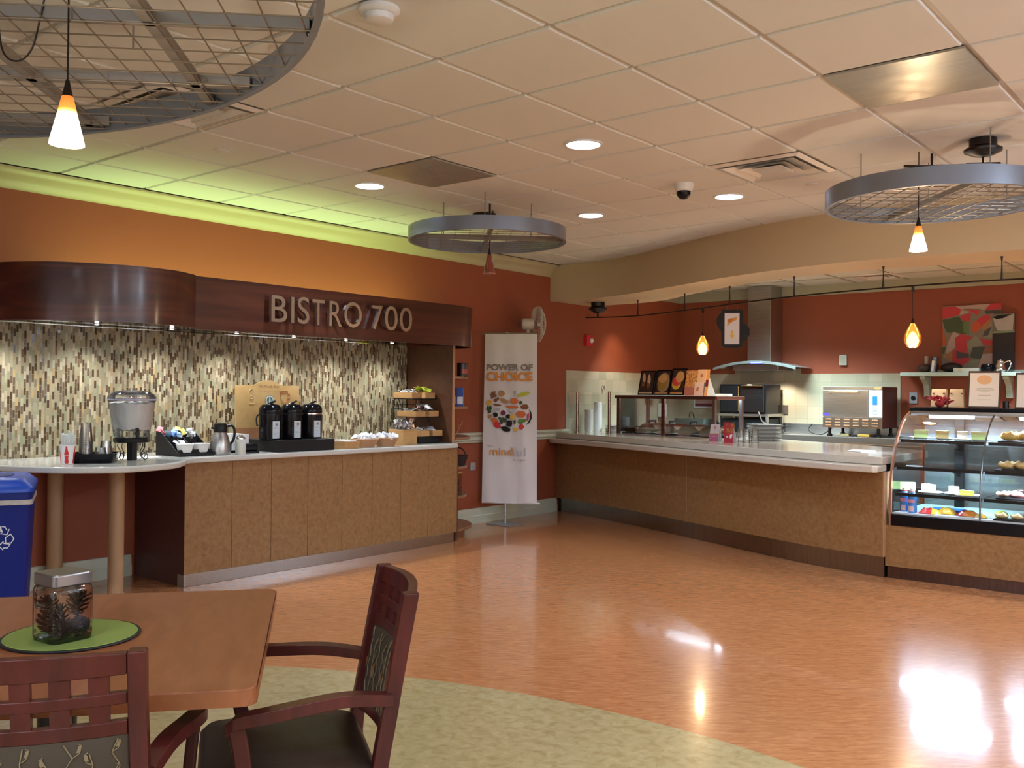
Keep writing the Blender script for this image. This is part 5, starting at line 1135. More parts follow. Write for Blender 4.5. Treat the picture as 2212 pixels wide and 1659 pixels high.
for o in [q for q in bpy.data.objects if q.parent is None]:
    n = o.name.split('.')[0]
    if n == 'banner_stand': sub(o, 'fabric_panel', 'heading_print', 'headline_print', 'tagline_print', 'wordmark_orange', 'wordmark_grey', 'byline_print', 'fruit_apple_print')
    elif n == 'wall_fan': sub(o, 'motor_housing', 'blades'); sub(o, 'bracket', 'wall_arm')
    elif n == 'food_photo': sub(o, 'print', 'food_print')
    elif n == 'pasta_poster': sub(o, 'panel', 'pasta_print')
    elif n == 'menu_card_holder': sub(o, 'front_card', 'card_print'); sub(o, 'side_card', 'plum_block')
    elif n == 'table_card': sub(o, 'front_leaf', 'plum_base', 'portrait_print', 'small_print', 'meatball_print', 'white_print')
    elif n == 'domed_food_lid': sub(o, 'dome', 'handle')
    elif n == 'steel_pan': sub(o, 'pan_body', 'soup')
    elif n == 'fire_alarm_strobe': sub(o, 'housing', 'strobe_lens')
# ================================================================== KITCHEN BEHIND
KZ = 0.885
kc = thing('kitchen_counter', 'stainless steel kitchen counter along the back wall', 'counter', (-4.3, BY, 0))
MB().box(-2.15, 2.3, -0.66, -0.014, 0.0, 0.80).build('cabinet_body', STEELD, kc, smooth=False)
MB().box(-2.2, 2.3, -0.68, -0.014, 0.802, KZ).build('steel_top', STEEL, kc, smooth=False, bevel=0.004)
MB().box(-2.235, 0.7, -0.034, -0.013, KZ, 1.0).build('splash_back', STEEL, kc, smooth=False)
kl = thing('side_kitchen_counter', 'stone ledge counter along the tiled left kitchen wall', 'counter', (WX + 0.014, 10.05, 0))
MB().box(0.0, 0.42, 0.06, 0.78, 0.0, 0.845).build('cabinet_body', STEELD, kl, smooth=False)
MB().box(0.0, 0.45, 0.03, 0.80, 0.847, 0.90).build('top_slab', STEEL, kl, smooth=False, bevel=0.004)
# hood
hd = thing('range_hood', 'stainless chimney hood with a curved glass canopy on the red back wall', 'range hood', (-5.205, BY, 0))
MB().box(-0.155, 0.155, -0.36, -0.014, 1.73, 2.725).build('chimney', STEEL, hd, smooth=False, bevel=0.003)
MB().box(-0.30, 0.30, -0.46, -0.014, 1.66, 1.735).build('filter_box', STEELD, hd, smooth=False, bevel=0.004)
arc = [(-0.55 + 1.1 * i / 24, 1.688 + 0.082 * (1 - (2 * i / 24 - 1) ** 2)) for i in range(25)]
mb = MB(); n = len(arc)
mb.add([(x, y, z + dz) for dz in (0, 0.008) for y in (-0.52, -0.014) for x, z in arc],
       [(i, i + 1, n + i + 1, n + i) for i in range(n - 1)] + [(2 * n + i, 3 * n + i, 3 * n + i + 1, 2 * n + i + 1) for i in range(n - 1)] + [(i, 2 * n + i, 2 * n + i + 1, i + 1) for i in range(n - 1)])
mb.build('glass_canopy', mat('hood_glass', (0.30, 0.38, 0.37, 1), 0.08, 0.3, coat=0.5), hd, ang=50, fix=False)
mb = MB(); n = len(arc)
mb.add([(x, -0.523, z + dz) for dz in (-0.024, 0.004) for x, z in arc], [(i, i + 1, n + i + 1, n + i) for i in range(n - 1)])
mb.build('front_lip', mat('hood_lip', (0.36, 0.42, 0.41, 1), 0.25, 0.7), hd, fix=False)
MB().box(-0.03, 0.12, -0.527, -0.5235, 1.745, 1.763).build('blue_display', mat('blue_led', (0.1, 0.1, 0.9, 1), 0.4, emit=3.0, ecol=(0.15, 0.15, 1, 1)), hd, smooth=False)
# rapid cook oven
ov = thing('rapid_oven', 'large stainless countertop oven with a blue screen and louvred base', 'oven', (-3.925, 10.88, KZ))
OZ = 0.10
MB().box(-0.34, 0.34, 0.02, 0.53, OZ, OZ + 0.475).build('cabinet', mat('oven_side', (0.10, 0.045, 0.04, 1), 0.35, 0.6), ov, smooth=False, bevel=0.006)
MB().box(-0.34, 0.185, -0.005, 0.02, OZ + 0.125, OZ + 0.435).build('door', STEEL, ov, smooth=False, bevel=0.004)
MB().box(-0.34, 0.34, 0.0, 0.02, OZ + 0.437, OZ + 0.475).build('top_strip', STEEL, ov, smooth=False, bevel=0.003)
MB().box(0.255, 0.325, -0.002, 0.0, OZ + 0.444, OZ + 0.466).build('orange_sticker', mat('sticker_orange', (0.75, 0.40, 0.14, 1), 0.5), ov, smooth=False)
h = MB().tube([(-0.245, -0.005, OZ + 0.395), (-0.245, -0.05, OZ + 0.415), (0.085, -0.05, OZ + 0.415), (0.085, -0.005, OZ + 0.395)], 0.013, 10).build('door_handle', CHROME, ov)
MB().box(0.19, 0.34, -0.004, 0.02, OZ + 0.125, OZ + 0.435).build('control_panel', mat('oven_panel', (0.52, 0.60, 0.62, 1), 0.4), ov, smooth=False, bevel=0.003)
MB().box(0.235, 0.285, -0.006, -0.0045, OZ + 0.27, OZ + 0.365).build('blue_screen', mat('blue_screen', (0.02, 0.12, 0.32, 1), 0.3, emit=0.8, ecol=(0.03, 0.25, 0.6, 1)), ov, smooth=False)
mb = MB()
for i in range(6): mb.box(0.235, 0.285, -0.0055, -0.0045, OZ + 0.16 + 0.016 * i, OZ + 0.164 + 0.016 * i)
mb.build('panel_print', LGREY, ov, smooth=False)
MB().box(-0.34, 0.34, -0.003, 0.02, OZ, OZ + 0.122).build('louvre_panel', grain('louvre_steel', [(0.3, (0.30, 0.24, 0.20, 1)), (0.7, (0.42, 0.35, 0.30, 1))], (1, 20, 20), 3, 0.3, metal=1.0), ov, smooth=False, bevel=0.003)
mb = MB()
for r_ in range(3):
    for c_ in range(6): mb.tube([(-0.30 + 0.106 * c_, -0.008, OZ + 0.03 + 0.033 * r_), (-0.235 + 0.106 * c_, -0.008, OZ + 0.03 + 0.033 * r_)], 0.0075, 8)
mb.build('louvre_slots', mat('louvre_shine', (0.70, 0.62, 0.52, 1), 0.2, 1.0), ov)
for x in (-0.28, 0.28):
    for y in (0.06, 0.48): MB().lathe([(0.03, 0), (0.03, 0.02), (0.018, 0.03), (0.018, OZ)], 14, c=(x, y, 0.0005)).build('foot', BLACKM, ov)
MB().box(-0.338, -0.26, -0.0068, -0.0052, OZ + 0.135, OZ + 0.165).build('blue_sticker', mat('sticker_blue', (0.06, 0.04, 0.40, 1), 0.5), ov, smooth=False)
for x, w, lab, c in ((-4.02, 0.11, 'olive sponge pad under the rapid oven', (0.30, 0.24, 0.10, 1)), (-3.80, 0.13, 'yellow sponge pad under the rapid oven', (0.55, 0.34, 0.06, 1))):
    o = MB().box(-w / 2, w / 2, -0.035, 0.035, 0, 0.03).build('sponge', mat('sponge_' + lab[:5].strip(), c, 0.9, bump=0.6, nscale=80), loc=(x, 10.93, KZ + 0.0005), bevel=0.006); tag(o, lab, 'sponge')
# black glass-door oven left of the outlet, on a steel stand
bo = thing('black_oven', 'black glass-door oven under the range hood, behind the menu cards', 'oven', (-5.33, 10.98, 1.12))
MB().box(-0.32, 0.30, 0.02, 0.46, 0.0, 0.365).build('cabinet', BLACKG, bo, smooth=False, bevel=0.006)
MB().box(-0.035, 0.285, 0.0, 0.02, 0.02, 0.352).build('glass_door', mat('oven_glass', (0.012, 0.010, 0.010, 1), 0.06, coat=1.0), bo, smooth=False, bevel=0.003)
MB().tube([(-0.01, -0.012, 0.345), (0.27, -0.012, 0.345)], 0.009, 8).tube([(-0.055, -0.004, 0.03), (-0.055, -0.004, 0.34)], 0.006, 8).build('trim_bars', mat('brass_trim', (0.45, 0.33, 0.14, 1), 0.25, 1.0), bo)
MB().box(-0.30, -0.07, 0.0, 0.02, 0.02, 0.345).build('side_panel', BLACK, bo, smooth=False, bevel=0.003)
st = thing('steel_stand', 'steel equipment stand carrying the black oven', 'stand', (-5.33, 10.98, KZ))
MB().box(-0.35, 0.33, 0.02, 0.48, 0.20, 0.234).build('shelf_top', STEEL, st, smooth=False, bevel=0.003)
for x in (-0.33, 0.31):
    for y in (0.04, 0.46): MB().box(x - 0.015, x + 0.015, y - 0.015, y + 0.015, 0.001, 0.20).build('leg', STEEL, st, smooth=False)
MB().box(-0.31, 0.29, 0.05, 0.44, 0.02, 0.17).build('dark_drawer', BLACK, st, smooth=False, bevel=0.005)
MB().ball((-0.15, 0.03, 0.10), 0.018).ball((0.12, 0.03, 0.10), 0.018).build('knob', CHROME, st)
fp = thing('frying_pan', 'black frying pan standing on the steel counter right of the black oven', 'pan', (-4.86, 10.95, KZ + 0.06))
MB().lathe([(0, 0), (0.09, 0), (0.125, 0.035), (0.122, 0.037), (0.088, 0.005), (0, 0.005)], 28).build('bowl', BLACKM, fp)
MB().tube([(-0.11, 0, 0.03), (-0.19, -0.02, 0.09), (-0.23, -0.03, 0.20)], 0.011, 8).build('handle', STEEL, fp)
MB().lathe([(0.08, -0.0595), (0.08, -0.001), (0, -0.001)], 20).build('trivet', STEELD, fp)
o = MB().box(-0.035, 0.035, -0.008, 0, -0.06, 0.06).build('outlet_box', mat('outlet_steel', (0.30, 0.26, 0.23, 1), 0.35, 0.8), loc=(-5.00, BY - 0.014, 1.17), bevel=0.003); tag(o, 'steel outlet box with a plug on the tiled wall, right of the black oven', 'outlet')
o = MB().box(-0.045, 0.045, -0.01, 0, -0.065, 0.065).build('outlet_box', mat('outlet_grey', (0.30, 0.30, 0.32, 1), 0.4), loc=(-3.44, BY - 0.002, 1.335), bevel=0.003); tag(o, 'grey outlet with a dark socket below the left shelf bracket', 'outlet')
o2 = MB().lathe([(0.026, 0), (0.026, 0.006), (0, 0.006)], 20, M=RX(pi / 2)).build('socket', BLACK, o, loc=(0, -0.010, 0))
t = thing('thermostat', 'small sage wall box on the red back wall above the oven', 'wall box', (-4.262, BY - 0.001, 1.79))
MB().box(-0.046, 0.046, -0.035, 0, -0.065, 0.065).build('housing', TRIMW, t, bevel=0.006)
MB().box(-0.028, 0.028, -0.038, -0.0352, -0.045, 0.045).build('cover', mat('cover_sage', (0.42, 0.42, 0.34, 1), 0.4), t, smooth=False)
t = thing('notice_frame', 'white framed plum notice on the tiled back wall seen through the sneeze guard', 'notice', (-6.15, BY - 0.014, 1.24))
MB().box(-0.15, 0.15, -0.008, 0, -0.07, 0.13).build('frame', WHITE, t, smooth=False)
MB().box(-0.13, 0.13, -0.0095, -0.0082, -0.05, -0.005).build('plum_band', PURPLE, t, smooth=False)
MB().box(-0.13, 0.13, -0.0095, -0.0082, 0.0, 0.11).build('print', mat('notice_rose', (0.40, 0.22, 0.19, 1), 0.5, noise=0.3, nscale=60), t, smooth=False)
t = thing('prep_sink_faucet', 'chrome faucet by the dark prep sink seen through the sneeze guard', 'faucet', (-6.22, 11.36, KZ + 0.001))
MB().tube(spline([(0, 0, 0), (0, 0, 0.16), (0.0, -0.03, 0.22), (0, -0.10, 0.22), (0, -0.13, 0.16)], 6), 0.012, 10).build('spout', CHROME, t)
MB().box(-0.05, 0.05, -0.02, 0.02, 0, 0.02).build('base', CHROME, t, bevel=0.004)
t = thing('dark_bin', 'dark grey plastic basin at the prep sink seen through the sneeze guard', 'basin', (-6.10, 11.12, KZ + 0.001))
A = rrect(0.40, 0.16, 0.03); B = rrect(0.46, 0.2, 0.03); n = len(A)
MB().add([(x, y, 0) for x, y in A] + [(x, y, 0.15) for x, y in B] + [(x * .93, y * .9, 0.15) for x, y in B] + [(x * .93, y * .9, 0.01) for x, y in A], [(j * n + i, j * n + (i + 1) % n, (j + 1) * n + (i + 1) % n, (j + 1) * n + i) for j in range(3) for i in range(n)] + [tuple(range(n))[::-1], tuple(range(3 * n, 4 * n))]).build('tub', mat('basin_grey', (0.10, 0.12, 0.10, 1), 0.5), t, ang=50)
t = thing('soap_dispenser', 'white soap dispenser with a brown nozzle on the tiled left wall', 'dispenser', (WX + 0.013, 11.0, 1.17))
MB().box(0, 0.09, -0.05, 0.05, -0.12, 0.06).build('body', WHITE, t, bevel=0.012)
MB().tube([(0.03, 0, 0.06), (0.03, 0, 0.22)], 0.008, 8).build('cable', BROWNI, t)
t = thing('paper_towel_roll', 'tall pale cylinder by the tiled left wall behind the guard posts', 'cups', (-6.36, 9.30, SZ))
MB().lathe([(0.048, 0), (0.05, 0.03), (0.048, 0.33), (0.04, 0.35), (0, 0.35)], 24).build('stacked_foam_cups', WHITE, t)
t['label'] = 'tallest stack of white foam cups behind the guard posts'; t.name = 'foam_cup_stack'
for x, y, h, lab in ((-6.40, 9.17, 0.26, 'shorter stack of white foam cups left of the tallest stack'), (-6.25, 9.72, 0.17, 'lowest stack of white foam cups right of the tallest stack')):
    t = thing('foam_cup_stack', lab, 'cups', (x, y, SZ))
    mb = MB().lathe([(0.040, 0), (0.046, 0.02), (0.046, h - 0.02), (0.05, h), (0, h)], 24); mb.build('stacked_foam_cups', WHITE, t)
t = thing('towel_dispenser', 'dark panel with crumpled clear film on the tiled left wall', 'dispenser', (WX + 0.010, 10.72, 1.42))
MB().box(0, 0.10, -0.09, 0.09, -0.14, 0.18).build('housing', mat('dispenser_grey', (0.45, 0.50, 0.52, 1), 0.3), t, bevel=0.01)
o = MB().ball((0, 0, 0), 0.03, sc=(0.5, 0.8, 1.4)).build('hook', CHROME, loc=(WX + 0.022, 9.66, 1.42)); tag(o, 'small chrome hook on the tiled wall above the guard posts', 'hook')
# plug cord and dark bits between plates and oven
o = MB().tube(spline([(-4.62, 11.45, 1.0), (-4.63, 11.35, KZ + 0.05), (-4.5, 11.2, KZ + 0.007), (-4.35, 11.1, KZ + 0.01), (-4.28, 11.2, KZ + 0.08)], 6), 0.006, 6).build('power_cord', BLACK); tag(o, 'black power cord draped on the steel counter left of the rapid oven', 'cord')
# wall shelf with brackets
ws = thing('wall_shelf', 'pale mint wall shelf on two brackets right of the rapid oven', 'shelf', (-2.875, BY, 1.585))
MB().box(-0.625, 0.62, -0.31, -0.002, 0, 0.042).build('board', MINT, ws, smooth=False, bevel=0.006)
for x in (-0.40, 0.46):
    pr2 = [(-0.002, -0.002), (-0.24, -0.002), (-0.24, -0.035), (-0.19, -0.045), (-0.10, -0.10), (-0.075, -0.16), (-0.07, -0.24), (-0.002, -0.24)]
    MB().prism(pr2, -0.03, 0.03, M=Matrix(((0, 0, 1, x), (1, 0, 0, 0), (0, 1, 0, 0), (0, 0, 0, 1)))).build('bracket', MINT, ws, smooth=False, bevel=0.002)
MB().box(-0.45, 0.62, -0.014, -0.002, 0.042, 0.072).build('back_lip', MINT, ws, smooth=False)
WZ = 1.6275
o = MB().ball((0, 0, 0.055), 0.115, sc=(1.0, 0.7, 0.48)).build('dark_bowl_cover', DW, loc=(-2.985, 11.37, WZ)); tag(o, 'dark wicker dome between the silver tin and the white box on the wall shelf', 'basket')
o = MB().ball((0, 0, 0.05), 0.10, sc=(0.75, 0.7, 0.5)).build('wicker_pot', mat('brown_wicker', (0.06, 0.03, 0.02, 1), 0.5, noise=0.5, nscale=120), loc=(-3.27, 11.36, WZ)); tag(o, 'brown wicker pot at the left end of the wall shelf', 'basket')
t = thing('glass_tumbler_tin', 'tall silver and navy tin leaning on the wall shelf', 'tin', (-3.165, 11.32, WZ + 0.002)); t.rotation_euler = (0, radians(6), 0)
MB().lathe([(0, 0), (0.042, 0), (0.044, 0.17), (0.038, 0.175), (0, 0.175)], 24).build('can', mat('tin_silver', (0.16, 0.16, 0.2, 1), 0.25, 0.7, noise=0.6, nscale=18), t)
MB().lathe([(0.0445, 0.01), (0.0455, 0.13)], 6, a0=-1.9, a1=-1.3).build('white_label', WHITEP, t, fix=False)
o = MB().lathe([(0, 0), (0.022, 0), (0.022, 0.15), (0.018, 0.16), (0, 0.165)], 16).build('white_bottle', mat('milky', (0.55, 0.47, 0.42, 1), 0.4), loc=(-3.275, 11.45, WZ + 0.03)); tag(o, 'slim white bottle behind the silver tin on the wall shelf', 'bottle')
o = MB().box(-0.13, 0.13, -0.05, 0.05, 0, 0.045).build('white_carton', mat('carton_mint', (0.50, 0.58, 0.53, 1), 0.5), loc=(-2.80, 11.28, WZ), bevel=0.003); tag(o, 'flat white carton in the middle of the wall shelf', 'box')
o2 = MB().lathe([(0.022, 0), (0.018, 0.002), (0, 0.002)], 20, M=RX(pi / 2)).build('round_seal', mat('seal_tan', (0.50, 0.47, 0.32, 1), 0.5), o, loc=(-0.06, -0.051, 0.024))
t = thing('black_mug', 'round black mug on the right part of the wall shelf', 'mug', (-2.60, 11.32, WZ))
MB().lathe([(0, 0), (0.055, 0), (0.066, 0.02), (0.066, 0.07), (0.055, 0.09), (0.05, 0.085), (0, 0.08)], 28).build('body', BLACKG, t)
t = thing('silver_teapot', 'shiny silver teapot with a thin handle on the wall shelf beside the black mug', 'teapot', (-2.47, 11.30, WZ))
MB().lathe([(0, 0), (0.05, 0), (0.056, 0.02), (0.05, 0.07), (0.032, 0.10), (0.035, 0.115), (0.03, 0.13), (0.0, 0.145)], 28).build('body', CHROME, t)
MB().tube(spline([(0.04, 0, 0.10), (0.09, -0.01, 0.12), (0.105, -0.01, 0.07), (0.07, 0, 0.01)], 5), 0.006, 6).build('handle', CHROME, t)
# two canvases
t = thing('abstract_canvas', 'red, green and white abstract canvas propped above the wall shelf', 'painting', (-3.12, BY - 0.004, 1.66))
W, H = 0.615, 0.725
MB().box(0, W, -0.02, 0, 0, H).build('canvas', mat('canvas_taupe', (0.23, 0.19, 0.14, 1), 0.7), t, smooth=False)
AF = frame((0, -0.0205, 0), (1, 0, 0), (0, 0, 1)); mb = MB()
def ap(pts, mi, k=[0]): k[0] += 1; mb.flat([((u - 690) / 800.0 * W, H - (v - 140) / 850.0 * H) for u, v in pts], 0.0003 * k[0] / 4, mi, AF)
ap([(690, 150), (870, 145), (945, 190), (925, 260), (690, 310)], 0); ap([(870, 145), (1345, 130), (1270, 215), (1190, 190), (1010, 180), (945, 190)], 3); ap([(1345, 130), (1490, 125), (1490, 205), (1270, 212)], 0)
ap([(945, 200), (1085, 225), (925, 265)], 3); ap([(1010, 185), (1195, 215), (1180, 280), (1085, 225)], 0); ap([(930, 280), (1085, 235), (1065, 350), (975, 345)], 0)
ap([(690, 320), (920, 280), (960, 340), (1055, 365), (1055, 525), (760, 490), (720, 430)], 1); ap([(970, 350), (1058, 365), (1058, 525), (985, 500)], 5)
ap([(690, 400), (755, 640), (745, 665), (690, 670)], 4); ap([(1210, 300), (1330, 265), (1345, 320), (1210, 440), (1150, 360)], 0); ap([(1085, 420), (1130, 355), (1200, 370), (1215, 440), (1170, 500), (1110, 490)], 4); ap([(1215, 430), (1345, 320), (1350, 440), (1250, 480)], 6)
ap([(840, 480), (945, 520), (870, 560), (870, 690), (720, 830), (770, 620)], 3); ap([(865, 580), (945, 510), (1115, 565), (1020, 610), (1040, 750), (885, 740)], 0); ap([(1150, 530), (1250, 670), (1110, 690), (1060, 760), (1030, 650)], 2); ap([(1205, 580), (1375, 610), (1370, 670), (1255, 670)], 0)
ap([(835, 720), (1040, 755), (1075, 890), (1020, 950), (830, 960)], 0); ap([(885, 740), (1060, 780), (1060, 830), (890, 840)], 7); ap([(1110, 695), (1285, 685), (1220, 850), (1070, 830)], 8); ap([(1285, 680), (1380, 675), (1380, 770), (1240, 780)], 9); ap([(690, 690), (745, 680), (715, 780), (690, 770)], 1); ap([(720, 780), (830, 740), (830, 860), (770, 870)], 6); ap([(1070, 870), (1200, 860), (1170, 980), (900, 985)], 2); ap([(1240, 790), (1380, 780), (1380, 960), (1180, 960)], 3); ap([(1270, 220), (1490, 212), (1490, 300), (1380, 260), (1290, 260)], 7); ap([(1385, 300), (1490, 290), (1490, 600), (1250, 570)], 2); ap([(1270, 480), (1360, 430), (1320, 540), (1240, 560)], 7)
mb.build('colour_patches', [mat('art_red', (0.48, 0.035, 0.045, 1), .6), mat('art_green', (0.06, 0.085, 0.035, 1), .6), mat('art_sage', (0.26, 0.26, 0.19, 1), .6), mat('art_pale', (0.44, 0.32, 0.27, 1), .6), mat('art_orange', (0.48, 0.09, 0.02, 1), .6), mat('art_leaf', (0.12, 0.19, 0.06, 1), .6), mat('art_ochre', (0.35, 0.17, 0.06, 1), .6), mat('art_charcoal', (0.07, 0.06, 0.055, 1), .6), mat('art_slate', (0.06, 0.075, 0.055, 1), .6), mat('art_rust', (0.30, 0.10, 0.05, 1), .6)], t, smooth=False, fix=False)
t = thing('cup_canvas', 'tall narrow dark canvas with a white cup overlapping the abstract canvas', 'painting', (-2.59, BY - 0.028, 1.66))
W2, H2 = 0.22, 0.615
MB().box(0, W2, -0.018, 0, 0, H2).build('canvas', mat('canvas_black', (0.022, 0.016, 0.018, 1), 0.6, noise=0.8, nscale=60), t, smooth=False)
AF = frame((0, -0.0185, 0), (1, 0, 0), (0, 0, 1))
mb = MB(); mb.flat([(0.0, 0.41), (W2, 0.41), (W2, H2), (0, H2)], 0.0002, 2, AF)
mb.flat([(0.005, 0.585), (0.02, 0.5), (0.05, 0.43), (0.20, 0.42), (0.215, H2 - 0.005), (0.10, 0.56)], 0.0006, 0, AF).flat([(0.0, 0.578), (0.06, 0.60), (0.18, 0.605), (0.10, 0.565), (0.04, 0.555)], 0.0009, 1, AF).flat([(0.0, 0.40), (W2, 0.405), (W2, 0.43), (0.0, 0.42)], 0.0010, 3, AF)
mb.build('cup_print', [mat('cup_grey', (0.42, 0.40, 0.38, 1), .6), BLACKM, mat('cup_bg', (0.17, 0.15, 0.13, 1), .6), mat('saucer_sage', (0.22, 0.30, 0.17, 1), .6)], t, smooth=False, fix=False)
# teardrop lamps, rail and hanging sign over the serving line
rail_pts = [(-6.30, 8.95), (-6.10, 9.02), (-5.65, 9.03), (-4.89, 8.72), (-4.20, 8.36), (-3.40, 8.00), (-2.56, 7.78), (-1.68, 7.72), (-0.6, 7.95), (0.6, 8.4)]
tr = thing('track_rail', 'thin dark bent lighting rail hung under the soffit over the serving line', 'lighting rail', (0, 0, 0))
MB().tube([(x, y, 2.225) for x, y in spline(rail_pts, 6)], 0.007, 6).build('rail', DARKM, tr)
for x, y in rail_pts[2:9]:
    MB().tube([(x, y, 2.225), (x, y, 2.36), (x, y, 2.40)], 0.0055, 6, rs=[0.009, 0.004, 0.010]).build('stud', DARKM, tr)
MB().lathe([(0.0, 2.268), (0.05, 2.28), (0.108, 2.318), (0.108, 2.33), (0.078, 2.355), (0.08, 2.398)], 32, c=(-6.18, 9.02, 0)).tube([(-6.18, 9.02, 2.275), (-6.18, 9.02, 2.22)], 0.012, 8).build('power_canopy', DARKM, tr)
def teardrop(x, y, z, lab):
    t = thing('teardrop_lamp', lab, 'pendant lamp', (x, y, z), group='amber teardrop lamps over the serving line')
    m = glass('amber_glass', (1.0, 0.55, 0.12, 1), 0.1, 0.08, 0.35, (0.9, 0.35, 0.03, 1))
    MB().lathe([(0.012, 0.185), (0.026, 0.165), (0.050, 0.12), (0.066, 0.075), (0.064, 0.04), (0.046, 0.005), (0.036, -0.008)], 28, cap=False).build('amber_glass_shade', m, t)
    MB().lathe([(0, 0.118), (0.022, 0.10), (0.040, 0.07), (0.046, 0.045), (0.038, 0.012), (0.024, -0.004), (0, -0.006)], 24).build('glowing_bulb', mat('bulb_warm', (1, 0.8, 0.5, 1), 0.4, emit=16, ecol=(1.0, 0.74, 0.40, 1)), t)
    MB().lathe([(0.014, 0.18), (0.012, 0.2), (0.004, 0.22), (0, 0.22)], 14).tube([(0, 0, 0.21), (0, 0, 2.225 - z)], 0.0028, 6).tube([(0, 0, 2.225 - z - 0.05), (0, 0, 2.225 - z - 0.005)], 0.011, 8).build('cord', DARKM, t)
    return t
teardrop(-4.60, 8.575, 1.765, 'lit amber teardrop lamp left of the hanging arrow sign')
teardrop(-2.32, 7.745, 1.748, 'lit amber teardrop lamp beside the abstract canvas')
M = frame((-4.205, 8.425, 1.995), (0.86, 0.5, 0), (0, 0, 1))
t = thing('hanging_arrow_sign', 'black lobed hanging sign with a white panel and yellow down arrow', 'sign', M=M)
back = [(-0.10, 0.185), (0.09, 0.185), (0.10, 0.17), (0.10, 0.05), (0.135, 0.04), (0.165, 0.0), (0.165, -0.06), (0.135, -0.11), (0.10, -0.13), (0.10, -0.17), (0.05, -0.19), (-0.07, -0.185), (-0.10, -0.165), (-0.10, -0.03), (-0.125, 0.0), (-0.145, 0.05), (-0.145, 0.10), (-0.12, 0.14), (-0.10, 0.15)]
MB().prism(back, -0.012, 0).build('black_backing', BLACKM, t, smooth=False, bevel=0.002)
MB().box(-0.070, 0.070, -0.15, 0.15, 0.0002, 0.002).build('white_panel', mat('sign_white', (0.72, 0.66, 0.66, 1), 0.5), t, smooth=False)
mb = MB(); mb.flat([(-0.045, 0.015), (-0.018, 0.05), (0.045, 0.085), (0.045, 0.112), (-0.045, 0.088)], 0.0024, 0).flat([(-0.045, 0.075), (-0.02, 0.055), (0.02, 0.10), (-0.02, 0.098)], 0.0027, 1)
mb.build('slanted_orange_print', [mat('sign_orange', (0.70, 0.33, 0.04, 1), .5), mat('sign_rust', (0.55, 0.17, 0.02, 1), .5)], t, smooth=False, fix=False)
MB().flat([(-0.011, -0.02), (0.011, -0.02), (0.011, -0.065), (0.026, -0.065), (0.0, -0.10), (-0.026, -0.065), (-0.011, -0.065)], 0.0024).build('down_arrow', YELLOW, t, smooth=False, fix=False)
for x in (-0.05, 0.05): MB().tube([(x, 0.18, -0.006), (x, 0.232, -0.006)], 0.002, 5).build('hook', CHROME, t)

# ================================================================== DISPLAY CASE
CX0, CX1 = -2.335, 0.35
dc = thing('display_case', 'curved glass refrigerated pastry case on a brown laminate base', 'display case', (0, 0, 0))
prof = [(7.272, 0.485), (7.270, 0.56), (7.272, 0.65), (7.283, 0.74), (7.302, 0.82), (7.332, 0.90), (7.37, 0.97), (7.42, 1.04), (7.475, 1.10), (7.54, 1.155), (7.60, 1.19), (7.68, 1.222), (7.76, 1.242)]
MB().box(CX0 - 0.03, CX1, 7.262, 8.15, 0.09, 0.395).build('base_panel', LAM, dc, smooth=False, bevel=0.002)
o = MB().box(CX0 - 0.02, CX1, 7.285, 8.1, 0.0, 0.09).build('toe_kick', grain('case_toe', [(0.3, (0.10, 0.07, 0.06, 1)), (0.7, (0.17, 0.12, 0.11, 1))], (20, 1, 1), 3, 0.25, metal=0.9), dc, smooth=False)
MB().box(CX0 + 0.012, CX1, 7.255, 8.12, 0.397, 0.482).build('black_band', BLACKG, dc, smooth=False, bevel=0.004)
MB().box(CX0 + 0.012, CX1, 7.285, 8.05, 0.482, 0.490).build('white_deck', mat('deck_white', (0.68, 0.68, 0.70, 1), 0.3), dc, smooth=False)
pp = [(y - 0.012, z) for y, z in prof]
sidep = [(7.258, 0.395)] + pp + [(8.12, 1.262), (8.12, 0.395)]
inner_p = [(7.285, 0.395)] + [(y + 0.020, z - 0.006) for y, z in prof] + [(8.09, 1.236), (8.09, 0.395)]
mb = MB(); n = len(sidep)
mb.add([(x, y, z) for x in (CX0 - 0.004, CX0 + 0.010) for pts in (sidep, inner_p) for y, z in pts],
       [(i, (i + 1) % n, n + (i + 1) % n, n + i) for i in range(n)] + [(2 * n + i, 3 * n + i, 3 * n + (i + 1) % n, 2 * n + (i + 1) % n) for i in range(n)] + [(i, 2 * n + i, 2 * n + (i + 1) % n, (i + 1) % n) for i in range(n)] + [(n + i, n + (i + 1) % n, 3 * n + (i + 1) % n, 3 * n + i) for i in range(n)])
mb.build('side_frame', mat('case_wood_edge', (0.30, 0.14, 0.07, 1), 0.3, coat=0.4), dc, smooth=False)
MB().prism([(y, z) for y, z in inner_p], CX0 + 0.002, CX0 + 0.006, M=Matrix(((0, 0, 1, 0), (1, 0, 0, 0), (0, 1, 0, 0), (0, 0, 0, 1)))).build('side_glass', CASEG, dc, smooth=False)
MX = -1.715
def curtain(x0, x1, name):
    mb = MB(); n = len(prof)
    mb.add([(x, y, z) for x in (x0, x1) for y, z in prof], [(i, i + 1, n + i + 1, n + i) for i in range(n - 1)])
    mb.build(name, CASEG, dc, ang=60, fix=False)
curtain(CX0 + 0.012, MX - 0.004, 'front_glass'); curtain(MX + 0.004, CX1, 'front_glass')
MB().tube([(MX, y + 0.002, z) for y, z in prof], 0.0065, 6).build('mullion', mat('mullion_steel', (0.16, 0.17, 0.18, 1), 0.25, 0.8), dc)
MB().box(CX0 + 0.0, CX1, 7.72, 8.14, 1.243, 1.272).build('black_top', BLACKG, dc, smooth=False, bevel=0.008)
MB().box(CX0 + 0.02, CX1, 7.69, 7.78, 1.215, 1.241).build('lamp_channel', STEEL, dc, smooth=False)
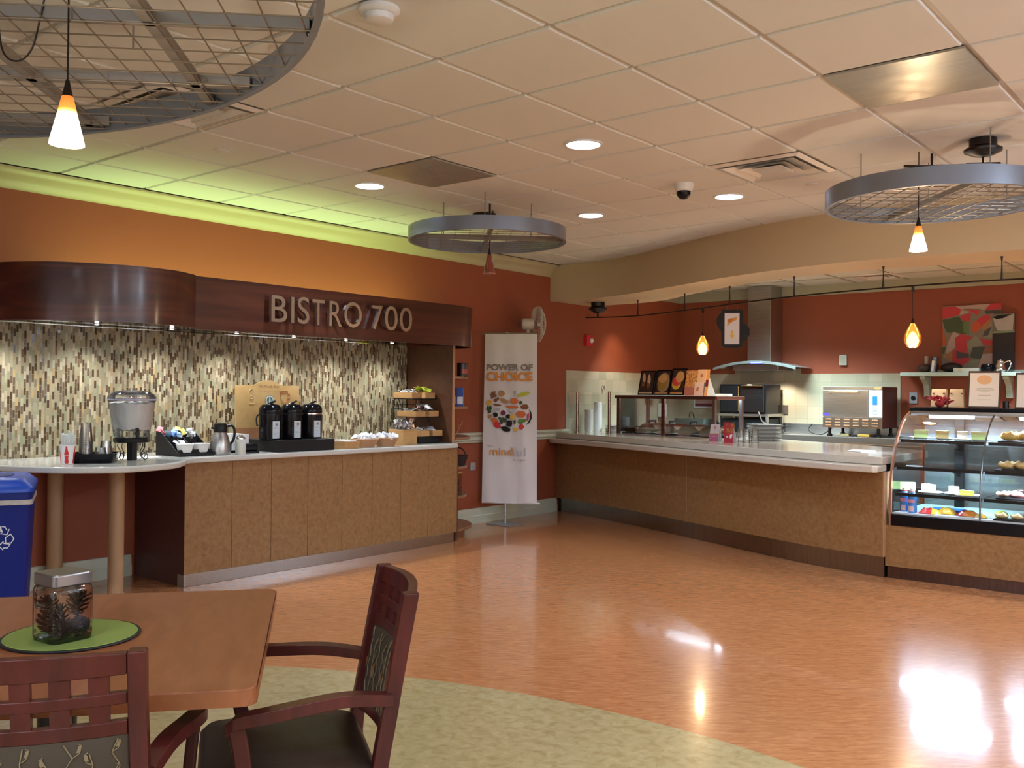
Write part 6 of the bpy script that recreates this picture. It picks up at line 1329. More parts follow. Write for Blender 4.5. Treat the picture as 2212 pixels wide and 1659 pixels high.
for x0, x1 in ((-2.18, -1.86), (-1.55, -1.1), (-0.9, -0.4)):
    MB().tube([(x0, 7.70, 1.203), (x1, 7.70, 1.203)], 0.015, 12).build('lamp_tube', TUBEE, dc)
SH = [(1.022, 7.46), (0.820, 7.375), (0.625, 7.34)]
for z, y0 in SH:
    for x0, x1 in ((CX0 + 0.015, MX - 0.008), (MX + 0.008, CX1)):
        MB().box(x0, x1, y0 + 0.015, 7.98, z, z + 0.007).build('glass_shelf', SHELFG, dc, smooth=False)
        MB().box(x0, x1, y0, y0 + 0.015, z - 0.014, z + 0.010).build('shelf_edge', BLACK, dc, smooth=False)
for x in (CX0 + 0.30, MX + 0.30, -0.6):
    MB().box(x - 0.035, x + 0.035, 7.98, 8.02, 0.49, 1.243).build('rear_post', BLACK, dc, smooth=False, bevel=0.003)
    for z, y0 in SH: MB().prism([(7.98, z - 0.002), (7.60, z - 0.002), (7.98, z - 0.09)], x - 0.004, x + 0.004, M=Matrix(((0, 0, 1, 0), (1, 0, 0, 0), (0, 1, 0, 0), (0, 0, 0, 1)))).build('shelf_bracket', BLACK, dc, smooth=False)
MB().box(CX0 + 0.02, CX1, 8.06, 8.075, 0.49, 1.24).build('rear_door', glass('rear_pane', (0.70, 0.76, 0.76, 1), 0.05, 0.1, 0.30, (0.40, 0.47, 0.50, 1)), dc, smooth=False)
# pastries on plates
def plate(x, y, z, lab, r=0.088):
    o = MB().lathe([(0, 0.003), (r * .55, 0.003), (r * .6, 0), (r * .64, 0.004), (r, 0.012), (r, 0.015), (r * .62, 0.008), (0, 0.008)], 32).build('dessert_plate', CERAM, loc=(x, y, z)); return tag(o, lab, 'plate')
def slice_(x, y, z, rz, lab, ice, cake=CAKEY, L=0.105, h=0.062):
    t = thing('cake_slice', lab, 'cake', (x, y, z), rz)
    a = [(0, 0), (L, -0.036), (L + 0.008, 0), (L, 0.036)]
    MB().prism(a, 0, h * .44, M=T(-L / 2, 0, 0)).prism(a, h * .52, h * .93, M=T(-L / 2, 0, 0)).build('sponge', cake, t, smooth=False, bevel=0.002)
    b = [(0.0, 0), (L + 0.001, -0.037), (L + 0.011, 0), (L + 0.001, 0.037)]
    MB().prism([(0.002, 0), (L - .001, -0.0355), (L + 0.006, 0), (L - .001, 0.0355)], h * .44, h * .52, M=T(-L / 2, 0, 0)).prism(b, h * .93, h, M=T(-L / 2, 0, 0)).prism([(L, -0.037), (L + 0.012, 0), (L, 0.037)], 0, h * .93, M=T(-L / 2, 0, 0)).build('icing', ice, t, smooth=False)
    return t
z1 = 1.022 + 0.0075
for x, y, rz, lab, ic, ck in ((-2.235, 7.66, 0.6, 'green iced cake slice at the far left of the top case shelf', ICINGG, ICINGG), (-2.05, 7.62, 2.6, 'yellow sponge slice with green icing on the top case shelf', ICINGG, CAKEY), (-1.90, 7.60, 2.2, 'white cream slice in the middle of the top case shelf', ICING, ICING), (-1.79, 7.58, 2.9, 'pale green slice next to the mullion on the top case shelf', ICINGG, ICINGG)):
    plate(x, y, z1, 'white plate under the ' + lab.replace(' on the top case shelf', ' up top').replace(' of the top case shelf', ' of the top shelf'), 0.075)
    slice_(x, y, z1 + 0.009, rz, lab, ic, ck, 0.095, 0.06)
z3 = 0.625 + 0.0075
for x, y, rz, lab, ic, ck, k in ((-2.29, 7.52, 0.3, 'pale green slice at the far left of the lowest glass shelf, above the bottles', ICINGG, ICINGG, .06), (-2.10, 7.46, 2.7, 'yellow sponge slice with white icing on the lowest glass shelf', ICING, CAKEY, .06), (-1.93, 7.50, 2.2, 'white cream wedge on the lowest glass shelf', ICING, ICING, .05), (-1.835, 7.43, 2.9, 'flat lime green slice on the lowest glass shelf near the mullion', ICINGG, LIME, .035)):
    plate(x, y, z3, 'white plate under the ' + lab.replace(', above the bottles', '').replace(' near the mullion', ''), 0.088 if x > -2.2 else 0.05)
    slice_(x, y, z3 + 0.009, rz, lab, ic, ck, 0.10, k)
def roll(x, y, z, lab, cat='bread roll', m=BREAD, s=(1.5, 0.8, 0.75), r=0.04, rz=0):
    mb = MB().ball((0, 0, r * s[2]), r, 16, 10, sc=s)
    mb.v = [(a, b, c + 0.006 * sin(a * 120) * (c / r)) for a, b, c in mb.v]
    o = mb.build(cat.replace(' ', '_'), m, loc=(x, y, z)); o.rotation_euler = (0, 0, rz); return tag(o, lab, cat)
def dtray(x0, x1, y0, y1, z, lab):
    o = MB().box(x0, x1, y0, y1, z, z + 0.012).build('black_pastry_tray', BLACK, smooth=False, bevel=0.003); return tag(o, lab, 'tray')
dtray(-1.66, -1.20, 7.52, 7.90, z1, 'black tray of golden rolls on the top shelf right of the mullion')
for i, (x, y, lab) in enumerate(((-1.60, 7.60, 'golden roll at the left front of the top right tray'), (-1.475, 7.60, 'golden roll at the frame edge in the top right tray'), (-1.54, 7.70, 'golden roll behind the two front rolls in the top right tray'))): roll(x, y, z1 + 0.0125, lab, r=0.042, m=mat('golden_roll', (0.58, 0.36, 0.06, 1), 0.45, noise=0.3, nscale=40))
z2 = 0.820 + 0.0075
dtray(-1.66, -1.20, 7.44, 7.90, z2, 'black tray of iced buns on the middle shelf right of the mullion')
for x, y, lab in ((-1.605, 7.52, 'iced bun at the left front of the middle right tray'), (-1.49, 7.52, 'iced bun at the frame edge in the middle right tray'), (-1.55, 7.61, 'iced bun at the back of the middle right tray')): roll(x, y, z2 + 0.0125, lab, 'iced bun', mat('iced_bun', (0.58, 0.38, 0.14, 1), 0.5, noise=0.55, nscale=45), (1.35, 1.0, 0.7), 0.04)
dtray(-1.64, -1.20, 7.38, 7.90, z3, 'black tray of cookies on the lowest glass shelf right of the mullion')
for x, y, m, lab in ((-1.61, 7.46, mat('cookie_tan', (0.50, 0.32, 0.20, 1), 0.6), 'tan cookie at the left front of the lowest right tray'), (-1.515, 7.46, mat('cookie_pink', (0.55, 0.20, 0.20, 1), 0.6), 'pink topped cookie at the frame edge in the lowest right tray'), (-1.56, 7.55, mat('cookie_cream', (0.55, 0.42, 0.34, 1), 0.6), 'cream cookie behind the pink one in the lowest right tray')): roll(x, y, z3 + 0.0125, lab, 'cookie', m, (1.1, 1.1, 0.5), 0.042)
DZ = 0.4905
for x, y, lab in ((-2.275, 7.42, 'blue drink bottle at the far left corner of the case deck'), (-2.205, 7.375, 'blue drink bottle in front, beside the left one on the case deck')):
    t = thing('drink_bottle', lab, 'bottle', (x, y, DZ))
    MB().lathe([(0, 0), (0.029, 0), (0.032, 0.006), (0.032, 0.055), (0.028, 0.075), (0.033, 0.10), (0.030, 0.128), (0.016, 0.155), (0.0145, 0.162)], 28).build('blue_body', mat('bottle_blue', (0.06, 0.22, 0.62, 1), 0.25, noise=0.35, nscale=25, coat=0.4), t)
    MB().lathe([(0.0328, 0.01), (0.0328, 0.05)], 12, a0=-2.3, a1=-1.0).build('pink_label', mat('bottle_pink', (0.62, 0.42, 0.42, 1), 0.5, noise=0.3, nscale=50), t, fix=False)
    MB().lathe([(0.0336, 0.075), (0.0343, 0.10)], 12, a0=-2.5, a1=-0.8).build('red_label', mat('bottle_redlabel', (0.55, 0.22, 0.30, 1), 0.5, noise=0.5, nscale=60), t, fix=False)
    MB().lathe([(0.0205, 0.142), (0.018, 0.150), (0.0172, 0.158)], 20).build('red_collar', REDI, t)
    MB().lathe([(0.018, 0.158), (0.018, 0.178), (0.015, 0.181), (0, 0.181)], 20).build('white_cap', WHITE, t)
def bag(x, y, lab, m1, m2, w, l, rz, h=0.035):
    t = thing('candy_bag', lab, 'candy bag', (x, y, DZ + 0.001), rz)
    nx, ny = 8, 6; vs = []
    for sgn in (1, 0):
        for j in range(ny + 1):
            for i in range(nx + 1):
                u, v = i / nx * 2 - 1, j / ny * 2 - 1
                vs.append((u * l / 2, v * w / 2, (h * (1 - u ** 4) * (1 - v ** 2) ** .6 * (0.85 + .15 * sin(9 * u + 5 * v)) + 0.002) if sgn else 0.0))
    k = (nx + 1) * (ny + 1); F = []; Mi = []
    for j in range(ny):
        for i in range(nx):
            q = j * (nx + 1) + i; F.append((q, q + 1, q + nx + 2, q + nx + 1)); Mi.append(0 if i < 5 else 1); F.append((k + q, k + q + nx + 1, k + q + nx + 2, k + q + 1)); Mi.append(0)
    mb = MB(); mb.add(vs, F); mb.m = Mi; mb.build('wrapper', [m1, m2], t, fix=False)
    return t
CR, CY_ = mat('candy_red', (0.55, 0.03, 0.03, 1), 0.25, coat=.4), mat('candy_yellow', (0.75, 0.45, 0.05, 1), 0.25, coat=.4)
bag(-2.085, 7.385, 'red candy bag with a yellow end on the case deck beside the bottles', CR, CY_, 0.09, 0.15, 0.1, 0.045)
bag(-1.985, 7.46, 'yellow candy bag behind the red one on the case deck', CY_, CY_, 0.085, 0.13, -0.15, 0.05)
bag(-1.835, 7.44, 'orange and red candy bag left of the mullion on the case deck', mat('candy_orange', (0.68, 0.22, 0.03, 1), 0.25, coat=.4), CR, 0.09, 0.14, 3.0, 0.045)
bag(-1.745, 7.40, 'small tan snack bag right behind the mullion on the case deck', mat('candy_tan', (0.5, 0.3, 0.08, 1), 0.4), CY_, 0.06, 0.09, 0.4, 0.03)
o = MB().box(-2.14, -1.92, 7.56, 7.70, DZ, DZ + 0.02).build('blue_tray', mat('tray_blue', (0.04, 0.13, 0.5, 1), 0.4), smooth=False, bevel=0.003); tag(o, 'blue tray at the back of the case deck behind the candy bags', 'tray')
t = thing('price_strip', 'white printed strip with dark script along the front of the case deck', 'price strip', (-1.93, 7.34, DZ + 0.0005))
MB().box(-0.10, 0.19, -0.02, 0.022, 0, 0.002).build('strip', WHITEP, t, smooth=False)
mb = MB()
for i in range(16): 
    x = -0.03 + 0.0125 * i; mb.tube([(x, -0.010, 0.0026), (x + 0.005, 0.012, 0.0026), (x + 0.010, -0.008 + 0.01 * random.random(), 0.0026)], 0.0011, 4)
mb.build('script_print', BLACK, t)
o = MB().ball((0, 0, 0.028), 0.034, 18, 12, sc=(1.35, 0.9, 0.82)).build('lemon', mat('lemon', (0.62, 0.60, 0.03, 1), 0.4, bump=0.3, nscale=90), loc=(-1.62, 7.46, DZ)); o.rotation_euler = (0, 0, 0.5); tag(o, 'whole lemon on the case deck right of the mullion', 'lemon')
dtray(-1.64, -1.25, 7.31, 7.42, DZ, 'thin tray of iced bars at the front right of the case deck')
for x, lab in ((-1.595, 'iced bar pastry at the left of the front deck tray'), (-1.50, 'iced bar pastry at the frame edge of the front deck tray')): roll(x, 7.365, DZ + 0.0125, lab, 'iced bar', mat('iced_bar', (0.55, 0.42, 0.2, 1), 0.5, noise=0.5, nscale=60), (1.15, 0.95, 0.55), 0.038)
# things on top of the case
TZ = 1.2725
for x, lab, s in ((-2.165, 'left cream carton behind the red bow on the case top', 0.0), (-2.035, 'right cream carton beside the red bow on the case top', 0.012)):
    t = thing('cream_carton', lab, 'carton', (x, 7.92, TZ), 0.1)
    A = [(-0.058, -0.045), (0.058, -0.045), (0.058, 0.045), (-0.058, 0.045)]; B = [(p[0] * (0.82 if s else 0.92), p[1] * 0.8) for p in A]
    MB().add([(x_, y_, 0) for x_, y_ in A] + [(x_, y_, 0.142) for x_, y_ in B], [(3, 2, 1, 0), (4, 5, 6, 7), (0, 1, 5, 4), (1, 2, 6, 5), (2, 3, 7, 6), (3, 0, 4, 7)]).build('body', mat('carton_cream', (0.66, 0.54, 0.36, 1), 0.55), t, smooth=False, bevel=0.006)
    MB().box(-0.045, -0.03, -0.0435, -0.038, 0.105, 0.113).box(0.03, 0.045, -0.0435, -0.038, 0.105, 0.113).build('tab_slots', BROWNI, t, smooth=False)
bw = thing('red_bow', 'crumpled red fabric bow on the left of the case top', 'bow', (-2.12, 7.76, TZ))
mb = MB()
for i in range(26):
    a = random.random() * 6.28; q = random.uniform(0.0, 0.075); zc = 0.022 + random.random() * 0.05
    M = T(q * cos(a) * 1.25, q * sin(a) * .6, zc) @ RZ(a + random.uniform(-.6, .6)) @ RY(random.uniform(-1.3, -0.1)) @ RX(random.uniform(-.7, .7))
    pts = [(-0.012, -0.006, 0), (0.012, -0.018, 0.008), (0.036, -0.010, -0.002), (0.048, 0, -0.008), (0.036, 0.012, 0.0), (0.012, 0.018, 0.010), (-0.012, 0.006, 0), (0.015, 0, -0.006)]
    mb.add([tuple(M @ Vector(p)) for p in pts], [(0, 1, 7), (1, 2, 7), (2, 3, 7), (3, 4, 7), (4, 5, 7), (5, 6, 7), (6, 0, 7)])
mb.v = [(x, y, max(0.0, z)) for x, y, z in mb.v]
mb.build('petals', mat('red_cloth', (0.30, 0.012, 0.02, 1), 0.5), bw, smooth=False, fix=False)
MB().ball((0, 0, 0.028), 0.03, sc=(1.2, 0.9, 0.9)).build('knot', mat('red_cloth2', (0.22, 0.01, 0.015, 1), 0.5), bw)
o = MB().prism([(-0.06, -0.03), (0.05, -0.035), (0.06, 0.03), (-0.04, 0.035)], 0, 0.002).build('orange_slip', ORANGE, loc=(-1.965, 7.80, TZ), smooth=False); tag(o, 'orange paper slip lying on the case top right of the cartons', 'paper')
def stand_sign(x, y, lab, w, h, detail):
    M = frame((x, y, TZ + 0.001), (1, 0.02, 0), (0.0, 0.18, 1))
    t = thing('framed_notice', lab, 'notice', M=M)
    MB().box(0, w, 0, h, -0.016, 0).build('frame', mat('frame_brown', (0.045, 0.022, 0.014, 1), 0.35), t, smooth=False, bevel=0.002)
    MB().box(0.012, w - 0.012, 0.012, h - 0.016, 0.0002, 0.0012).build('paper', mat('notice_paper', (0.72, 0.63, 0.52, 1), 0.6), t, smooth=False)
    if detail:
        MB().flat([(w * .5 + 0.052 * cos(a), h * .76 + 0.036 * sin(a)) for a in [2 * pi * i / 24 for i in range(24)]], 0.0016).build('orange_seal', mat('seal_peach', (0.70, 0.40, 0.18, 1), 0.6), t, smooth=False, fix=False)
        mb = MB()
        for yy, a, b in ((.52, .28, .78), (.475, .24, .82), (.445, .36, .68), (.33, .32, .72), (.21, .30, .72)):
            mb.flat([(w * a, h * yy), (w * b, h * yy), (w * b, h * yy + 0.005), (w * a, h * yy + 0.005)], 0.0016)
        mb.build('text_lines', mat('text_tan', (0.48, 0.40, 0.31, 1), 0.6), t, smooth=False, fix=False)
    return t
stand_sign(-1.925, 7.76, 'brown framed notice with a peach oval seal on the case top', 0.225, 0.285, True)
stand_sign(-1.60, 7.76, 'second framed notice cut off by the right frame edge on the case top', 0.22, 0.27, False)
t = thing('black_clip_stand', 'small black cylinder between the two framed notices on the case top', 'holder', (-1.665, 7.80, TZ))
MB().lathe([(0, 0), (0.022, 0), (0.022, 0.045), (0.018, 0.055), (0, 0.056)], 18).build('cylinder', BLACK, t)
MB().tube([(0.02, 0, 0.03), (0.05, 0.0, 0.005)], 0.004, 6).build('clip_arm', CHROME, t)

for o in [q for q in bpy.data.objects if q.parent is None]:
    n = o.name.split('.')[0]
    if n == 'rapid_oven': sub(o, 'door', 'door_handle', 'blue_sticker'); sub(o, 'control_panel', 'blue_screen', 'panel_print'); sub(o, 'louvre_panel', 'louvre_slots'); sub(o, 'top_strip', 'orange_sticker')
    elif n == 'range_hood': sub(o, 'glass_canopy', 'front_lip'); sub(o, 'front_lip', 'blue_display')
    elif n == 'black_oven': sub(o, 'glass_door', 'trim_bars')
    elif n == 'steel_stand': sub(o, 'dark_drawer', 'knob')
    elif n == 'hanging_arrow_sign': sub(o, 'white_panel', 'slanted_orange_print', 'down_arrow')
    elif n == 'teardrop_lamp': sub(o, 'amber_glass_shade', 'glowing_bulb')
    elif n in ('abstract_canvas', 'cup_canvas'): sub(o, 'canvas', 'colour_patches', 'cup_print')
    elif n == 'framed_notice': sub(o, 'paper', 'orange_seal', 'text_lines')
    elif n == 'drink_bottle': sub(o, 'blue_body', 'pink_label', 'red_label', 'red_collar')
    elif n == 'cream_carton': sub(o, 'body', 'tab_slots')
    elif n == 'notice_frame': sub(o, 'frame', 'plum_band', 'print')
    elif n == 'thermostat': sub(o, 'housing', 'cover')
    elif n == 'price_strip': sub(o, 'strip', 'script_print')
    elif n == 'display_case': sub(o, 'lamp_channel', 'lamp_tube'); sub(o, 'side_frame', 'side_glass')
    elif n == 'glass_tumbler_tin': sub(o, 'can', 'white_label')
    elif n in ('pendant_lamp',): sub(o, 'glass_shade', 'shade_rim', 'socket_cap')
    elif n == 'downlight': sub(o, 'trim_ring', 'lens')
    elif n == 'puck_light': sub(o, 'rim', 'lens')
    elif n == 'dome_camera': sub(o, 'collar', 'dome')
    elif n == 'smoke_detector': sub(o, 'base', 'sensor_cap')
# ================================================================== TABLE, JAR, CHAIRS
TC = (-2.34, 1.094); TA = radians(-38.87)
tb = thing('dining_table', 'honey brown square dining table on a black pedestal in the foreground', 'table', (TC[0], TC[1], 0), TA)
o = MB().prism(rrect(1.0, 1.0, 0.03, 5), 0.712, 0.75).build('tabletop', [TABLEW], tb, bevel=0.005, seg=3)
MB().wall([(x, y) for x, y in rrect(1.003, 1.003, 0.0315, 5)] + [rrect(1.003, 1.003, 0.0315, 5)[0]], 0.714, 0.746).build('edge_band', TABLEE, tb, ang=50, fix=False)
MB().lathe([(0.055, 0.05), (0.045, 0.08), (0.045, 0.67), (0.06, 0.69)], 28).build('pedestal', BLACK, tb)
for a in (0, pi / 2): MB().box(-0.33, 0.33, -0.03, 0.03, 0.69, 0.711, M=RZ(a + pi / 4)).build('top_arm', BLACK, tb, smooth=False)
for k in range(4):
    a = pi / 4 + k * pi / 2
    MB().prism([(0.03, 0.0), (0.36, 0.0), (0.36, 0.02), (0.06, 0.06), (0.03, 0.06)], -0.03, 0.03, M=RZ(a) @ Matrix(((1, 0, 0, 0), (0, 0, -1, 0), (0, 1, 0, 0), (0, 0, 0, 1)))).build('foot', BLACK, tb, smooth=False, bevel=0.004)
pm = thing('placemat', 'round green placemat with a dark border on the dining table', 'placemat', (-2.315, 1.115, 0.7505))
MB().lathe([(0.0, 0), (0.158, 0), (0.160, 0.003), (0.158, 0.0055), (0.150, 0.0055), (0.0, 0.0052)], 64).build('border', BLACKM, pm)
MB().lathe([(0.1515, 0.0056), (0.150, 0.0068), (0, 0.0068)], 64).build('felt', GREENM, pm)
JX, JY, JZ, JR = -2.288, 1.080, 0.7578, radians(4)
jar = thing('glass_jar', 'square glass jar of pine cones with a silver lid on the placemat', 'jar', (JX, JY, JZ), JR)
JG = glass('jar_glass', (0.94, 0.93, 0.92, 1), 0.01, 0.05)
A = rrect(0.108, 0.108, 0.022, 4); n = len(A)
levels = [(0.80, 0.0), (0.97, 0.004), (1.0, 0.014), (1.0, 0.118), (0.96, 0.128), (0.82, 0.134)]
mb = MB(); mb.add([(x * s, y * s, z) for s, z in levels for x, y in A], [(j * n + i, j * n + (i + 1) % n, (j + 1) * n + (i + 1) % n, (j + 1) * n + i) for j in range(len(levels) - 1) for i in range(n)] + [tuple(range(n))[::-1]])
mb.build('glass_body', JG, jar, ang=60)
MB().prism(rrect(0.102, 0.102, 0.018, 4), 0.0015, 0.010).build('thick_base', glass('jar_base', (0.62, 0.75, 0.66, 1), 0.02, 0.08), jar)
MB().prism(rrect(0.100, 0.100, 0.014, 4), 0.131, 0.162).build('lid', mat('lid_silver', (0.30, 0.30, 0.31, 1), 0.3, 0.9), jar, bevel=0.005, seg=3)
def pinecone(x, y, z, h, r, rx, ry, lab, m):
    t = MB(); N = 70
    t.lathe([(0, 0), (r * .35, h * .1), (r * .3, h * .6), (0, h * .95)], 8)
    for i in range(N):
        f = (i + 0.5) / N; a = i * 2.39996; rr = r * (sin(pi * min(1, f * .92 + .1)) ** .6); zz = h * f; up = 0.15 + 1.0 * f
        d = Vector((cos(a), sin(a), 0)); s = Vector((-sin(a), cos(a), 0)); b = d * (rr * .3) + Vector((0, 0, zz)); tp = d * rr + Vector((0, 0, zz + rr * up * .6)); w = rr * .30
        t.add([tuple(b - s * w * .5), tuple(b + s * w * .5), tuple(tp + s * w * .8), tuple(tp + d * .002 + Vector((0, 0, .003))), tuple(tp - s * w * .8)], [(0, 1, 2, 3, 4)])
    o = t.build('pine_cone', m, smooth=False, fix=False); o.location = (x, y, z); o.rotation_euler = (rx, ry, 0.4)
    return tag(o, lab, 'pine cone')
CN1 = mat('cone_brown', (0.085, 0.040, 0.016, 1), 0.7, noise=0.5, nscale=120); CN2 = mat('cone_dark', (0.038, 0.018, 0.009, 1), 0.7, noise=0.5, nscale=120); CN3 = mat('cone_grey', (0.05, 0.035, 0.028, 1), 0.7, noise=0.5, nscale=120)
c, s_ = cos(JR), sin(JR)
def J(x, y, z): return (JX + c * x - s_ * y, JY + s_ * x + c * y, JZ + z)
for p, h, r, rx, ry, lab, m in (((-0.022, -0.022, 0.014), 0.055, 0.025, 0.2, 0.1, 'brown pine cone low at the left front of the jar', CN1), ((-0.024, -0.018, 0.060), 0.042, 0.024, 0.1, -0.2, 'opened brown pine cone on top at the left of the jar', CN1),
     ((0.018, 0.020, 0.055), 0.058, 0.026, -0.1, 0.15, 'tallest spiky dark pine cone standing at the right of the jar', CN2), ((0.004, -0.004, 0.012), 0.075, 0.019, 0.05, 0.0, 'narrow dark pine cone in the middle of the jar', CN3), ((0.026, 0.028, 0.012), 0.036, 0.022, 0.3, 0.3, 'small grey pine cone at the right bottom of the jar', CN3), ((0.026, -0.024, 0.012), 0.04, 0.022, -0.3, 0.5, 'dark pine cone lying at the front bottom of the jar', CN2)):
    pinecone(*J(*p), h, r, rx, ry, lab, m)

# ------------------------------------------------------------------ armchair, built facing +y at the origin
def make_chair(label):
    t = thing('dining_armchair', label, 'chair')
    WB = 0.190                                     # half width of the back
    def yb(z): return -0.205 - 0.075 * max(0, (z - 0.44) / 0.45) ** 1.1
    def bow(x): return -0.032 * (1 - (x / WB) ** 2)
    for sx in (-1, 1):
        pts = [(sx * (WB + 0.012), -0.245, 0.0), (sx * (WB + 0.010), -0.215, 0.25), (sx * (WB + 0.006), yb(0.44), 0.44), (sx * (WB + 0.003), yb(0.60), 0.60), (sx * WB, yb(0.76), 0.76), (sx * WB, yb(0.885), 0.885)]
        P_ = spline(pts, 4); mb = MB(); vs = []
        for x, y, z in P_:
            w, d = 0.0165, 0.019 if z > 0.4 else 0.022
            vs += [(x - w, y - d, z), (x + w, y - d, z), (x + w, y + d, z), (x - w, y + d, z)]
        k = len(P_)
        mb.add(vs, [(4 * i + j, 4 * i + (j + 1) % 4, 4 * i + 4 + (j + 1) % 4, 4 * i + 4 + j) for i in range(k - 1) for j in range(4)] + [(3, 2, 1, 0), tuple(4 * (k - 1) + j for j in range(4))])
        mb.build('rear_post', MAHOG, t, bevel=0.004, ang=50)
    xs = [(-WB + 0.0165) + (2 * WB - 0.033) * i / 20 for i in range(21)]
    def rail(z0, z1, name, th=0.020, crown=0.0):
        mb = MB(); vs = []
        for x in xs:
            c_ = crown * (1 - (x / WB) ** 2)
            for z in (z0, z1 + c_):
                y = yb(z) + bow(x); vs += [(x, y - th / 2, z), (x, y + th / 2, z)]
        k = len(xs)
        mb.add(vs, [(4 * i + a, 4 * i + b, 4 * i + 4 + b, 4 * i + 4 + a) for i in range(k - 1) for a, b in ((0, 1), (1, 3), (3, 2), (2, 0))] + [(0, 1, 3, 2), tuple(4 * (k - 1) + j for j in (2, 3, 1, 0))])
        return mb.build(name, MAHOG, t, bevel=0.003, ang=50)
    rail(0.842, 0.882, 'top_rail', 0.024, 0.006); rail(0.786, 0.809, 'grid_rail'); rail(0.727, 0.755, 'grid_rail'); rail(0.500, 0.53, 'lower_rail')
    n_h = 6; hw = 0.0305; span = 2 * WB - 0.033; bw_ = (span - n_h * hw) / (n_h - 1)
    for i in range(n_h - 1):
        x0 = -span / 2 + (i + 1) * hw + i * bw_; mb = MB(); vs = []
        for z in (0.745, 0.78, 0.81, 0.85):
            for x in (x0, x0 + bw_): y = yb(z) + bow(x); vs += [(x, y - 0.009, z), (x, y + 0.009, z)]
        mb.add(vs, [(4 * j + a, 4 * j + b, 4 * j + 4 + b, 4 * j + 4 + a) for j in range(3) for a, b in ((0, 1), (1, 3), (3, 2), (2, 0))])
        mb.build('grid_slat', MAHOG, t, smooth=False)
    # upholstered back panel with stitched vines on both faces
    mb = MB(); nx, nz = 16, 8
    for sd in (-1, 1):
        vs = []
        for j in range(nz + 1):
            for i in range(nx + 1):
                x = -span / 2 + span * i / nx; z = 0.525 + (0.730 - 0.525) * j / nz; e = min(i, nx - i, 2 * j, 2 * (nz - j)) / nx
                vs.append((x, yb(z) + bow(x) + sd * (0.007 + 0.012 * min(1, e * 5)), z))
        mb.add(vs, [(j * (nx + 1) + i, j * (nx + 1) + i + 1, (j + 1) * (nx + 1) + i + 1, (j + 1) * (nx + 1) + i) for j in range(nz) for i in range(nx)], 0)
    def pt(x, z, sd): 
        e = min((span / 2 - abs(x)) / span, 2 * (z - 0.525) / 0.38, 2 * (0.730 - z) / 0.38); return (x, yb(z) + bow(x) + sd * (0.0085 + 0.012 * min(1, max(0, e) * 5)), z)
    rnd = random.Random(3)
    for sd in (-1, 1):
        for k in range(9):
            x0 = -span / 2 + 0.022 + k * 0.038; zt = 0.722 - 0.02 * (k % 2)
            path = [(x0 + 0.008 * sin(q * 3 + k), 0.532 + (zt - 0.532) * q / 8) for q in range(9)]
            mb.tube([pt(x, z, sd) for x, z in path], 0.0014, 4, 1)
            for q in (3, 5, 7):
                x, z = path[q]; s2 = 1 if (q + k) % 2 else -1
                mb.tube([pt(x, z, sd), pt(x + s2 * 0.010, z + 0.006, sd), pt(x + s2 * 0.014, z + 0.020, sd), pt(x + s2 * 0.008, z + 0.024, sd)], 0.001, 4, 1)
                mb.add([pt(x + s2 * a, z + b, sd) for a, b in ((0.006, 0.008), (0.013, 0.010), (0.015, 0.021), (0.009, 0.020))], [(0, 1, 2, 3)], 1 if q != 5 else 0)
            if k % 2 == 0:
                x, z = x0 + 0.026, 0.60
                mb.add([pt(x + a, z + b, sd) for a, b in ((-0.014, 0.045), (0.004, 0.034), (0.014, 0.014), (0.016, -0.01), (0.004, 0.0), (-0.008, 0.02))], [(0, 1, 2, 3, 4, 5)], 2)
    mb.build('back_panel', [FABRIC, GOLDT, GOLDL], t, ang=60, fix=False)
    # seat
    A = rrect(0.47, 0.41, 0.05, 5); n = len(A)
    lv = [(0.94, 0.0), (0.99, 0.008), (1.0, 0.035), (0.985, 0.066), (0.91, 0.084), (0.6, 0.095), (0.25, 0.098)]
    mb = MB(); mb.add([(x * s, y * s - 0.005, 0.405 + z) for s, z in lv for x, y in A], [(j * n + i, j * n + (i + 1) % n, (j + 1) * n + (i + 1) % n, (j + 1) * n + i) for j in range(len(lv) - 1) for i in range(n)] + [tuple(range(n))[::-1], tuple((len(lv) - 1) * n + i for i in range(n))])
    mb.build('seat', LEATHER, t, ang=80)
    MB().box(-0.215, 0.215, 0.155, 0.178, 0.345, 0.404).box(-0.215, 0.215, -0.19, -0.17, 0.345, 0.404).box(-0.222, -0.2, -0.18, 0.16, 0.345, 0.404).box(0.2, 0.222, -0.18, 0.16, 0.345, 0.404).build('seat_frame', MAHOG, t, smooth=False, bevel=0.003)
    for sx in (-1, 1):
        MB().tube([(sx * 0.215, 0.165, 0.0), (sx * 0.215, 0.165, 0.404)], 0.02, 8, rs=[0.014, 0.021]).build('front_leg', MAHOG, t)
        # arm: bows outward from the post, then its support curls down to the seat side
        pts = [(sx * 0.200, yb(0.655) + 0.005, 0.640), (sx * 0.225, -0.12, 0.655), (sx * 0.258, 0.0, 0.652), (sx * 0.270, 0.06, 0.648), (sx * 0.265, 0.112, 0.640), (sx * 0.258, 0.135, 0.622)]
        P_ = spline(pts, 6); mb = MB(); vs = []; k = len(P_)
        for i, (x, y, z) in enumerate(P_):
            a = Vector(P_[max(i - 1, 0)]); b = Vector(P_[min(i + 1, k - 1)]); d = (b - a).normalized(); sd = Vector((d.y, -d.x, 0)).normalized() * (0.019 if i < k - 4 else 0.016); up = Vector((0, 0, 1)) * 0.014
            q = Vector((x, y, z)); vs += [tuple(q - sd - up), tuple(q + sd - up), tuple(q + sd + up), tuple(q - sd + up)]
        mb.add(vs, [(4 * i + j, 4 * i + (j + 1) % 4, 4 * i + 4 + (j + 1) % 4, 4 * i + 4 + j) for i in range(k - 1) for j in range(4)] + [(3, 2, 1, 0), tuple(4 * (k - 1) + j for j in range(4))])
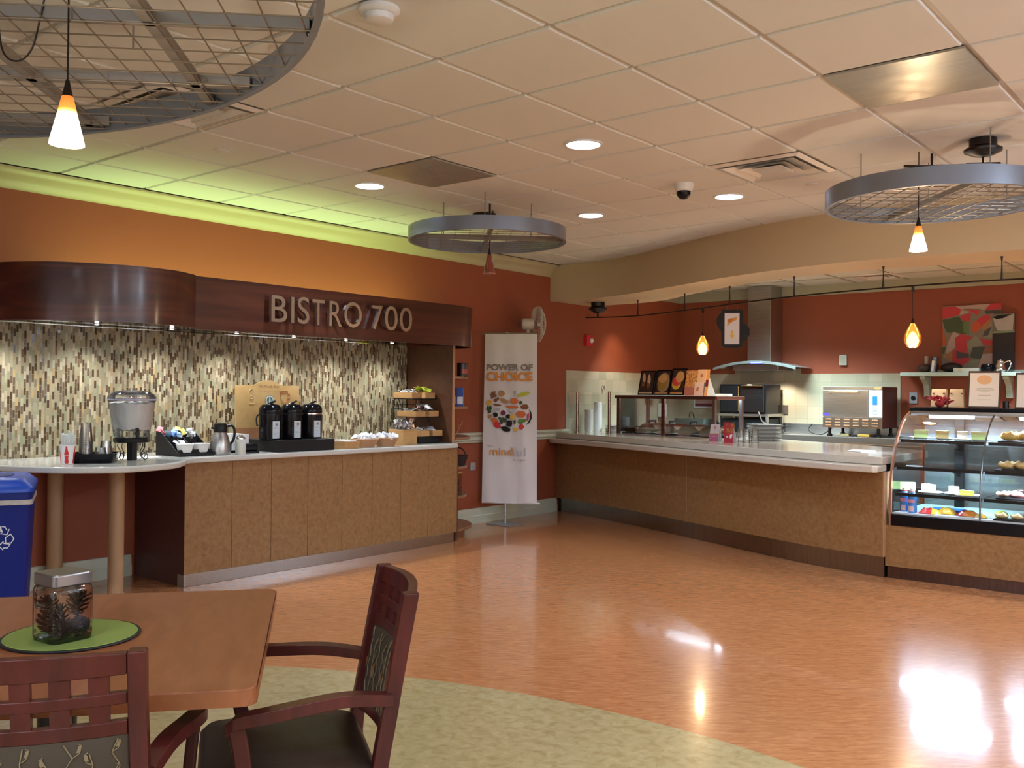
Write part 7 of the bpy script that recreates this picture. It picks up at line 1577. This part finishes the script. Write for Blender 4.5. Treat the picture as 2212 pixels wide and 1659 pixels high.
        mb.build('armrest', MAHOG, t, bevel=0.007, seg=3, ang=60)
        pts = [(sx * 0.261, 0.117, 0.634), (sx * 0.254, 0.105, 0.57), (sx * 0.248, 0.095, 0.50), (sx * 0.242, 0.068, 0.42), (sx * 0.236, 0.062, 0.36)]
        P_ = spline(pts, 5); mb = MB(); vs = []; k = len(P_)
        for x, y, z in P_: vs += [(x - 0.013, y - 0.019, z), (x + 0.013, y - 0.019, z), (x + 0.013, y + 0.019, z), (x - 0.013, y + 0.019, z)]
        mb.add(vs, [(4 * i + j, 4 * i + (j + 1) % 4, 4 * i + 4 + (j + 1) % 4, 4 * i + 4 + j) for i in range(k - 1) for j in range(4)] + [(3, 2, 1, 0), tuple(4 * (k - 1) + j for j in range(4))])
        mb.build('arm_support', MAHOG, t, bevel=0.006, ang=60)
    for o in [q for q in t.children if q.name.startswith('arm_support')]:
        arms = [q for q in t.children if q.name.startswith('armrest')]
        o.parent = min(arms, key=lambda q: abs(q.bound_box[0][0] - o.bound_box[0][0]))
    return t
c1 = make_chair('dark red wooden armchair seen from behind at the lower left, vine fabric back')
c1.location = (-1.966, 0.922, 0); c1.rotation_euler = (0, 0, radians(53.13)); c1['group'] = 'armchairs at the dining table'
c2 = dup(c1, (-1.926, 1.457, 0), radians(146.5), 'dark red wooden armchair seen from the side right of the table, brown leather seat showing', 'armchairs at the dining table')

# ================================================================== LIGHT
def lamp(kind, name, locn, power, col, size=0.1, rot=None, target=None, size_y=None, spot=None, blend=0.5, spread=None):
    l = bpy.data.lights.new(name, kind); l.energy = power; l.color = col
    if kind == 'AREA':
        l.shape = 'RECTANGLE' if size_y else 'DISK'; l.size = size
        if size_y: l.size_y = size_y
        if spread: l.spread = spread
    else: l.shadow_soft_size = size
    if kind == 'SPOT': l.spot_size = spot; l.spot_blend = blend
    o = bpy.data.objects.new(name, l); COL.objects.link(o); o.location = locn
    if target is not None: o.rotation_euler = (Vector(target) - Vector(locn)).to_track_quat('-Z', 'Y').to_euler()
    elif rot: o.rotation_euler = rot
    return o
COOL = (0.80, 0.90, 1.0); WARM = (1.0, 0.70, 0.42); NEUT = (1.0, 0.96, 0.90)
for x, y in ((-3.182, 4.481), (-5.012, 4.481), (-4.402, 6.311), (-3.182, 6.311)):
    lamp('SPOT', 'downlight_beam', (x, y, 2.785), L_DOWN, COOL, 0.09, (0, 0, 0), spot=radians(125), blend=0.7)
for x, y in ((-1.35, 2.65), (-5.012, 1.43), (0.5, 4.48), (-1.35, 6.3), (0.5, 0.8)):
    lamp('SPOT', 'room_downlight', (x, y, 2.785), L_ROOM, NEUT, 0.09, (0, 0, 0), spot=radians(130), blend=0.7)
for x, y in ((-0.6, -1.8), (2.4, 1.2), (2.2, 5.0)):
    lamp('AREA', 'room_fill', (x, y, 2.79), L_FILL, (0.96, 0.97, 1.0), 1.1, (0, 0, 0), size_y=0.6)  # added overhead fill, outside the view
lamp('AREA', 'canopy_uplight', (-6.20, 4.65, 1.96), L_UP, (0.78, 1.0, 0.30), 0.08, (pi, -0.45, 0), size_y=3.3)
for y in (2.62, 3.18, 3.74, 4.29, 4.83, 5.38, 5.92):
    lamp('SPOT', 'puck_beam', (-6.30, y, 1.785), L_PUCK, (1.0, 0.92, 0.78), 0.02, target=(-6.26, y, 0.9), spot=radians(130), blend=1.0)
lamp('POINT', 'left_pendant_bulb', (-2.69, 1.27, 1.99), L_PEND, (1.0, 0.72, 0.42), 0.04)
lamp('POINT', 'right_pendant_bulb', (-1.62, 5.50, 2.12), L_PEND * 1.5, (1.0, 0.66, 0.34), 0.04)
lamp('POINT', 'teardrop_bulb', (-4.60, 8.575, 1.73), L_TEAR, (1.0, 0.64, 0.32), 0.03)
lamp('POINT', 'teardrop_bulb', (-2.32, 7.745, 1.71), L_TEAR, (1.0, 0.64, 0.32), 0.03)
lamp('AREA', 'kitchen_troffer', (-4.6, 10.3, 2.70), L_KIT, (0.86, 1.0, 0.90), 1.1, (0, 0, 0), size_y=0.5, spread=radians(110))
lamp('AREA', 'kitchen_troffer', (-1.6, 10.2, 2.70), L_KIT, (0.90, 1.0, 0.95), 1.1, (0, 0, 0), size_y=0.5, spread=radians(110))
lamp('SPOT', 'wall_wash', (-6.15, 9.80, 2.36), L_WASH, (1.0, 0.74, 0.42), 0.03, target=(-6.50, 10.0, 1.2), spot=radians(84), blend=1.0)
lamp('SPOT', 'food_heat_lamp', (-6.0, 9.6, 2.36), L_WASH * 0.9, (0.82, 1.0, 0.90), 0.05, target=(-6.35, 9.8, 0.9), spot=radians(70), blend=0.5)
for x in (-5.38, -5.02): lamp('SPOT', 'hood_light', (x, 11.22, 1.65), L_HOOD, (1.0, 0.80, 0.55), 0.025, (0, 0, 0), spot=radians(130), blend=0.6)
for x in (-2.02, -1.3, -0.6):
    lamp('AREA', 'case_strip', (x, 7.72, 1.186), L_CASE, (0.90, 0.94, 1.0), 0.55, (0, 0, 0), size_y=0.03)
    lamp('AREA', 'case_fill_low', (x, 7.42, 0.805), L_CASE * 0.22, (0.90, 0.94, 1.0), 0.55, (0, 0, 0), size_y=0.03)  # added lower fill for the shelves; the case's own lamps are at the top
for y in (-1.5, 2.0, 5.2):
    lamp('AREA', 'window_daylight', (4.15, y, 1.65), L_WIN, (0.78, 0.88, 1.0), 1.5, (0, radians(90), 0), size_y=1.7)
lamp('AREA', 'front_fill', (-1.5, -3.9, 1.6), L_FRONT, (0.92, 0.95, 1.0), 4.5, (radians(90), 0, 0), size_y=1.6)  # added window-like area lamp out of view, lights the faces turned to it
lamp('AREA', 'ceiling_fill', (1.2, -1.6, 2.1), L_CEILFILL, (0.78, 0.94, 1.0), 1.6, (pi, 0, 0), size_y=1.6)  # added area lamps aimed up, out of view, to brighten and neutralise the ceiling
lamp('AREA', 'ceiling_fill', (2.4, 4.2, 2.1), L_CEILFILL, (0.78, 0.94, 1.0), 1.6, (pi, 0, 0), size_y=1.6)
q = A0 + dv * 0.7 + pv * 0.22
lamp('AREA', 'lid_shine_fill', (q.x, q.y, 1.322), 9, (0.88, 0.97, 1.0), 1.25, (0, 0, ga), size_y=0.05)  # lamp added under the shelf so the steel lids shine
w = bpy.data.worlds.new('World'); SC.world = w; w.use_nodes = True
w.node_tree.nodes['Background'].inputs[0].default_value = (0.9, 0.8, 0.7, 1); w.node_tree.nodes['Background'].inputs[1].default_value = 0.05

# ================================================================== CAMERA
cam = bpy.data.cameras.new('camera'); cam.sensor_width = 36.0; cam.lens = 2050.2 / 2212 * 36.0; cam.clip_start = 0.05
co = bpy.data.objects.new('camera', cam); COL.objects.link(co)
YAW, PIT, ROL = -0.6903, 0.0086, -0.0093
f = Vector((sin(YAW) * cos(PIT), cos(YAW) * cos(PIT), sin(PIT))); r = Vector((cos(YAW), -sin(YAW), 0)); d = f.cross(r)
rx = r * cos(ROL) + d * sin(ROL); dn = d * cos(ROL) - r * sin(ROL)
co.matrix_world = Matrix(((rx.x, -dn.x, -f.x, 0), (rx.y, -dn.y, -f.y, 0), (rx.z, -dn.z, -f.z, 1.36), (0, 0, 0, 1)))
SC.camera = co
SC.view_settings.view_transform = 'Standard'
SC.view_settings.look = 'None'
SC.view_settings.exposure = 0.28
SC.view_settings.use_white_balance = True
SC.view_settings.white_balance_temperature = 5550
SC.cycles.use_denoising = True
SC.cycles.max_bounces = 6; SC.cycles.diffuse_bounces = 3; SC.cycles.glossy_bounces = 3; SC.cycles.transmission_bounces = 3
SC.cycles.use_adaptive_sampling = True; SC.cycles.adaptive_threshold = 0.09; SC.cycles.adaptive_min_samples = 16; SC.cycles.transparent_max_bounces = 16; SC.cycles.sample_clamp_indirect = 6.0
SC.cycles.caustics_reflective = False; SC.cycles.caustics_refractive = False

sub(tb, 'tabletop', 'edge_band'); sub(pm, 'border', 'felt'); sub(jar, 'glass_body', 'thick_base')
